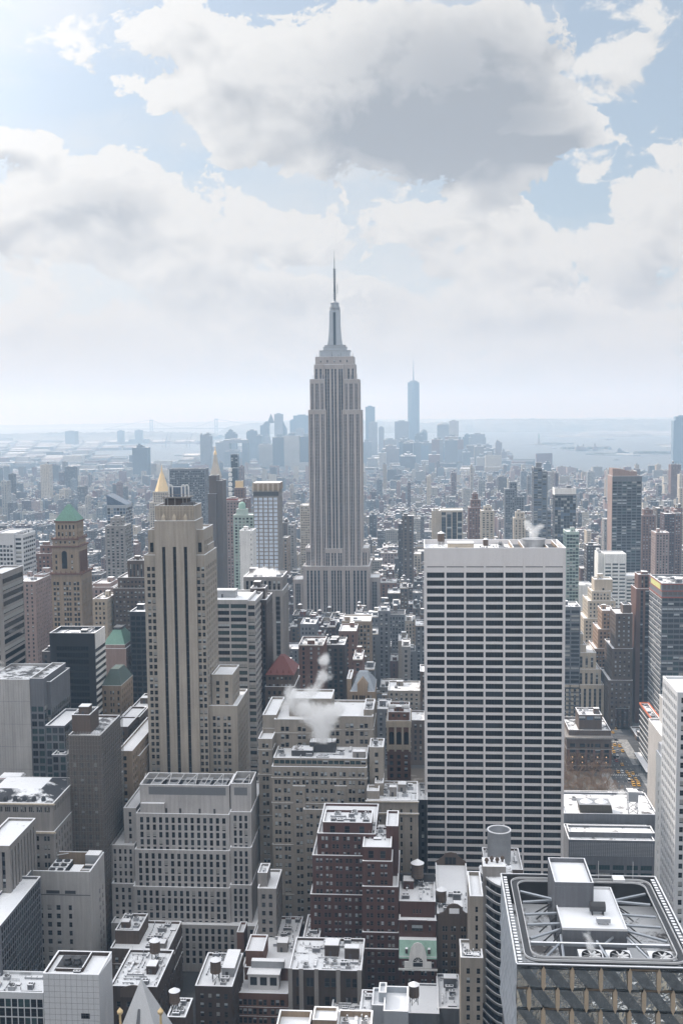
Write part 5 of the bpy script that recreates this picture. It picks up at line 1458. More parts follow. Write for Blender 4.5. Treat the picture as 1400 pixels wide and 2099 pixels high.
bld('dark_glass_wing', 'low dark glass wing with a broad snowy roof beside the pale panel block', 372, [(-30, 88, 2034, 15, dict(S=spec(bay=2.2, ww=2.0, wh=3.1, fl=3.5, top=2.4, m=.1, rec=.15, glass=(0, 2, 0), blind=.03, sash=2), sm=SNOW))], W['panel'], spec(), own=30, clut=7, sheds=0, far=False)

# dark brick blocks of the bottom edge
s = spec(bay=3.0, ww=1.2, wh=1.9, fl=3.5, top=4, rec=.3, blind=.35)
t = bld('umber_brick_block', 'dark brown brick block with a tan-walled rooftop room behind the water tank', 440, [(226, 345, 1945, 26, dict(S=s, SR=s)), (236, 285, 1908, 16, dict(dy=6, S=None, sm=SNOW))], W['brown'], s, own=40, clut=7, far=False, belts=(1, 3))
a = t.t[0]; clutter(t.root, a[0] + 12, a[1], a[2], a[3], a[5] - 1, 10, random.Random(9), sheds=1)
s = spec(bay=3.4, ww=1.3, wh=1.9, fl=3.5, top=6, rec=.3, blind=.4)
t = bld('arched_cornice_block', 'brown block with pipes all over its snowy roof and an arched front', 385, [(226, 322, 2022, 28, dict(S=s, SR=s, sm=SNOW_HALF))], W['umber'], s, own=30, clut=16, far=False)
x0, x1, y0, y1, z0, z1 = t.t[0]
mb = MB(); xm = (x0 + x1) / 2
P = [(xm - 5 + 10 * i / 10, z1 - 1 + 1.6 * math.sin(math.pi * i / 10)) for i in range(11)]
for (xa, za), (xb, zb_) in zip(P, P[1:]): mb.prism([(xa, y0 - .5, z1 - 4), (xb, y0 - .5, z1 - 4), (xb, y0 - .05, z1 - 4), (xa, y0 - .05, z1 - 4)], [(xa, y0 - .5, za), (xb, y0 - .5, zb_), (xb, y0 - .05, zb_), (xa, y0 - .05, za)])
mb.build('arched_cornice', [W['brown']], t.root)
water_tower(x0 + 11.5, y1 - 6, z1 - 1, 2.0, 'dark round water tank amid the pipes of the arched brown block')
mb = MB(); X, Z = at(283, 2022, 330); Xl, _ = at(236, 2130, 326); Xr, _ = at(340, 2130, 326)
t = thing('pyramid_spire', 'smooth grey metal pyramid spire rising at the bottom edge', 'spire', (X, 334, 0))
mb.prism([(X - 9, 325, Z - 22), (X + 9, 325, Z - 22), (X + 9, 343, Z - 22), (X - 9, 343, Z - 22)], [(X - .15, 333.8, Z), (X + .15, 333.8, Z), (X + .15, 334.2, Z), (X - .15, 334.2, Z)])
mb.build('pyramid', [W['panel']], t)
mb = MB(); mb.box(X - 9.6, X + 9.6, 324.4, 343.6, Z - 60, Z - 22); mb.build('base', [W['ash']], t)
mb = MB(); mb.prism([(X - 1.0, 325.0 - .12, Z - 21), (X + 1.0, 325.0 - .12, Z - 21), (X + 1.0, 326, Z - 21), (X - 1.0, 326, Z - 21)], [(X - .35, 330.4 - .12, Z - 8), (X + .35, 330.4 - .12, Z - 8), (X + .35, 331, Z - 8), (X - .35, 331, Z - 8)]); mb.build('seam_panel', [W['slate']], t)
for px in (246, 329):
    xb, zb_ = at(px, 2074, 326); mb = MB(); mb.lathe(xb, 326, [(.5, Z - 22), (.35, zb_ - 1.3), (.9, zb_ - .6), (.95, zb_), (.5, zb_ + .6), (.1, zb_ + 1.1)], 12); mb.build('golden_finial', [GOLD], t)
xb, zb_ = at(357, 2068, 350)
b = bld('tiny_roof_block', 'small snowy rooftop below the bottom right of the pyramid spire', 345, [(342, 380, 2086, 12)], W['umber'], None, clut=2, sheds=0)
water_tower(xb, 351, b.t[0][5] - 1, 1.75, 'round water tank with patchy snow on its cone by the bottom edge')
s = spec(bay=3.0, ww=1.2, wh=1.9, fl=3.6, top=3, rec=.3, blind=.4)
t = bld('tank_topped_block', 'near-black brick block carrying a stilted water tank on a snowy roof', 400, [(400, 476, 2022, 26)], W['umber'], s, own=30, clut=3, sheds=0, far=False)
x0, x1, y0, y1, z0, z1 = t.t[0]; shed(t.root, x1 - 5.6, x1 - .6, y0 + 9, y0 + 24, z1 - 1, 3.4, METAL)
water_tower(x0 + 6.8, y0 + 6.4, z1 - 1, 2.1, 'water tank on tall stilts over the near-black brick block')
s = spec(cols=[(.075, .145), (.165, .235), (.255, .325), (.345, .41), (.455, .52), (.54, .605), (.68, .75), (.77, .84), (.86, .93)], fl=3.75, wh=2.5, top=2.6, rec=.35, blind=.45)
t = bld('red_brown_block', 'red-brown brick block with white rooftop studio and long snowy roof', 415, [(480, 590, 2036, 62, dict(S=s, SR=spec(bay=2.6, ww=1.5, wh=2.4, fl=3.75, top=4, rec=.35, blind=.2))), (501, 597, 1984, 46, dict(dy=12, S=None, z0=20, pw=W['rust'])),
                                                              (503, 540, 1950, 14, dict(dy=14, S=None, z0=30, par=.9)), (485, 500, 1912, 10, dict(dy=46, S=None, z0=20)), (620, 655, 1925, 22, dict(dy=26, z0=0, S=spec(bay=3.2, ww=1.5, wh=2.3, fl=3.75, top=2.6, rec=.35, blind=.5)))],
        W['rust'], s, own=60, clut=10, far=False, belts=(1, 2))
x0, x1, y0, y1, z0, z1 = t.t[0]
mb = MB(); xa, xb = at(509, 2010, 420)[0], at(572, 2010, 420)[0]
mb.box(xa, xb, y0 + 4.5, y0 + 10, z1 - 1, z1 + 5.2, 0, 1); mb.box(xa - .4, xb + .4, y0 + 4.1, y0 + 10, z1 + 5.2, z1 + 5.6, 0, 1, bottom=True); mb.box(xa + .6, xb + 1.6, y0 + 9.2, y0 + 11.9, z1 + 5.6, z1 + 8.4, 2, 1)
stu = mb.build('roof_studio', [METAL_W, SNOW_PURE, METAL], t.root)
for f in (.18, .5, .82):
    mb = MB(); xc = xa + f * (xb - xa); mb.box(xc - 1.35, xc + 1.35, y0 + 4.42, y0 + 4.5, z1 + .9, z1 + 4.2); mb.build('studio_window', [G_MID], stu)
a = t.t[1]; clutter(t.root, a[0] + 10, a[1], a[2] + 14, a[3], a[5] - 1, 9, random.Random(12), sheds=1)
mb = MB(); q = a[5] - 1
for yy in (a[2] + 20, a[2] + 26): mb.box(a[0] + 9, a[0] + 14.5, yy, yy + 1.0, q, q + 1.2, 0, 1)
mb.box(a[0] + 13.5, a[0] + 14.5, a[2] + 21, a[2] + 26, q, q + 1.2, 0, 1); mb.build('ductwork', [METAL, SNOW_PURE], t.root)
mb = MB()
for i in range(26): mb.box(a[1] + .02, a[1] + .5, a[2] + .6 + i * 1.75, a[2] + 1.3 + i * 1.75, 20, a[5] - 3)
mb.build('brick_pier', [W['brown']], t.root)
t = bld('terrace_block', 'low dark stone block with arched windows and snowy vents between brown blocks', 404, [(592, 741, 1988, 26, dict(S=spec(cols=[(.1, .2), (.24, .34), (.49, .56), (.58, .65), (.78, .85), (.87, .94)], fl=7.4, wh=3.4, top=3.2, rec=.5, blind=0))), ], W['umber'], s, own=12, clut=12, sheds=2, far=False, sm=SNOW_HALF)
x0, x1, y0, y1, z0, z1 = t.t[0]
mb = MB()
for f in (.02, .17, .38, .68, .97): x = x0 + f * (x1 - x0); mb.box(x - .8, x + .8, y0 - .5, y0 - .02, 2, z1 + .6, 0, 1)
mb.build('pilaster', [W['ash'], SNOW_PURE], t.root)
bld('rear_yard_block', 'small grey building with a snowy flat roof wedged beside the limestone setback block', 455, [(528, 566, 1822, 20), (528, 548, 1790, 10, dict(dy=4))], W['ash'], spec(bay=3), clut=7, far=False)

# beige hotel-like mass behind
s = spec(bay=4.05, ww=1.3, wh=1.9, fl=4.0, grp=2, gap=.35, top=2.3, rec=.35, blind=.55, m=.5)
t = bld('beige_office_block', 'broad beige masonry block with pale window blinds and a glazed snowy roof storey', 500,
        [(557, 752, 1572, 34, dict(S=s)), (560, 752, 1554, 26, dict(dy=1.6, S=rib(bay=2.5, ww=2.2, fl=5, wh=2.2, top=.6, maxr=1, glass=(2, 2, 0)))), (529, 558, 1515, 40, dict(dy=9, z0=0, S=s)), (600, 626, 1612, 34, dict(dy=-.7, z0=0, S=s)), (685, 711, 1612, 34, dict(dy=-.7, z0=0, S=s)), (621, 690, 1660, 34, dict(dy=-3.2, z0=0, S=s))],
        W['beige'], s, own=90, clut=0, far=False, belts=(1, 4, 9, 15))
a = t.t[1]; clutter(t.root, a[0], a[1], a[2], a[3], a[5] - 1, 10, random.Random(22), sheds=2)
mb = MB(); xa, xb = at(600, 1545, 512)[0], at(700, 1545, 512)[0]
mb.box(xa, xa + 10, a[2] + 6, a[2] + 14, a[5] - 1, a[5] + 1.8, 0, 1); mb.box(xa + 8, xb - 3, a[2] + 12, a[2] + 19, a[5] - 1, a[5] + 4.0, 0, 1)
for i in range(5): mb.tube((xa + 9 + i * 2.4, a[2] + 11.8, a[5] - 1), (xa + 9 + i * 2.4, a[2] + 11.8, a[5] + 6.2), .09)
mb.build('plant_deck', [METAL_D, SNOW_HALF], t.root)
s = spec(bay=6.6, grp=2, ww=1.7, gap=.5, wh=2.0, fl=3.9, top=3.6, rec=.35, blind=.5)
t = bld('grey_beige_block', 'grey-beige office block wrapped in drifting white steam', 520, [(538, 566, 1466, 34, dict(S=s, dy=2)), (562, 640, 1475, 30, dict(S=s, z0=0)), (638, 765, 1468, 30, dict(S=s, z0=0, dy=3)), (592, 680, 1432, 18, dict(dy=9, S=None, z0=40)), (745, 766, 1455, 20, dict(dy=6, z0=0))], W['beige'], s, own=60, clut=12, far=False, belts=(1, 5))
s = spec(cols=[(.03, .07), (.24, .28), (.45, .49), (.66, .70), (.85, .89)], fl=3.8, wh=2.4, top=4.2, rec=.4, blind=.3)
t = bld('corniced_block', 'tan block with bold horizontal cornices and crowded snowy roof', 490, [(752, 856, 1640, 26, dict(S=s)), (752, 777, 1622, 8, dict(dy=1, S=None)), (768, 786, 1606, 14, dict(dy=8, S=None, z0=40))], W['beige'], s, own=30, clut=14, sheds=3, far=False)
x0, x1, y0, y1, z0, z1 = t.t[0]
mb = MB()
for dz in (.2, 5.8): mb.box(x0 - .6, x1 + .6, y0 - .9, y0 - .02, z1 - dz - .7, z1 - dz, 0, 1, bottom=True)
mb.build('cornice', [W['cream'], SNOW_PURE], t.root)
clutter(t.root, x0 + 6, x1, y0 + 2, y1, z1 - 1, 14, random.Random(3), sheds=2)
bld('dark_infill_block', 'dark narrow block pressed against the left side of the gridded slab', 520, [(857, 876, 1640, 24)], W['black'], ver(bay=2.2, ww=1.2, glass=(0,)), clut=2, far=False)
bld('tan_penthouse_block', 'small tan rooftop block beside the corniced block', 505, [(757, 786, 1532, 14)], W['beige'], pun(bay=4), clut=2, far=False)

# red brick stepped block
s = spec(bay=4.2, grp=2, ww=1.15, gap=.45, wh=1.75, fl=3.35, top=1.3, rec=.3, blind=.55, m=.8)
pen = spec(bay=5.2, ww=1.9, wh=3.2, fl=5, top=1.6, maxr=1, rec=.4, blind=.1)
t = bld('red_brick_block', 'dark red brick stepped block with bright snowy terraces', 448,
        [(636, 770, 1834, 42, dict(S=s)), (640, 770, 1754, 40, dict(dy=.8, S=s, z0=10)), (650, 770, 1709, 36, dict(dy=1.6, S=s, z0=10)), (661, 762, 1686, 15, dict(dy=2.6, S=pen, z0=10)),
         (742, 818, 1912, 40, dict(dy=-12, S=s, z0=0)), (742, 817, 1818, 38, dict(dy=-11, S=s, z0=10)), (742, 805, 1766, 34, dict(dy=-10.2, S=s, z0=10)), (742, 803, 1737, 22, dict(dy=-9.4, S=pen, z0=10, par=.7)), (790, 817, 1694, 18, dict(dy=2, S=None, z0=10)), (744, 818, 1946, 40, dict(dy=-12.8, S=s, z0=0))],
        W['brick'], s, own=100, clut=0, far=False)
a = t.t[3]; clutter(t.root, a[0], a[1], a[2], a[3], a[5] - 1, 7, random.Random(31), sheds=0)
a = t.t[7]; clutter(t.root, a[0], a[1], a[2] + 8, a[3] + 6, a[5] - .7, 9, random.Random(33), sheds=0)
# red brick block with green mansard
s = spec(cols=[(.08, .15), (.24, .31), (.33, .40), (.58, .65), (.67, .74), (.86, .93)], fl=3.6, wh=2.0, top=2, rec=.3, blind=.4)
t = bld('green_mansard_block', 'red brick block with pale green mansard and white arched dormer', 428, [(818, 895, 1962, 36, dict(S=s)), (818, 894, 1885, 26, dict(dy=6, S=spec(cols=[(.15, .21), (.34, .64), (.80, .86)], fl=5, wh=2.6, top=2.4, maxr=1), z0=0)), (818, 893, 1848, 22, dict(dy=10, S=spec(cols=[(.38, .42), (.47, .51), (.56, .60)], fl=9, wh=1.8, top=3.4, maxr=1), z0=0))], W['brick'], s, own=30, clut=6, far=False)
x0, x1, y0, y1, z0, z1 = t.t[0]; zm = at(850, 1922, 434)[1]
mb = MB(); mb.prism([(x0, y0 - .3, z1 - .6), (x1, y0 - .3, z1 - .6), (x1, y0 + 6, z1 - .6), (x0, y0 + 6, z1 - .6)], [(x0, y0 + 3.4, zm), (x1, y0 + 3.4, zm), (x1, y0 + 6, zm), (x0, y0 + 6, zm)], 0, 1); mb.build('mansard_roof', [COPPER_PALE, SNOW_PURE], t.root)
xm = (x0 + x1) / 2; mb = MB(); H = at(850, 1934, 427)[1]
pr = [(-5.4, 0), (-3.6, 0), (-3.4, .35), (-2.6, .75), (-1.4, .95), (0, 1.0), (1.4, .95), (2.6, .75), (3.4, .35), (3.6, 0), (5.4, 0)]
zb_ = at(850, 1986, 427)[1]
for (ua, va), (ub, vb) in zip(pr, pr[1:]):
    za, zc = z1 - 1.6 + va * (H - z1 + 1.6), z1 - 1.6 + vb * (H - z1 + 1.6)
    mb.prism([(xm + ua, y0 - .9, zb_), (xm + ub, y0 - .9, zb_), (xm + ub, y0 - .35, zb_), (xm + ua, y0 - .35, zb_)], [(xm + ua, y0 - .9, za), (xm + ub, y0 - .9, zc), (xm + ub, y0 - .35, zc), (xm + ua, y0 - .35, za)])
mb.box(x0 - .3, x1 + .3, y0 - 1.3, y0 - .95, zb_ - .9, zb_ - .1, 0, 0, bottom=True)
dor = mb.build('arched_dormer', [W['white']], t.root)
mb = MB(); q = [(xm + 1.9 * math.cos(a * math.pi / 10), y0 - .95, zb_ + 2.6 + 1.9 * math.sin(a * math.pi / 10)) for a in range(11)] + [(xm - 1.9, y0 - .95, zb_ + .6), (xm + 1.9, y0 - .95, zb_ + .6)]
mb.poly(q); mb.build('arched_window', [G_DARK], dor)
mb = MB()
for a in range(1, 6): mb.tube((xm, y0 - 1.0, zb_ + 2.6), (xm + 1.9 * math.cos(a * math.pi / 6), y0 - 1.0, zb_ + 2.6 + 1.9 * math.sin(a * math.pi / 6)), .08)
mb.tube((xm - 1.9, y0 - 1, zb_ + 2.4), (xm + 1.9, y0 - 1, zb_ + 2.4), .1); mb.build('glazing_bar', [W['white']], dor)
for f in (.2, .35, .65, .8):
    mb = MB(); xc = x0 + f * (x1 - x0); mb.box(xc - .5, xc + .5, y0 + .3, y0 + 3, z1 + 1.2, z1 + 3.0, 0, 1); mb.build('dormer', [W['umber'], SNOW_PURE], t.root)
a = t.t[1]; mb = MB()
mb.box(a[0] - .3, a[1] + .3, a[2] - .6, a[2] - .02, a[5] - .9, a[5] - .1, 0, 1, bottom=True); mb.box(a[0] + 3.6, a[1] - 3.6, a[2] - 1.2, a[2] - .65, a[5] - .6, a[5] + .3, 0, 1, bottom=True); mb.build('cornice', [W['brick'], SNOW_PURE], t.root)
a = t.t[2]
water_tower((a[0] + a[1]) / 2, a[3] - 5, a[5] - 1, 2.6, 'broad water tank with ribbed snowy cone above the green mansard block')
mb = MB(); mb.box(a[0], a[1], a[3] - 3, a[3] - 1.2, a[5], a[5] + 3.2, 0, 0); mb.build('billboard_frame', [METAL_D], t.root)
# brown block with curved gables
s = spec(cols=[(.155, .22), (.235, .30), (.405, .47), (.485, .55), (.70, .765), (.78, .845)], fl=3.65, wh=2.3, top=5.2, rec=.35, blind=.5)
t = bld('gabled_brown_block', 'brown brick block with curved gables at both ends of a long snowy roof', 436, [(896, 966, 1874, 52, dict(S=s, sm=SNOW))], W['brown'], s, own=40, clut=0, far=False)
x0, x1, y0, y1, z0, z1 = t.t[0]; xm = (x0 + x1) / 2
for nm, yy, z, sc, pr in (('front_gable', y0, z1, 1.0, [(-.5, .0), (-.34, .1), (-.26, .3), (-.2, .72), (-.1, .95), (0, 1), (.1, .95), (.2, .72), (.26, .3), (.34, .1), (.5, 0)]), ('rear_gable', y1 - .8, z1, 1.15, [(-.5, .1), (-.4, .3), (-.25, .62), (-.19, .9), (0, 1), (.19, .9), (.25, .62), (.4, .3), (.5, .1)])):
    mb = MB(); w = (x1 - x0)
    for (ua, va), (ub, vb) in zip(pr, pr[1:]):
        mb.prism([(xm + ua * w, yy - .1, z - 1), (xm + ub * w, yy - .1, z - 1), (xm + ub * w, yy + .7, z - 1), (xm + ua * w, yy + .7, z - 1)], [(xm + ua * w, yy - .1, z + va * 4.2 * sc), (xm + ub * w, yy - .1, z + vb * 4.2 * sc), (xm + ub * w, yy + .7, z + vb * 4.2 * sc), (xm + ua * w, yy + .7, z + va * 4.2 * sc)])
    mb.build('gable', [W['brown']], t.root)
mb = MB(); mb.box(xm - 2.0, xm + 2.0, y0 - .2, y0 - .1, z1 + .2, z1 + 2.4); mb.build('snowy_niche', [SNOW_PURE], t.root)
mb = MB()
for u in (-2.6, -.9, .8): mb.box(xm + u, xm + u + 1.5, y1 - .95, y1 - .9, z1 - .6, z1 + 2.7)
mb.build('gable_window', [G_DARK], t.root)
place('air_unit', PROTO['air_unit'], t.root, (xm + 1.5, y0 + 15, z1 - 1), 0, (3.4, 3.0, 3.4)); clutter(t.root, x0, x1, y0, y0 + 22, z1 - 1, 6, random.Random(8), sheds=1)
water_tower(x0 + 1.9, y0 + 9, z1 - 2, 2.1, 'small water tank with white cone beside the front gable')
# limestone shaft and curved glass block beside the crystal block
s = spec(cols=[(.42, .62)], fl=3.5, wh=2.2, top=4, rec=.3, blind=.2)
t = bld('narrow_stone_tower', 'narrow tan stone tower with a snow-dusted step left of the curved glass', 395, [(963, 990, 1838, 22, dict(S=s, par=1.4)), (944, 990, 1964, 14, dict(dy=-7, z0=0, S=spec(cols=[(.26, .42), (.72, .88)], fl=3.5, wh=2.2, top=4, rec=.3, blind=.2)))], W['beige'], s, own=30, clut=4, sheds=0, far=False)
a = t.t[1]; clutter(t.root, a[0], a[1], a[2], a[2] + 7, a[5] - 1, 5, random.Random(2), sheds=0)
t = thing('curved_glass_block', 'curved dark glass block with bright ledge bands beside the crystal-faced building', 'office building', (40, 430, 0))
xa, zt = at(988, 1815, 418); xb, _ = at(1034, 1792, 418)
mb, gl, sl = MB(), MB(), MB(); R_ = xb - xa
arc = [(xb - R_ * math.sin(a) * 1.0, 418 + 12 - 12 * math.cos(a) * 1.0) for a in [math.pi / 2 * (1 - i / 12) for i in range(13)]]
arc = [(xa + (xb - xa) * i / 12, 430 - 13 * math.sin(math.pi / 2 * i / 12)) for i in range(13)]
ring = arc + [(xb + 4, 417), (xb + 4, 436), (xa, 436)]
gl.prism([(x, y, 0) for x, y in ring], [(x, y, zt - .4) for x, y in ring], 0)
gl.build('glass_wall', [G_DARK], t)
for i in range(26):
    z = zt - .6 - i * 3.7
    big = [(x - .3, y - .4) for x, y in arc] + [(xb + 4, 416.5), (xb + 4, 435), (xa - .3, 435)]
    mb.prism([(x, y, z) for x, y in big], [(x, y, z + .9) for x, y in big], 0, 1)
mb.build('ledge_band', [METAL, SNOW_PURE], t)
big = [(x, y, zt + .4) for x, y in ring]; sl.poly(big); sl.build('roof', [SNOW_HALF], t)
xs, zs = at(990, 1777, 425); xs2, _ = at(1037, 1777, 425)
mb = MB(); mb.box(xs, xs2, 425, 434, 20, zs, 0, 1); mb.build('stair_tower', [W['ash'], SNOW_PURE], t)
mb = MB(); rr = random.Random(3)
for i in range(4): mb.lathe(xs + 1.6 + i * 2.1, 426.5 + rr.uniform(0, 6), [(.4, zs), (.5, zs + .7), (.9, zs + 1.2), (.7, zs + 2), (.1, zs + 2.4)], 8)
mb.build('planter', [W['brown']], t)
X, Z = at(1023, 1702, 478); _, zb_ = at(1023, 1762, 478)
t = thing('tank_enclosure', 'open-topped grey cylinder hiding a snowy water tank cone', 'tank enclosure', (X, 478, 0))
rad = 24.5 * 478 / F_PX
mb = MB(); mb.cyl(X, 478, zb_ - 2, Z, rad, rad, 36, cap=False); mb.cyl(X, 478, zb_ - 2, Z, rad - .3, rad - .3, 36, cap=False); mb.build('drum', [METAL], t, smooth=True)
mb = MB(); an = [2 * math.pi * i / 36 for i in range(36)]
for a, b_ in zip(an, an[1:] + an[:1]): mb.prism([(X + (rad + .1) * math.cos(a), 478 + (rad + .1) * math.sin(a), Z), (X + (rad + .1) * math.cos(b_), 478 + (rad + .1) * math.sin(b_), Z), (X + (rad - .5) * math.cos(b_), 478 + (rad - .5) * math.sin(b_), Z), (X + (rad - .5) * math.cos(a), 478 + (rad - .5) * math.sin(a), Z)],
                                        [(X + (rad + .1) * math.cos(a), 478 + (rad + .1) * math.sin(a), Z + .35), (X + (rad + .1) * math.cos(b_), 478 + (rad + .1) * math.sin(b_), Z + .35), (X + (rad - .5) * math.cos(b_), 478 + (rad - .5) * math.sin(b_), Z + .35), (X + (rad - .5) * math.cos(a), 478 + (rad - .5) * math.sin(a), Z + .35)])
mb.build('rim', [SNOW_PURE], t)
mb = MB(); mb.cyl(X, 478, zb_, Z - 3.4, rad - 1.2, rad - 1.2, 24, cap=False); mb.cyl(X, 478, Z - 3.4, Z - 1.4, rad - 1.0, .1, 24, cap=False); mb.build('tank_cone', [SNOW_PURE], t)
b = bld('tank_enclosure_block', 'brick block under the open grey cylinder with curved cornice', 468, [(994, 1072, 1778, 24, dict(h=zb_ - .5)), ], W['brown'], None, clut=5, far=False)

# ventilated blocks on the right
s = spec(bay=6.3, ww=5.7, wh=2.4, fl=4.05, top=13.2, m=.4, rec=.4, glass=(2, 0, 1, 2), blind=.3, sash=2)
t = bld('louvred_office_block', 'low grey office block with louvred crown and plant-covered snowy roof', 560, [(1166, 1342, 1722, 22, dict(S=s, SL=None)), (1166, 1342, 1706, 10, dict(dy=6, S=None, sm=SNOW_HALF)), (1156, 1348, 1668, 34, dict(dy=24, z0=0, S=None)), ], W['slate'], s, own=40, clut=6, sheds=0, far=False, sm=SNOW_HALF)
x0, x1, y0, y1, z0, z1 = t.t[0]
mb = MB()
for i in range(10):
    for k in range(44): mb.box(x0 + .4 + k * (x1 - x0 - .8) / 44, x0 + .4 + (k + .72) * (x1 - x0 - .8) / 44, y0 - .1, y0, z1 - 1.9 - i * .72, z1 - 1.45 - i * .72)
mb.build('louvre_screen', [METAL], t.root)
a = t.t[2]; q = a[5] - 1
mb = MB(); mb.prism([(a[0] + 9, a[2] + 1.5, q), (a[0] + 26, a[2] + 1.5, q), (a[0] + 26, a[2] + 11, q), (a[0] + 9, a[2] + 11, q)], [(a[0] + 8, a[2] + 1, q + 5.5), (a[0] + 25, a[2] + 1, q + 5.5), (a[0] + 25, a[2] + 11.5, q + 5.5), (a[0] + 8, a[2] + 11.5, q + 5.5)], 0, 2)
for xc in (a[0] + 12.5, a[0] + 20.5): mb.cyl(xc, a[2] + 6.2, q + 5.5, q + 7.4, 3.4, .2, 14, 1)
mb.build('cooling_tower', [wall_mat('cooling_brown', (.085, .075, .06), .8), SNOW_PURE, METAL], t.root)
t3 = thing('water_tower', 'square grey tank on a dark lattice stand beside rising steam', 'water tower', (a[1] - 12, a[2] + 6, q))
mb = MB(); mb.box(a[1] - 14.6, a[1] - 9.4, a[2] + 3.5, a[2] + 8.7, q + 6.5, q + 12, 0, 1, bottom=True); mb.build('tank', [METAL, SNOW_PURE], t3)
mb = MB()
for xx in (a[1] - 14.4, a[1] - 9.6):
    for yy in (a[2] + 3.7, a[2] + 8.5): mb.tube((xx, yy, q), (xx, yy, q + 6.5), .22)
for s_ in (0, 3.2): mb.tube((a[1] - 14.4, a[2] + 3.7, q + s_), (a[1] - 9.6, a[2] + 3.7, q + s_ + 3.2), .13); mb.tube((a[1] - 9.6, a[2] + 3.7, q + s_), (a[1] - 14.4, a[2] + 3.7, q + s_ + 3.2), .13)
mb.build('stand', [METAL_D], t3)
STEAM_R = (a[1] - 17, a[2] + 5, q)
bld('plant_roof_block', 'low dark-roofed annexe crowded with white units below the leafless park', 640, [(1160, 1335, 1652, 26, dict(par=.8))], W['slate'], rib(), clut=22, sheds=2, sm=SNOW_LOW, far=False)
t = bld('white_flank_tower', 'white-panelled tower with sunlit left flank near the right edge', 453, [(1365, 1389, 1567, 19, dict(S=spec(cols=[(.1, .28), (.68, .9)], fl=3.72, wh=1.9, top=5.6, rec=.3, blind=.2), SL=spec(cols=[(.3, .36), (.75, .8)], fl=3.72, wh=2, top=8, rec=.3), par=1.4))], W['white'], spec(), own=40, clut=4, sheds=0, far=False)
x0, x1, y0, y1, z0, z1 = t.t[0]
mb = MB(); mb.tube((x0 + .5, y1 - 1, z1), (x0 + .5, y1 - 1, z1 + 3.2), .1); mb.box(x1 - 4, x1 - .6, y1 - 6, y1 - 1, z1 - 1.4, z1 + 4); mb.tube((x1 - 3, y0 + 4, z1 - 1), (x1 - 3, y0 + 4, z1 + 5), .2); mb.tube((x1 - 2, y0 + 4, z1 - 1), (x1 - 2, y0 + 4, z1 + 6), .2); mb.build('aerial', [METAL_W], t.root)
bld('white_grid_tower', 'white tower with dark punched windows cut by the right edge', 420, [(1389, 1480, 1420, 26, dict(S=spec(bay=2.6, ww=1.5, wh=2.0, fl=3.6, top=2, rec=.4, blind=.15, m=.7), SL=spec(bay=2.6, ww=1.4, wh=2.0, fl=3.6, top=2, rec=.4, blind=.1)))], W['panel'], spec(), own=60, clut=0, far=False)

# left edge, near
s = spec(bay=3.5, ww=.62, grp=3, gap=.22, wh=2.3, fl=4.0, top=1.7, rec=.35, blind=.25, maxr=1)
t = bld('slate_mansard_block', 'old stone block with a dark slate mansard half covered in snow', 455, [(-30, 111, 1704, 36, dict(S=spec(bay=4.2, grp=2, ww=1.0, gap=.3, wh=2.0, fl=3.9, top=2.0, rec=.35, blind=.4), SR=spec(bay=3.6, ww=1.3, wh=2.4, fl=3.9, top=2, rec=.35))), (-30, 109, 1646, 34, dict(dy=.7, S=s, SR=s))], W['ash'], s, own=60, clut=0, far=False)
x0, x1, y0, y1, z0, z1 = t.t[1]
mb = MB(); zt = at(60, 1612, 470)[1]
mb.prism([(x0, y0 + .4, z1 + .05), (x1, y0 + .4, z1 + .05), (x1, y1, z1 + .05), (x0, y1, z1 + .05)], [(x0, y0 + 11, zt), (x1 - 9, y0 + 11, zt), (x1 - 9, y1 - 8, zt), (x0, y1 - 8, zt)], 0, 1); mb.build('mansard_roof', [snow_mat('snow_on_slate', (.045, .047, .055), .43, .09), SNOW], t.root)
mb = MB()
for i in range(6): xx = x1 - 5 - i * 4.2; mb.lathe(xx, y0 + 2.4, [(1.0, z1), (1.0, z1 + 1.4), (.7, z1 + 2.2), (.1, z1 + 2.5)], 10)
mb.build('dormer', [SLATE_DARK], t.root)
mb = MB(); mb.box(x0 - .8, x1 + .8, y0 - .9, y0 - .02, z1 - .5, z1 + .02, bottom=True); a = t.t[0]; mb.box(a[0], a[1] + .9, a[2] - .9, a[2] - .02, a[5] - .6, a[5] + .1, bottom=True); mb.build('cornice', [W['cream']], t.root)
X, Z = at(8, 1590, 492); X2, _ = at(51, 1590, 492); mb = MB()
t2 = thing('roof_house', 'dull red hut with snow on top above the slate mansard', 'hut', (X, 492, z1)); mb.box(X, X2, 486, 493, zt - 2, Z + .2, 0); mb.prism([(X - .2, 485.8, Z + .25), (X2 + .2, 485.8, Z + .25), (X2 + .2, 493.2, Z + .25), (X - .2, 493.2, Z + .25)], [(X + .2, 487, Z + 1.4), (X2 - .2, 487, Z + 1.4), (X2 - .2, 492, Z + 1.4), (X + .2, 492, Z + 1.4)], 1)
mb.build('hut', [wall_mat('painted_red', (.21, .035, .035), .7), SNOW_HALF], t2)
bld('grey_edge_block', 'grey masonry block with tall window strips at the left edge', 415, [(-40, 19, 1734, 30, dict(S=ver(bay=2.8, ww=1.2), SR=ver(bay=3.2, ww=1.2))), (-40, 32, 1742, 12, dict(dy=14, z0=0, S=None, SR=ver(bay=3, ww=1.2)))], W['ash'], ver(bay=2.8, ww=1.2), own=30, clut=6, far=False)
bld('small_grey_block', 'small grey block with scattered snow beside the plant-well block', 462, [(22, 58, 1803, 20)], W['ash'], spec(bay=3.2, grp=2, ww=1.0, blind=.2), clut=4, sheds=0, far=False)
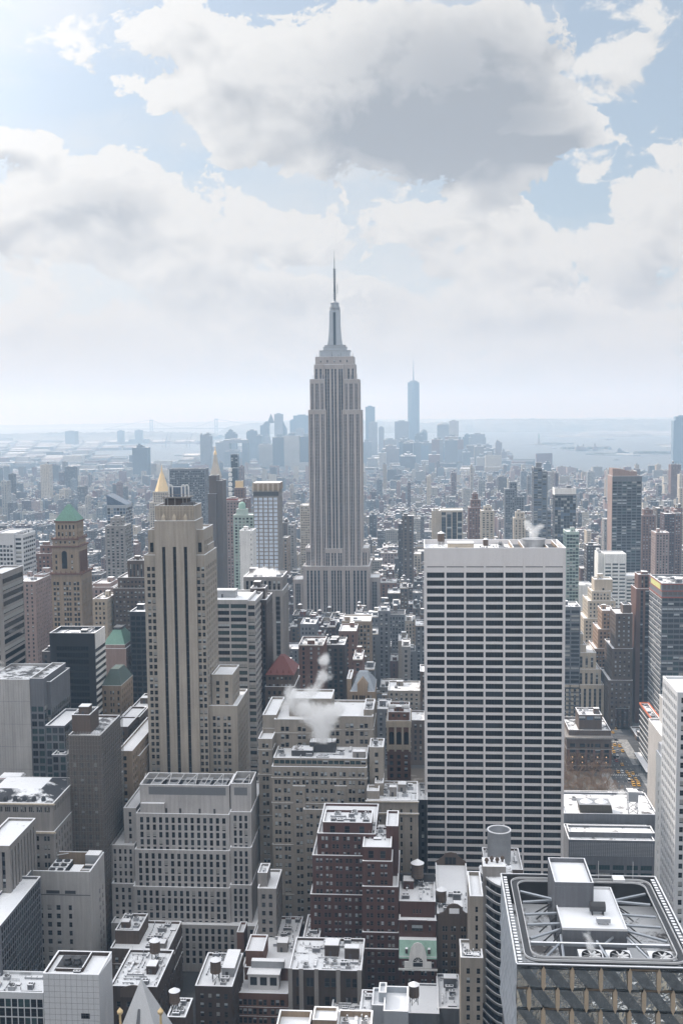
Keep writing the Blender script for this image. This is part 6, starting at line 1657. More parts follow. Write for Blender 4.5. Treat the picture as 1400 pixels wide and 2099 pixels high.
bld('dark_grid_block', 'dark block with a fine window lattice at the lower left edge', 385, [(-60, 0, 1898, 44, dict(SR=spec(bay=2.1, ww=1.6, wh=2.6, fl=3.1, top=1.2, rec=.2, blind=.06, glass=(0, 0, 2), sash=2))), (-60, 17, 1840, 26, dict(dy=26, z0=0, SR=spec(bay=2.1, ww=1.6, wh=2.6, fl=3.1, top=1.2, rec=.2, glass=(0, 0, 2), blind=.06, sash=2)))], W['slate'], rib(), own=20, clut=2, far=False)
bld('grey_strip_block', 'narrow grey block behind the fine-latticed dark block', 430, [(12, 48, 1852, 22, dict(SR=ver(bay=2.2, ww=1.1)))], W['ash'], ver(bay=2.4, ww=1.1), clut=3, far=False)

# bottom middle
t = bld('grey_lift_block', 'tall grey lift tower with a sunken snowy roof near the bottom edge', 372, [(786, 836, 2074, 17, dict(par=2.2)), (762, 790, 2062, 12, dict(dy=5, z0=0)), (776, 792, 2036, 7, dict(dy=9, z0=0, S=None))], W['steel'], None, clut=7, sheds=0, far=False)
a = t.t[0]; water_tower(a[1] + 2.0, a[3] + 2.0, at(848, 2062, 390)[1], 1.9, 'small water tank on white lattice legs right of the grey lift tower')
t = bld('red_walled_roof', 'small red-walled roof block with a round vent and ladder', 378, [(738, 768, 2072, 14, dict(par=.8))], W['brick'], None, clut=4, sheds=0, far=False)
bld('parapet_roof_block', 'snowy parapet roof with a tan skylight along the bottom edge', 338, [(566, 634, 2106, 10, dict(par=2.0)), (640, 690, 2092, 8, dict(dy=1, z0=0)), (690, 762, 2106, 10, dict(z0=0, par=2.0))], W['tan'], None, clut=5, sheds=0, far=False)
bld('blue_clutter_roof', 'low roof with bluish covered equipment at the bottom edge', 395, [(678, 738, 2078, 12, dict(par=1.2))], W['ash'], None, clut=10, sheds=0, far=False)
bld('bottom_snow_roof', 'irregular snowy low roof right of the grey lift tower', 400, [(836, 900, 2078, 22, dict(par=.6)), (896, 945, 2068, 26, dict(dy=4, z0=0))], W['slate'], None, clut=12, sheds=1, far=False)

# ------------------------------------------------------------------ crystal-faced building
Yg = 228.0
xg0, zg = at(1060, 1977, Yg); xg1, _ = at(1436, 1977, Yg); dg = 46.0
t = thing('crystal_tower', 'crystal-faced office building with fans and white trusses on its open roof', 'office building', ((xg0 + xg1) / 2, Yg + dg / 2, 0))
FOOT.append((xg0, xg1, Yg, Yg + dg, zg))
PH, PW = 4.55, (xg1 - xg0) / 6.35
pan, fin, sid = MB(), MB(), MB()
rg = random.Random(4)
for row in range(7):
    zt = zg - .4 - row * PH; zb_ = zt - PH
    off = (row % 2) * PW / 2
    for i in range(-1, 8):
        xc = xg0 + off + i * PW + PW * .42
        L, Rr = max(xg0, xc - PW / 2), min(xg1, xc + PW / 2)
        if Rr - L < .4: continue
        tilt = [rg.uniform(-.16, .16) for _ in range(4)]
        zk = zt - PH * .17; mid = (L + Rr) / 2
        pan.poly([(L, Yg - .25, zt), (Rr, Yg - .25, zt), (Rr, Yg + .35 + tilt[0], zk), (L, Yg + .35 + tilt[1], zk)], 2 if rg.random() < .8 else 1)
        pan.poly([(L, Yg + .35 + tilt[1], zk), (mid, Yg + .12, zk), (mid, Yg + .05, zb_), (L, Yg - .25, zb_)], 0)
        pan.poly([(mid, Yg + .12, zk), (Rr, Yg + .35 + tilt[0], zk), (Rr, Yg - .25, zb_), (mid, Yg + .05, zb_)], 0)
        fx = xc - PW / 2
        if xg0 + .3 < fx < xg1 - .3:
            w = .42
            fin.poly([(fx, Yg - .5, zt + .35), (fx + w, Yg - .42, zt - .6), (fx + w, Yg - .42, zb_ + .25), (fx, Yg - .5, zb_ - .75), (fx - w, Yg - .42, zb_ + .25), (fx - w, Yg - .42, zt - .6)])
            for e in (-w, w): fin.poly([(fx + e, Yg - .42, zt - .6), (fx + e, Yg + .4, zt - .6), (fx + e, Yg + .4, zb_ + .25), (fx + e, Yg - .42, zb_ + .25)])
pan.build('crystal_panel', [G_MIRROR, W['tan'], G_MIRROR], t); fin.build('fin', [wall_mat('fin_tan', (.36, .29, .215), .5, .1, .05)], t)
for row in range(7):
    for i in range(13):
        zt = zg - .4 - row * PH; y = Yg + i * dg / 13 + (row % 2) * 1.6; e = rg.uniform(-.2, .2)
        ya, yb = y, min(Yg + dg, y + dg / 13)
        sid.poly([(xg0 - .05, ya, zt), (xg0 - .45 + e, (ya + yb) / 2, zt - PH * .5), (xg0 - .05, ya, zt - PH)], 0)
        sid.poly([(xg0 - .05, ya, zt), (xg0 - .05, yb, zt), (xg0 - .45 + e, (ya + yb) / 2, zt - PH * .5)], 0); sid.poly([(xg0 - .05, yb, zt), (xg0 - .05, yb, zt - PH), (xg0 - .45 + e, (ya + yb) / 2, zt - PH * .5)], 0); sid.poly([(xg0 - .05, yb, zt - PH), (xg0 - .05, ya, zt - PH), (xg0 - .45 + e, (ya + yb) / 2, zt - PH * .5)], 0)
sid.build('crystal_flank', [W['steel']], t)
mb = MB(); mb.box(xg0 + .35, xg1 - .35, Yg + .8, Yg + dg, 0, zg - 7.5, 0, 1); mb.box(xg0, xg1, Yg + dg - .4, Yg + dg, zg - 8, zg); mb.box(xg0, xg0 + .3, Yg + .45, Yg + dg - .4, zg - 8, zg); mb.box(xg1 - .3, xg1, Yg + .45, Yg + dg - .4, zg - 8, zg)
mb.box(xg0 + .3, xg1 - .3, Yg + .45, Yg + .75, zg - 8, zg); mb.build('core', [METAL_D, SNOW_HALF], t)
zr = zg - .1
# window-washing track with rounded corners
mb, rl = MB(), MB()


def track(inset, z, m, w, hgt, into, rad=3.0):
    a, b, c, d = xg0 + inset, xg1 - inset, Yg + inset, Yg + dg - inset
    P = []
    for cx, cy, a0 in ((b - rad, c + rad, -90), (b - rad, d - rad, 0), (a + rad, d - rad, 90), (a + rad, c + rad, 180)):
        for k in range(7):
            an = R(a0 + 15 * k); P.append(((cx + rad * math.cos(an), cy + rad * math.sin(an)), (math.cos(an), math.sin(an))))
    for (p, n), (q, m_) in zip(P, P[1:] + P[:1]):
        into.prism([(p[0] - n[0] * w, p[1] - n[1] * w, z), (p[0], p[1], z), (q[0], q[1], z), (q[0] - m_[0] * w, q[1] - m_[1] * w, z)][::-1], [(p[0] - n[0] * w, p[1] - n[1] * w, z + hgt), (p[0], p[1], z + hgt), (q[0], q[1], z + hgt), (q[0] - m_[0] * w, q[1] - m_[1] * w, z + hgt)][::-1], m)


track(2.0, zr - .5, 0, 1.5, .3, mb); mb.build('track', [METAL_D], t)
track(1.9, zr - .2, 0, .16, .5, rl); track(3.4, zr - .2, 0, .14, .45, rl)
rl.build('track_rail', [METAL_W], t)
mb = MB()
for i in range(30):
    y = Yg + .6 + i * (dg - 1) / 30
    mb.box(xg0 + .32, xg0 + 1.2, y, y + .9, zr - .6, zr - .05, 0, 1); mb.box(xg1 - 1.2, xg1 - .32, y, y + .9, zr - .6, zr - .05, 0, 1)
for a, b, c, d in ((xg0 - .15, xg1 + .15, Yg - .3, Yg + .1), (xg0 - .15, xg1 + .15, Yg + dg, Yg + dg + .3), (xg0 - .3, xg0 + .05, Yg + .1, Yg + dg), (xg1 - .05, xg1 + .3, Yg + .1, Yg + dg)): mb.box(a, b, c, d, zr, zr + .25, 0, 1)
mb.build('coping', [METAL, SNOW_PURE], t)
# central plant house in two steps
hx0, hx1 = at(1152, 1908, Yg + 16)[0], at(1284, 1908, Yg + 16)[0]
hz = at(1150, 1907, Yg + 15)[1]
mb = MB(); mb.box(hx0, hx1, Yg + 15, Yg + 36, zg - 8, hz, 0); mb.poly([(hx0 + .3, Yg + 15.3, hz - .4), (hx1 - .3, Yg + 15.3, hz - .4), (hx1 - .3, Yg + 35.7, hz - .4), (hx0 + .3, Yg + 35.7, hz - .4)], 1)
mb2 = MB(); kx1 = hx0 + (hx1 - hx0) * .60; kz = at(1180, 1821, Yg + 26)[1]
mb2.box(hx0 - .4, kx1, Yg + 26, Yg + 40, zg - 7.9, kz, 0)
o1 = MB(); o1.box(hx0, hx1, Yg + 15, Yg + 37, zg - 8, hz, 0, 1); o1.build('plant_house', [W['slate'], SNOW_PURE], t)
o2 = MB(); o2.box(hx0 - .4, kx1, Yg + 26.5, Yg + 41, zg - 7.9, kz, 0, 1)
for a, b, c, d in ((hx0 - .4, kx1, Yg + 26.5, Yg + 26.8), (hx0 - .4, kx1, Yg + 40.7, Yg + 41), (hx0 - .4, hx0 - .1, Yg + 26.8, Yg + 40.7), (kx1 - .3, kx1, Yg + 26.8, Yg + 40.7)): o2.box(a, b, c, d, kz + .004, kz + 1.1, 0, 1)
o2.build('upper_plant_house', [W['slate'], SNOW_PURE], t)
mb = MB()
for a, b, c, d in ((hx0 - .05, hx1 + .05, Yg + 14.9, Yg + 15.2), (hx1 - .25, hx1 + .05, Yg + 15.2, Yg + 37), (hx0 - .05, hx0 + .25, Yg + 15.2, Yg + 26.4), (kx1 + .05, hx1 - .3, Yg + 36.8, Yg + 37.1)): mb.box(a, b, c, d, hz + .004, hz + .55, 0, 1)
mb.build('house_parapet', [METAL_W, SNOW_PURE], t)
mb = MB(); an = [2 * math.pi * i / 14 for i in range(14)]; tx = hx0 + (hx1 - hx0) * .62
mb.prism([(tx - 1.6, Yg + 23.5 + 1.15 * math.cos(a), hz + 1.7 + 1.15 * math.sin(a)) for a in an], [(tx + 1.9, Yg + 23.5 + 1.15 * math.cos(a), hz + 1.7 + 1.15 * math.sin(a)) for a in an]); mb.poly([(tx - 1.6, Yg + 23.5 + 1.15 * math.cos(a), hz + 1.7 + 1.15 * math.sin(a)) for a in an])
for x in (tx - 1.2, tx + 1.3): mb.box(x, x + .25, Yg + 22.6, Yg + 24.4, hz, hz + .8)
mb.build('pressure_tank', [METAL_D], t)
mb = MB(); mb.box(tx - .9, tx + 2.2, Yg + 17.6, Yg + 18.8, hz + .5, hz + 1.5, 0, 1, bottom=True); mb.box(tx - .5, tx - .3, Yg + 18, Yg + 18.4, hz, hz + .5); mb.box(tx + 1.6, tx + 1.8, Yg + 18, Yg + 18.4, hz, hz + .5); mb.build('air_unit', [METAL, SNOW_PURE], t)
# radiating trusses
for side in (0, 1):
    xa = xg0 + 4 if side == 0 else xg1 - 4; xb = hx0 if side == 0 else hx1
    for ya, yb, k in ((37.5, 33, 0), (31.5, 32.5, 0), (25, 25.6, 0), (19.8, 20.2, 0), (13.0, 17.6, 0)):
        mb = MB(); mb.tube((xa, Yg + ya, zr - .6), (xb, Yg + yb, zr - .4), .36, 0, 6); mb.tube((xb, Yg + yb, zr - 1.2), (xa + (xb - xa) * .45, Yg + ya + (yb - ya) * .45, zr - 5), .18, 1)
        mb.build('truss', [STEEL_S, METAL_D], t)
mb = MB(); mb.box(xg0 + 3.9, xg1 - 3.9, Yg + 10.6, Yg + 11.2, zr - 1.0, zr - .3, 0, 1, bottom=True); mb.build('cross_beam', [STEEL_S, SNOW_PURE], t)
for xa, ya, xb, yb in ((10, 10.6, 4.8, 2.2), (11, 15, 10.2, 1.6), (18.6, 12.5, 20.4, 1.8), (25.6, 14.5, 29.6, 2.2), (20, 11, 22.5, 15)):
    mb = MB(); mb.tube((xg0 + xa, Yg + ya, zr - .6), (xg0 + xb, Yg + yb, zr - .9), .3, 0, 6); mb.build('truss', [STEEL_S], t)
for px in (1213, 1271, 1358):
    xc, _ = at(px, 1962, Yg + 5.6); yc = Yg + 5.6
    mb = MB(); mb.box(xc - 2.6, xc + 2.6, yc - 3.4, yc + 3.6, zr - 4, zr - .9, 0, 1); q = mb.build('fan_housing', [METAL, SNOW_PURE], t)
    mb = MB(); mb.cyl(xc, yc, zr - .9, zr - .15, 2.15, 2.15, 26, cap=False); mb.cyl(xc, yc, zr - .88, zr - .15, 2.02, 2.02, 26, 1, cap=True) if False else mb.cyl(xc, yc, zr - .9, zr - .15, 2.02, 2.02, 26, cap=False)
    mb.cyl(xc, yc, zr - .9, zr - .86, 2.0, 2.0, 26); mb.build('fan_ring', [METAL_D], q)
    mb = MB()
    for k in range(8):
        a = k * math.pi / 4 + .2; c, s_ = math.cos(a), math.sin(a)
        mb.poly([(xc + .3 * c - .2 * s_, yc + .3 * s_ + .2 * c, zr - .3), (xc + 1.95 * c - .3 * s_, yc + 1.95 * s_ + .3 * c, zr - .22), (xc + 1.95 * c + .22 * s_, yc + 1.95 * s_ - .22 * c, zr - .42), (xc + .3 * c + .2 * s_, yc + .3 * s_ - .2 * c, zr - .42)])
    mb.cyl(xc, yc, zr - .8, zr - .1, .4, .4, 10); mb.build('fan_blade', [METAL_W], q)
STEAM_FAN = (at(1213, 1955, Yg + 5.6)[0], Yg + 5.6, zr)
mb = MB()
for x in (24, 32.5): mb.tube((xg0 + x, Yg + dg - 1, zr), (xg0 + x, Yg + dg - 1, zr + 4.4), .06)
mb.tube((xg0 + 23, Yg + dg - 2, zr + 1.2), (xg0 + 34, Yg + dg - 2, zr + 1.2), .07); mb.tube((xg0 + 23, Yg + dg - 6, zr + 1.2), (xg0 + 34, Yg + dg - 6, zr + 1.2), .07); mb.box(xg0 + 27, xg0 + 29.8, Yg + dg - 5.4, Yg + dg - 2.6, zr + .9, zr + 1.5, 0, 1, bottom=True)
mb.build('cleaning_cradle', [METAL_W, SNOW_PURE], t)

# ------------------------------------------------------------------ the far towers, the harbour and the bridge
FM = dict(a=far_mat('far_grey', (.24, .25, .27)), b=far_mat('far_dark', (.10, .11, .13)), c=far_mat('far_pale', (.42, .41, .40)), d=far_mat('far_brown', (.22, .16, .135)), e=far_mat('far_glass', (.20, .26, .33), (.10, .14, .19), 1.6, 3.9, .9, .85, .25))


def far_tower(name, label, Y, tiers, m, top=None, cat='office tower', group=None):
    """tiers: (left px, right px, top px, depth m)"""
    x0, z = at(tiers[0][0], tiers[0][2], Y); x1, _ = at(tiers[0][1], tiers[0][2], Y)
    t = thing(name, label, cat, ((x0 + x1) / 2, Y, 0), group); pz = 0
    for i, (xl, xr, yt, dep) in enumerate(tiers):
        y0 = Y + 2 * i; a, z = at(xl, yt, y0); b, _ = at(xr, yt, y0); mb = MB()
        mb.box(a, b, y0, y0 + dep, max(pz - 3, 0) if i and z > pz else 0, z, 0); mb.build('wall', [FM[m]], t)
        mb = MB(); mb.box(a - .3, b + .3, y0 - .3, y0 + dep + .3, z, z + 1.6, 1, 0, bottom=True); mb.box(a + (b - a) * .25, a + (b - a) * .7, y0 + dep * .3, y0 + dep * .7, z + 1.6, z + 7, 1, 0); mb.build('roof', [SNOW_PURE, FM[m]], t)
        pz = max(pz, z)
    if top:
        mb = MB(); k, ya = top; zt = at(tiers[-1][0], ya, y0)[1]
        if k == 'spire': mb.prism([(a, y0, pz), (b, y0, pz), (b, y0 + dep, pz), (a, y0 + dep, pz)], [((a + b) / 2 - .8, y0 + dep / 2, zt), ((a + b) / 2 + .8, y0 + dep / 2, zt), ((a + b) / 2 + .8, y0 + dep / 2 + 1, zt), ((a + b) / 2 - .8, y0 + dep / 2 + 1, zt)])
        elif k == 'dome': mb.lathe((a + b) / 2, y0 + dep / 2, [((b - a) / 2 * math.cos(q), pz + (zt - pz) * math.sin(q)) for q in (0, .4, .8, 1.2, 1.5)], 16)
        elif k == 'slopeR': mb.prism([(a, y0, pz), (b, y0, pz), (b, y0 + dep, pz), (a, y0 + dep, pz)], [(a, y0, zt), (b, y0, pz + .5), (b, y0 + dep, pz + .5), (a, y0 + dep, zt)])
        elif k == 'slopeL': mb.prism([(a, y0, pz), (b, y0, pz), (b, y0 + dep, pz), (a, y0 + dep, pz)], [(a, y0, pz + .5), (b, y0, zt), (b, y0 + dep, zt), (a, y0 + dep, pz + .5)])
        mb.build('crown_roof', [FM[m]], t)
    return t


# freedom-style tower: square foot, square head turned by 45 degrees
X0, Zr = at(835.5, 783, 6500); X1, _ = at(859.5, 783, 6500); xc = (X0 + X1) / 2; h = (X1 - X0) / 2
t = thing('glass_spire_tower', 'tallest far glass tower tapering in long facets with a thin spire', 'skyscraper', (xc, 6500 + h, 0))
mb = MB(); lo = [(xc - h, 6500, 58), (xc + h, 6500, 58), (xc + h, 6500 + 2 * h, 58), (xc - h, 6500 + 2 * h, 58)]; mid = [(xc, 6500, Zr), (xc + h, 6500 + h, Zr), (xc, 6500 + 2 * h, Zr), (xc - h, 6500 + h, Zr)]
mb.box(xc - h, xc + h, 6500, 6500 + 2 * h, 0, 58)
for i in range(4): j = (i + 1) % 4; mb.poly([lo[i], lo[j], mid[i]]); mb.poly([lo[j], mid[j], mid[i]])
mb.poly(mid); mb.build('facade', [FM['e']], t)
mb = MB(); mb.cyl(xc, 6500 + h, Zr, Zr + 9, 22, 22, 20); mb.build('roof_ring', [FM['a']], t)
mb = MB(); zt = at(847, 736, 6500 + h)[1]; mb.cyl(xc, 6500 + h, Zr + 9, Zr + 60, 3.6, 2.2, 8); mb.cyl(xc, 6500 + h, Zr + 60, zt, 2.2, .5, 8); mb.build('spire', [FM['b']], t)
for nm, lb, Y, ti, m, top in (
    ('far_tower', 'hazy thin slab just right of the tall skyscraper', 6300, [(749, 768, 834, 40)], 'e', None),
    ('far_tower', 'hazy shorter block in front of the thin slab right of the skyscraper', 6000, [(756, 773, 866, 40)], 'a', None),
    ('far_tower', 'hazy narrow tower alone between the thin slab and the wide block', 6200, [(776, 787, 876, 30)], 'a', None),
    ('far_tower', 'hazy wide flat-topped block left of the spired glass tower', 6100, [(809, 838, 864, 50)], 'a', None),
    ('far_tower', 'hazy rounded tower touching the foot of the spired glass tower', 5900, [(860, 876, 888, 40)], 'b', ('dome', 880)),
    ('far_tower', 'hazy low dark block below the spired glass tower', 5700, [(850, 866, 894, 40), (852, 862, 890, 20)], 'b', None),
    ('far_tower', 'hazy pale block in front of the spired glass tower', 5300, [(850, 878, 914, 50)], 'e', None),
    ('far_tower', 'hazy tower with a curved snowy shoulder among the harbour towers', 6300, [(896, 921, 872, 44)], 'a', ('dome', 865)),
    ('far_tower', 'hazy tall pale slab beside the curved-shouldered tower', 6100, [(921, 940, 863, 36)], 'c', None),
    ('far_tower', 'hazy bluish stepped block below the curved-shouldered tower', 5600, [(888, 917, 916, 44), (893, 910, 908, 30)], 'e', None),
    ('far_tower', 'hazy notched tower left of the broad copper-topped block', 6300, [(948, 965, 896, 36), (952, 964, 891, 30)], 'b', None),
    ('far_tower', 'hazy broad tower with a copper-like cap beside the bay', 6000, [(962, 996, 897, 60), (965, 994, 890, 50)], 'a', None),
    ('far_tower', 'hazy stepped low tower right of the broad capped tower', 6000, [(990, 1008, 912, 40), (985, 1013, 932, 50)], 'a', None),
    ('far_tower', 'hazy slim tower nearest the bay shore', 5600, [(1016, 1029, 907, 30), (1017, 1023, 904, 10)], 'd', None),
    ('far_tower', 'hazy low brown block at the bay shore right of the slim tower', 5500, [(1028, 1038, 926, 30), (1030, 1035, 922, 12)], 'd', None),
    ('far_tower', 'hazy purple-grey stepped mass right of the skyscraper base', 5200, [(784, 820, 920, 60), (790, 812, 914, 40)], 'd', None),
    ('far_tower', 'hazy mid block before the wide flat-topped block', 5100, [(818, 832, 905, 40)], 'b', None),
    ('far_tower', 'hazy square block between curved-shouldered and notched towers', 5500, [(918, 936, 918, 40), (936, 952, 922, 40)], 'a', None),
    ('far_tower', 'hazy two-part tower with sharply pointed roof left of the skyscraper', 6300, [(533, 551, 872, 40), (541, 552, 866, 30), (549, 561, 864, 26)], 'b', ('spire', 848)),
    ('far_tower', 'hazy pale slab with one sloping shoulder left of the skyscraper', 6200, [(562, 579, 849, 36)], 'a', None),
    ('far_tower', 'hazy shorter slab with a slanting roof beside the pale slab', 6220, [(579, 587, 880, 36)], 'b', ('slopeR', 862)),
    ('far_tower', 'hazy very wide bluish tower half behind the skyscraper', 6400, [(601, 636, 852, 50), (594, 603, 862, 44)], 'e', None),
    ('far_tower', 'hazy dark block before the very wide bluish tower', 5900, [(606, 622, 880, 40), (594, 608, 888, 40)], 'a', None),
    ('far_tower', 'hazy domed municipal-looking block left of the pointed tower', 5900, [(461, 484, 890, 50), (464, 481, 886, 40), (468, 477, 882, 16)], 'b', None),
    ('far_tower', 'hazy tapered tower between the domed block and the pointed tower', 5800, [(505, 526, 886, 40), (507, 525, 883, 36)], 'b', None),
    ('far_tower', 'hazy long low slab behind the white tapering stone tower', 5000, [(442, 470, 907, 60), (458, 506, 902, 60)], 'a', None),
    ('far_tower', 'hazy twin blocks below the pointed tower', 5200, [(528, 546, 915, 50), (546, 562, 917, 50)], 'a', None),
    ('far_tower', 'hazy shelf-like block left of the pale slab', 5600, [(525, 536, 893, 50), (587, 596, 892, 40)], 'b', None),
    ('far_tower', 'pale slab tower with a notched roof beside the river at the left', 4500, [(410, 432, 894, 40), (410, 415, 891, 14), (420, 432, 890, 14)], 'a', None),
    ('far_tower', 'broad dark residential block before the river at the left', 4100, [(271, 303, 918, 40), (280, 290, 913, 16)], 'b', None),
    ('far_tower', 'tall bluish glass tower across the bay at the right edge', 5400, [(1381, 1420, 862, 50), (1385, 1416, 854, 40)], 'e', None),
    ('far_tower', 'grey waterfront block behind the slim balcony tower', 3700, [(1112, 1139, 962, 40), (1115, 1130, 951, 30), (1119, 1127, 947, 14)], 'b', None),
    ('far_tower', 'distant long slab on the hazy horizon shore at the left', 9000, [(133, 154, 884, 90)], 'b', None),
    ('far_tower', 'small distant slab beside the bridge approach', 9600, [(240, 252, 883, 60)], 'b', None),
    ('far_tower', 'distant pair of slabs right before the bridge', 9600, [(276, 290, 882, 60)], 'b', None),
    ('terminal_building', 'low pier terminal with a stubby tower in the bay', 6600, [(1262, 1290, 926, 30), (1266, 1274, 921, 10)], 'b', None),
    ('island_building', 'brick hall on the larger harbour island', 7150, [(1180, 1205, 917, 30), (1183, 1186, 912, 6), (1195, 1198, 912, 6)], 'd', None),
    ('island_building', 'small tower house on the right part of the harbour island', 7150, [(1216, 1226, 916, 24), (1218, 1221, 910, 6)], 'd', None)):
    far_tower(nm, lb, Y, ti, m, top)

# statue on its island
X, Z = at(1104.5, 889, 8350); k = 8350 / F_PX
t = thing('statue', 'tiny hazy statue with a raised arm on a pedestal in the bay', 'statue', (X, 8350, 0))
mb = MB(); mb.cyl(X, 8350, -1, 8, 30, 30, 11); mb.box(X - 9, X + 9, 8341, 8359, 8, 24); mb.prism([(X - 7, 8343, 24), (X + 7, 8343, 24), (X + 7, 8357, 24), (X - 7, 8357, 24)], [(X - 5, 8345, 46), (X + 5, 8345, 46), (X + 5, 8355, 46), (X - 5, 8355, 46)]); mb.build('pedestal', [W['ash']], t)
mb = MB(); mb.lathe(X, 8350, [(5.5, 46), (5.0, 56), (3.8, 68), (3.9, 74), (1.6, 77), (2.2, 80), (1.5, 83.5), (.2, 84.5)], 12); mb.tube((X - 3, 8350, 74), (X - 6, 8350, 84), 1.3); mb.tube((X - 6, 8350, 84), (X - 6.2, 8350, 93), .9); mb.tube((X + 3, 8350, 73), (X + 4.5, 8348, 66), 1.4); mb.build('figure', [COPPER], t)
# wooded islands: canopies one could not count
mb = MB(); q = random.Random(8)
for (xa, xb, yy, hh, n) in ((1112, 1174, 910, 9, 150), (1152, 1250, 920, 12, 220), (1205, 1262, 930, 5, 60), (1300, 1380, 929, 10, 120)):
    for _ in range(n):
        gx, gy = gnd(q.uniform(xa, xb), yy + q.uniform(-.6, .8)); r_ = q.uniform(6, 16)
        mb.lathe(gx, gy, [(r_ * .8, 0), (r_, hh * .5), (r_ * .6, hh * q.uniform(.8, 1.2)), (.5, hh * 1.25)], 6)
tag(mb.build('island_woods', [M_HILL]), kind='stuff', label='bare dark trees covering the harbour islands')
# suspension bridge
YB = 14000
xa, za = at(310, 860, YB); xb, zb_ = at(443, 858, YB)
t = thing('suspension_bridge', 'pale distant suspension bridge with two towers on the horizon', 'bridge', ((xa + xb) / 2, YB, -2))
for x, z in ((xa, za), (xb, zb_)):
    mb = MB()
    for s_ in (-14, 14): mb.box(x + s_ - 6, x + s_ + 6, YB - 8, YB + 8, -4, z)
    for zz in (z - 16, z * .45): mb.box(x - 8, x + 8, YB - 6, YB + 6, zz, zz + 14, bottom=True)
    mb.build('tower', [FM['b']], t)
mb = MB(); zd = 72; mb.box(xa - 620, xb + 700, YB - 14, YB + 14, zd - 8, zd, bottom=True); mb.build('deck', [FM['b']], t)
for s_ in (-12, 12):
    mb = MB(); P = [(xa - 600, zd)] + [(xa + (xb - xa) * i / 20, zd + 6 + (za - zd - 6) * (2 * i / 20 - 1) ** 2) for i in range(21)] + [(xb + 680, zd)]
    for (x0, z0), (x1, z1) in zip(P, P[1:]): mb.tube((x0, YB + s_, z0), (x1, YB + s_, z1), 2.0)
    for x0, z0 in P[2:-2]: mb.tube((x0, YB + s_, z0), (x0, YB + s_, zd), .6, 0, 4)
    mb.build('cable', [FM['b']], t)
# port cranes, boats
for px in (336, 344, 386):
    x, y = gnd(px, 917); t = thing('port_crane', 'faint port crane with raised boom behind the river at the left', 'crane', (x, y, 0), 'port cranes across the river')
    mb = MB()
    for s_ in (-12, 12): mb.tube((x + s_, y, 0), (x + s_, y, 46), 2)
    mb.tube((x - 26, y, 46), (x + 18, y, 46), 2.2); mb.build('gantry', [FM['b']], t)
    mb = MB(); mb.tube((x + 12, y, 46), (x + 34, y, 108), 1.8); mb.tube((x - 12, y, 46), (x - 2, y, 76), 1.6); mb.build('boom', [FM['b']], t)
for px, py, s_, l in ((365, 934, 1.3, 'small ferry on the river patch at the left'), (1135, 919, 1.0, 'tiny boat on the bay left of the larger island'), (1262, 943, .9, 'tiny boat on the bay below the pier terminal'), (1304, 934, 1.2, 'small boat beside the pier on the bay'), (1250, 901, 2.6, 'barge far out on the bay')):
    x, y = gnd(px, py, -2); t = thing('boat', l, 'boat', (x, y, -2)); L = 34 * s_; h = 5 * s_
    mb = MB(); mb.prism([(x - L / 2, y - h, -2.2), (x + L / 2, y - h, -2.2), (x + L / 2 + 3, y, -2.2), (x + L / 2, y + h, -2.2), (x - L / 2, y + h, -2.2)], [(x - L / 2 - 1, y - h, 1 * s_), (x + L / 2 + 2, y - h, 1 * s_), (x + L / 2 + 7, y, 1.6 * s_), (x + L / 2 + 2, y + h, 1 * s_), (x - L / 2 - 1, y + h, 1 * s_)]); mb.build('hull', [W['slate']], t)
    mb = MB(); mb.box(x - L * .3, x + L * .25, y - h * .6, y + h * .6, 1 * s_, 5.5 * s_); mb.box(x + L * .05, x + L * .18, y - h * .4, y + h * .4, 5.5 * s_, 8.5 * s_); mb.build('cabin', [W['panel']], t)

# ------------------------------------------------------------------ the low city between the landmarks
AVES = [-3600 + 270 * i for i in range(12)] + [-710, -570, -430, -290, -145, 141, 420, 700, 975, 1250, 1525, 1800]
AVES = sorted(a for a in AVES if not -850 < a < -720)
ENV_A = [(-200, 1300), (60, 1300), (110, 1300), (195, 1250), (300, 1235), (440, 1235), (500, 1260), (600, 1252), (640, 1262), (760, 1245), (780, 1190), (860, 1190), (870, 1200), (1160, 1200), (1165, 1250), (1280, 1330), (1340, 1330), (1400, 1240), (1700, 1240)]
ENV_B = [(-200, 1075), (200, 1070), (330, 1050), (480, 1080), (600, 1060), (750, 1050), (860, 1040), (960, 1050), (1160, 1050), (1250, 1040), (1400, 1040), (1700, 1040)]


def env(px, T):
    return float(np.interp(px, [a for a, _ in T], [b for _, b in T]))


SHORE = [(p[0], p[1]) for p in shore]


def inside(x, y):
    P = [(2100, -1400), (2100, 3000)] + SHORE + [(-9000, 9000), (-9000, -1400)]
    c = False; j = len(P) - 1
    for i in range(len(P)):
        (xi, yi), (xj, yj) = P[i], P[j]
        if (yi > y) != (yj > y) and x < (xj - xi) * (y - yi) / (yj - yi) + xi: c = not c
        j = i
    return c


rc = random.Random(21)
LOTS = []      # x0, x1, y0, y1, h, colour, roof kind


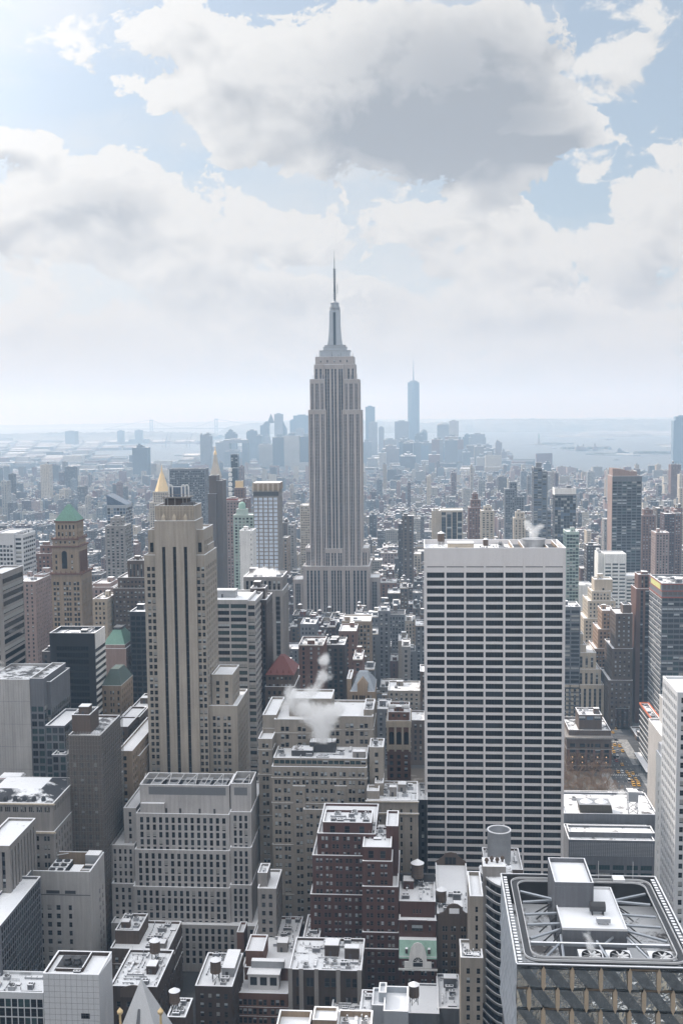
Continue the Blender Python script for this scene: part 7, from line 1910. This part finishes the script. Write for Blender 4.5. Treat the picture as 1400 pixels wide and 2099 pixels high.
def add_lots(bx0, bx1, by0, by1, zone):
    for (ra, rb) in ((by0, (by0 + by1) / 2 - 1), ((by0 + by1) / 2 + 1, by1)):
        x = bx0
        while x < bx1 - 6:
            w = rc.choice((7, 8, 10, 14, 18, 24) if zone < 2 else (9, 12, 16, 22, 32))
            w = min(w, bx1 - x)
            if bx1 - x - w < 6: w = bx1 - x
            d = rc.uniform(.75, 1) * (rb - ra)
            if zone == 0: h = rc.choice((22, 30, 38, 46, 54, 62, 75)) * rc.uniform(.8, 1.2)
            elif zone == 1: h = rc.choice((14, 16, 18, 20, 24, 30, 36, 44)) * rc.uniform(.8, 1.2)
            else: h = rc.choice((10, 12, 14, 16, 20, 24)) * rc.uniform(.8, 1.25)
            if rc.random() < .075 and zone: h *= rc.uniform(1.8, 3.4)
            y0, y1 = (ra, ra + d) if rc.random() < .5 or zone else (ra, rb)
            LOTS.append([x, x + w - .15, y0, y1, h, None])
            x += w


for i, (a0, a1) in enumerate(zip(AVES, AVES[1:])):
    y = 462.0
    while y < 4300:
        bw = 62.0
        zone = 0 if y < 1260 else (1 if y < 3000 else 2)
        px, _ = proj((a0 + a1) / 2, y, 20)
        if -260 < px < 1660: add_lots(a0 + (13 if i % 2 else 15), a1 - 14, y, y + bw, zone)
        y += 80.5
y = 4300.0
while y < 13000:
    step = 95 + (y - 4300) * .02
    x = -.36 * y - 300
    while x < .30 * y + 200:
        px, _ = proj(x, y, 10)
        if -120 < px < 1500 and rc.random() < .88:
            w, d = rc.uniform(.5, .92) * step, rc.uniform(.45, .85) * step * .62
            h = rc.choice((9, 11, 13, 16, 20, 26)) * (rc.uniform(1.5, 3.2) if rc.random() < .08 else 1)
            if y > 6500: h = rc.choice((8, 10, 12, 15)) * (2.5 if rc.random() < .04 else 1)
            LOTS.append([x, x + w, y, y + d, h, None])
        x += step
    y += step * .62

keep = []
FT = np.array(FOOT)
for L in LOTS:
    x0, x1, y0, y1, h, _ = L
    cx, cy = (x0 + x1) / 2, (y0 + y1) / 2
    if not inside(cx, cy) or not inside(cx, y1 + 20): continue
    if 118 < cx < 160 and 470 < cy < 1300 and (x0 < 158 and x1 > 124): continue
    if -60 < cx < 130 and 600 < cy < 778 and x1 > -55: continue                      # the park
    if np.any((FT[:, 0] < x1 + .6) & (FT[:, 1] > x0 - .6) & (FT[:, 2] < y1 + .6) & (FT[:, 3] > y0 - .6)): continue
    px0, _ = proj(x0, y0, h); px1, py = proj(x1, y0, h)
    pm = (px0 + px1) / 2
    if pm < -140 or pm > 1540: continue
    if cy < 1300:
        lim = max(env(px0, ENV_A), env(px1, ENV_A), env(pm, ENV_A))
        if cy < 700: lim = max(lim, 1470)
        if cy < 560: lim = max(lim, 1850)
    elif cy < 2600: lim = max(env(px0, ENV_B), env(px1, ENV_B))
    elif cy < 4300: lim = 952 if pm > 980 else 945
    else: lim = 0
    zmax = at(pm, lim, y0)[1]
    if lim and h > zmax:
        h = zmax * rc.uniform(.55, 1.0)
        if h < 7: continue
    L[4] = h
    keep.append(L)
LOTS = keep

# which of them show in the picture, nearest first
Hc, Wc = 525, 350
occ = np.zeros((Hc, Wc), bool)
items = [(f[2], 'F', f) for f in FOOT] + [(l[2], 'L', l) for l in LOTS]
items.sort(key=lambda q: q[0])
vis = []
for y0_, kind, q in items:
    if kind == 'F': x0, x1, y0, y1, z = q
    else: x0, x1, y0, y1, z = q[:5]
    a, b = proj(x0, y0, z), proj(x1, y0, z); c, d = proj(x0, y1, z), proj(x1, y1, z)
    pxa, pxb = int(min(a[0], b[0]) / 4), int(max(a[0], b[0]) / 4) + 1
    pya, pyb = int(min(a[1], b[1]) / 4), int(proj(x0, y0, 0)[1] / 4) + 1
    pta = int(min(c[1], d[1]) / 4); cxa, cxb = int(min(c[0], d[0]) / 4), int(max(c[0], d[0]) / 4) + 1
    n = 0
    for (u0, u1, v0, v1) in ((pxa, pxb, pya, pyb), (max(pxa, cxa), min(pxb, cxb), pta, pya)):
        u0, u1, v0, v1 = max(u0, 0), min(u1, Wc), max(v0, 0), min(v1, Hc)
        if u1 > u0 and v1 > v0:
            s = occ[v0:v1, u0:u1]; n += int((~s).sum()); s[:] = True
    if kind == 'L': vis.append((n, q))
near = sorted([v for v in vis if v[1][2] < 3400], key=lambda v: -v[0])
NEAR_N = 195
chosen = [v[1] for v in near[:NEAR_N] if v[0] > 0]
ids = set(id(c) for c in chosen)
rest = [v[1] for v in vis if id(v[1]) not in ids and (v[0] > 0 or v[1][2] > 1250)]

COLS = [('tan', 'tan'), ('limestone', 'limestone'), ('brown', 'brown brick'), ('rust', 'rust brick'), ('beige', 'beige'), ('ash', 'grey'), ('brick', 'red brick'), ('umber', 'dark brick'), ('cream', 'cream'), ('pink', 'pinkish'), ('slate', 'slate-grey')]
DARKS = [('brown', 'brown brick'), ('umber', 'dark brick'), ('rust', 'rust brick'), ('slate', 'slate-grey'), ('brick', 'red brick')]
MARKS = [(0, 150, 'below the pink tower'), (150, 262, 'near the green pyramid roof'), (262, 345, 'left of the slotted limestone tower'), (345, 500, 'behind the teal-banded office'), (500, 612, 'left of the skyscraper base'), (612, 690, 'below the skyscraper left half'),
         (690, 770, 'below the skyscraper right half'), (770, 830, 'just right of the skyscraper'), (830, 905, 'left of the gridded slab'), (905, 1085, 'above the gridded slab roof'), (1085, 1165, 'by the slim balcony tower'), (1165, 1255, 'below the white-banded glass tower'), (1255, 1320, 'behind the tall balcony tower'), (1320, 1420, 'near the right edge')]
rows_used = {}
rl_ = random.Random(77)


def city_label(col, h, feat, px, y):
    m = next((t_ for a, b, t_ in MARKS if a <= px < b), 'near the left edge' if px < 0 else 'near the right edge')
    dist = 'near' if y < 900 else ('middle' if y < 1500 else ('far' if y < 2300 else 'farthest'))
    size = 'low' if h < 20 else ('mid-rise' if h < 42 else 'tall')
    return f'{dist} {size} {col} building {feat} {m}'


for L in sorted(chosen, key=lambda q: q[2]):
    x0, x1, y0, y1, h, _ = L
    r = random.Random(int(x0 * 7 + y0 * 13))
    wk, cn = r.choice(COLS + DARKS * (2 if y0 < 1400 else 1))
    px, _ = proj((x0 + x1) / 2, y0, h)
    wd, dp = x1 - x0, y1 - y0
    feat = r.choice(('with water tank', 'with snowy roof', 'with roof rooms', 'with patchy snow', 'with cornice'))
    lab = city_label(cn, h, feat, px, y0)
    nm = {'low': 'low_building', 'mid-': 'city_block', 'tall': 'tall_building'}['low' if ' low ' in lab else ('mid-' if ' mid-rise ' in lab else 'tall')]
    root = thing(nm, lab, 'building', ((x0 + x1) / 2, (y0 + y1) / 2, 0), 'snow-roofed buildings between the landmark towers')
    S = spec(bay=r.choice((2.8, 3.2, 3.8, 4.4)), ww=r.choice((1.1, 1.4, 1.8)), wh=r.choice((1.7, 2.0, 2.3)), fl=r.choice((3.4, 3.7, 4.0)), top=r.uniform(1.6, 3.4), m=.7, sash=0, rec=.35,
             blind=r.choice((.2, .35, .5)), flat=y0 > 1000, glass=(0, 0, 1), grp=1)
    mb, wins = MB(), []
    S['zlo'] = max(0, at(700, 2150, y0)[1])
    facade(mb, wins, 'F', x0, x1, y0, 0, h, S); facade(mb, wins, 'L', y0, y1, x0, 0, h, S if x0 > 0 else None); facade(mb, wins, 'R', y0, y1, x1, 0, h, S if x1 < 0 else None)
    mb.poly([(x1, y1, 0), (x0, y1, 0), (x0, y1, h), (x1, y1, h)]); mb.build('wall', [W[wk]], root)
    sm = r.choice((SNOW, SNOW_HALF, SNOW_HALF, SNOW_LOW, SNOW_LOW, TAR) if y0 > 700 else (SNOW, SNOW, SNOW_HALF, SNOW_HALF))
    if feat == 'with patchy snow': sm = SNOW_HALF
    if feat == 'with snowy roof': sm = SNOW
    roof(root, x0, x1, y0, y1, h, 1.0, .4, sm, W[wk], cm=SNOW_HALF)
    if feat == 'with cornice' or r.random() < .25:
        mb = MB(); mb.box(x0 - .1, x1 + .1, y0 - .8, y0 - .07, h - .9, h - .15, 0, 1, bottom=True); mb.build('cornice', [W[r.choice(('cream', 'ash', 'tan'))], SNOW_PURE], root)
    clutter(root, x0, x1, y0, y1, h - 1, 3 if y0 < 1300 else 1, r, W[wk], 2 if feat == 'with roof rooms' else 1)
    windows(root, wins, 0, S, far=True)
    if feat == 'with water tank' and wd > 7:
        water_tower(x0 + wd * r.uniform(.3, .7), y0 + dp * r.uniform(.4, .7), h - 1, r.uniform(1.6, 2.3), 'water tank on ' + lab.replace(' building with water tank', ' roof'), 'rooftop water tanks of the low city')

# the remaining thousands: one mass, with real rooms and tanks on the roofs
cmats = [far_mat('city_' + k, c, bay=2.9, fl=3.6, wu=.5, wz=.5, rough=.85) for k, c in (('tan', (.29, .225, .16)), ('lime', (.36, .325, .28)), ('brown', (.125, .09, .07)), ('rust', (.21, .11, .08)), ('ash', (.24, .225, .215)), ('brick', (.16, .07, .055)), ('umber', (.07, .05, .042)), ('cream', (.50, .45, .37)), ('pink', (.33, .235, .205)), ('slate', (.17, .18, .20)))]
allm = cmats + [SNOW_PURE, SNOW, SNOW_HALF, SNOW_LOW, TAR]
NM = len(cmats)
mb = MB(); r = random.Random(15)
for x0, x1, y0, y1, h, _ in rest:
    m = r.randrange(NM); k = r.choice((1, 2, 2, 3, 3, 3, 4, 4, 4))
    mb.box(x0, x1, y0, y1, 0, h, m, NM + k, back=False)
    if y0 < 5500:
        mb.box(x0, x1, y0 - .05, y0 + .4, h, h + 1, m, NM)
        for _ in range(r.choice((1, 2, 3)) if y0 < 3600 else 1):
            w, d = min(r.uniform(2.5, 6), (x1 - x0) * .5), min(r.uniform(2.5, 6), (y1 - y0) * .5)
            xx, yy = r.uniform(x0, x1 - w), r.uniform(y0 + .5, y1 - d); mb.box(xx, xx + w, yy, yy + d, h, h + r.uniform(2.5, 5.5), r.randrange(NM), NM, back=False)
        if r.random() < .35 and y0 < 3600:
            xx, yy = r.uniform(x0 + 2, max(x0 + 2.1, x1 - 2)), r.uniform(y0 + 2, y1 - 2); mb.cyl(xx, yy, h + 2, h + 6, 1.9, n=8, m=2, cap=False); mb.cyl(xx, yy, h + 6, h + 7.2, 2.1, .1, 8, NM)
for _ in range(150):                  # the lesser blocks crowding round the far towers
    px_ = r.uniform(430, 1035); Yq = r.uniform(4700, 6900); yq = r.uniform(893, 940) + (18 if px_ > 960 or px_ < 500 else 0)
    if 628 < px_ < 745: continue
    xx, zz = at(px_, yq, Yq); w, d = r.uniform(28, 70), r.uniform(28, 60)
    if zz > 20 and inside(xx, Yq + 60): mb.box(xx - w / 2, xx + w / 2, Yq, Yq + d, 0, zz, r.choice((4, 6, 9, 9, 1, 3)), NM + 2); mb.box(xx - w / 5, xx + w / 5, Yq + d * .3, Yq + d * .7, zz, zz + r.uniform(4, 14), 9, NM)
for bx in range(-5, 5):               # the blocks that stand behind and beside the viewer's own rooftop
    for by in range(0, 5):
        if bx in (-1, 0) and by == 0: continue
        x0, y1 = bx * 95 + 8, -70 - by * 82; h = r.choice((45, 60, 75, 90, 110, 130))
        for k in (0, 1): mb.box(x0 + k * 42, x0 + k * 42 + 40, y1 - 58, y1, 0, h * (1 - .25 * k), r.choice((1, 4, 7, 9, 9)), r.choice((NM, NM + 4, NM + 4)))
tag(mb.build('distant_city', allm), label='dense snow-dusted low city fading into haze toward the bay', kind='stuff', cat='city')
print('LOTS', len(LOTS), 'chosen', len(chosen), 'rest', len(rest))

# ------------------------------------------------------------------ steam


def steam(label, path, dens, seed, nscale, ragged=2.5):
    """a rising cloud: soft puffs along a path, torn by noise, filled with white vapour"""
    mb = MB()
    for (x, y, z, rad, n) in path:
        rr = rad * 1.9
        mb.lathe(x, y, [(rr * math.cos(q), z + rr * math.sin(q)) for q in (-1.5, -1.1, -.7, -.3, .1, .5, .9, 1.3, 1.5)], 12)
    o = mb.build('steam', [])
    rm = o.modifiers.new('remesh', 'REMESH'); rm.mode = 'VOXEL'; rm.voxel_size = max(.3, path[0][3] * .2)
    m = bpy.data.materials.new('steam_vapour'); m.use_nodes = True; t = m.node_tree; t.nodes.clear()
    out = t.nodes.new('ShaderNodeOutputMaterial'); pv = t.nodes.new('ShaderNodeVolumePrincipled')
    pv.inputs['Color'].default_value = (.99, .99, .99, 1); pv.inputs['Absorption Color'].default_value = (1, 1, 1, 1); pv.inputs['Anisotropy'].default_value = 0.0
    g = t.nodes.new('ShaderNodeNewGeometry'); tot = None
    for (x, y, z, rad, n) in path:
        d = t.nodes.new('ShaderNodeVectorMath'); d.operation = 'DISTANCE'; d.inputs[1].default_value = (x, y, z); t.links.new(g.outputs['Position'], d.inputs[0])
        k = NV(t, d.outputs['Value']) * (1.0 / rad); e = ((k * k) * -1.0).exp(); tot = e if tot is None else tot + e
    wr = t.nodes.new('ShaderNodeTexNoise'); wr.inputs['Scale'].default_value = nscale; wr.inputs['Detail'].default_value = 2; t.links.new(g.outputs['Position'], wr.inputs['Vector'])
    w = t.nodes.new('ShaderNodeVectorMath'); w.operation = 'MULTIPLY_ADD'; w.inputs[1].default_value = (1.0 / nscale,) * 3; t.links.new(wr.outputs['Color'], w.inputs[0]); t.links.new(g.outputs['Position'], w.inputs[2])
    n1 = noise(t, w.outputs[0], nscale * 1.3, 5, .62)
    t.links.new(((tot.mn(1.25) + (n1 - .5) * ragged).step(.40, 1.05) * dens).k, pv.inputs['Density']); t.links.new(pv.outputs[0], out.inputs['Volume'])
    o.data.materials.append(m)
    tag(o, label, 'steam', kind='stuff')
    return o


def pa(px, py, Y, rad, n): x, z = at(px, py, Y); return (x, Y, z, rad, n)


steam('thick white steam cloud billowing over the beige rooftops', [pa(664, 1516, 494, 2.2, 6), pa(662, 1496, 495, 4.6, 14), pa(652, 1474, 496, 6.6, 16), pa(688, 1456, 497, 5.0, 10), pa(624, 1452, 498, 4.6, 8), pa(598, 1420, 500, 5.0, 9), pa(586, 1446, 500, 3.4, 6), pa(642, 1416, 503, 4.0, 8), pa(664, 1388, 506, 4.2, 7), pa(662, 1352, 510, 3.4, 6)], .34, 1, .13)
steam('low white steam drifting across the fluted tower roof', [pa(508, 1186, 766, 3.2, 6), pa(524, 1178, 768, 3.6, 8), pa(542, 1172, 770, 4.0, 8), pa(558, 1173, 770, 3.6, 5), pa(570, 1178, 770, 2.8, 5)], .40, 2, .16)
steam('thin steam rising from the cooling drum on the white gridded slab', [pa(1097, 1106, 552, 2, 4), pa(1095, 1096, 552, 2.6, 6), pa(1088, 1083, 553, 2.6, 5), pa(1108, 1080, 553, 2.4, 5), pa(1080, 1072, 553, 2, 4)], .20, 3, .28)
steam('steam puff rising beside the square tank on lattice stand', [(STEAM_R[0], STEAM_R[1], STEAM_R[2] + 2, 1.6, 4), (STEAM_R[0] - 1.5, STEAM_R[1], STEAM_R[2] + 6, 2.8, 6), (STEAM_R[0] - 1, STEAM_R[1], STEAM_R[2] + 11, 2.6, 5)], .30, 4, .3)
steam('wisp of steam over the leftmost roof fan', [(STEAM_FAN[0], STEAM_FAN[1], STEAM_FAN[2] + .8, 1.0, 4), (STEAM_FAN[0] - .4, STEAM_FAN[1], STEAM_FAN[2] + 2.2, 1.1, 5), (STEAM_FAN[0] - 1, STEAM_FAN[1] + .2, STEAM_FAN[2] + 4, 1.0, 5)], .7, 5, .8)
steam('white steam puff at the left edge above the concrete tower', [pa(2, 1376, 540, 2.4, 8), pa(-6, 1364, 540, 2.8, 8)], .4, 6, .25)

# ------------------------------------------------------------------ the cloud whose shadow lies over the nearest blocks
mb = MB(); r = random.Random(40)
ccx, ccy, ccz = -150 - .653 / .559 * 1010, 300 + .510 / .559 * 1010, 1090.0
for _ in range(80):
    u, v = r.uniform(-1, 1), r.uniform(-1, 1)
    rr = r.uniform(45, 80); cz = ccz + r.uniform(-8, 60) * (1.1 - abs(u) * .5 - abs(v) * .5)
    mb.lathe(ccx + u * 215, ccy + v * 230, [(rr * math.cos(q), cz + .7 * rr * math.sin(q)) for q in (-1.5, -1.1, -.7, -.3, .1, .5, .9, 1.3, 1.5)], 14)
o = mb.build('cloud', [])
rm = o.modifiers.new('remesh', 'REMESH'); rm.mode = 'VOXEL'; rm.voxel_size = 9.0
m = bpy.data.materials.new('cloud_vapour'); m.use_nodes = True; t = m.node_tree; t.nodes.clear()
out = t.nodes.new('ShaderNodeOutputMaterial'); df = t.nodes.new('ShaderNodeBsdfDiffuse'); df.inputs[0].default_value = (.9, .9, .9, 1)
tl = t.nodes.new('ShaderNodeBsdfTranslucent'); tl.inputs[0].default_value = (.9, .9, .9, 1); mx = t.nodes.new('ShaderNodeMixShader'); mx.inputs[0].default_value = .45
t.links.new(df.outputs[0], mx.inputs[1]); t.links.new(tl.outputs[0], mx.inputs[2]); t.links.new(mx.outputs[0], out.inputs[0]); o.data.materials.append(m)
tag(o, 'low grey-white cumulus cloud shading the nearest rooftops', 'cloud', kind='stuff')

# ------------------------------------------------------------------ haze
mb = MB(); mb.box(-17000, 17000, -2200, 30000, -6, 620, bottom=True)
hz_ = mb.build('haze', [])
HM = bpy.data.materials.new('haze_air'); HM.use_nodes = True; t = HM.node_tree; t.nodes.clear()
out = t.nodes.new('ShaderNodeOutputMaterial'); pv = t.nodes.new('ShaderNodeVolumePrincipled')
pv.inputs['Color'].default_value = (.42, .62, .84, 1); pv.inputs['Absorption Color'].default_value = (.557, .261, 0, 1)
pv.inputs['Density'].default_value = .000135; pv.inputs['Anisotropy'].default_value = .2
t.links.new(pv.outputs[0], out.inputs['Volume'])
hz_.data.materials.append(HM)
tag(hz_, 'pale blue winter haze thickening toward the horizon', 'haze', kind='stuff')

for o in bpy.data.objects:
    if '_o' in o: del o['_o']
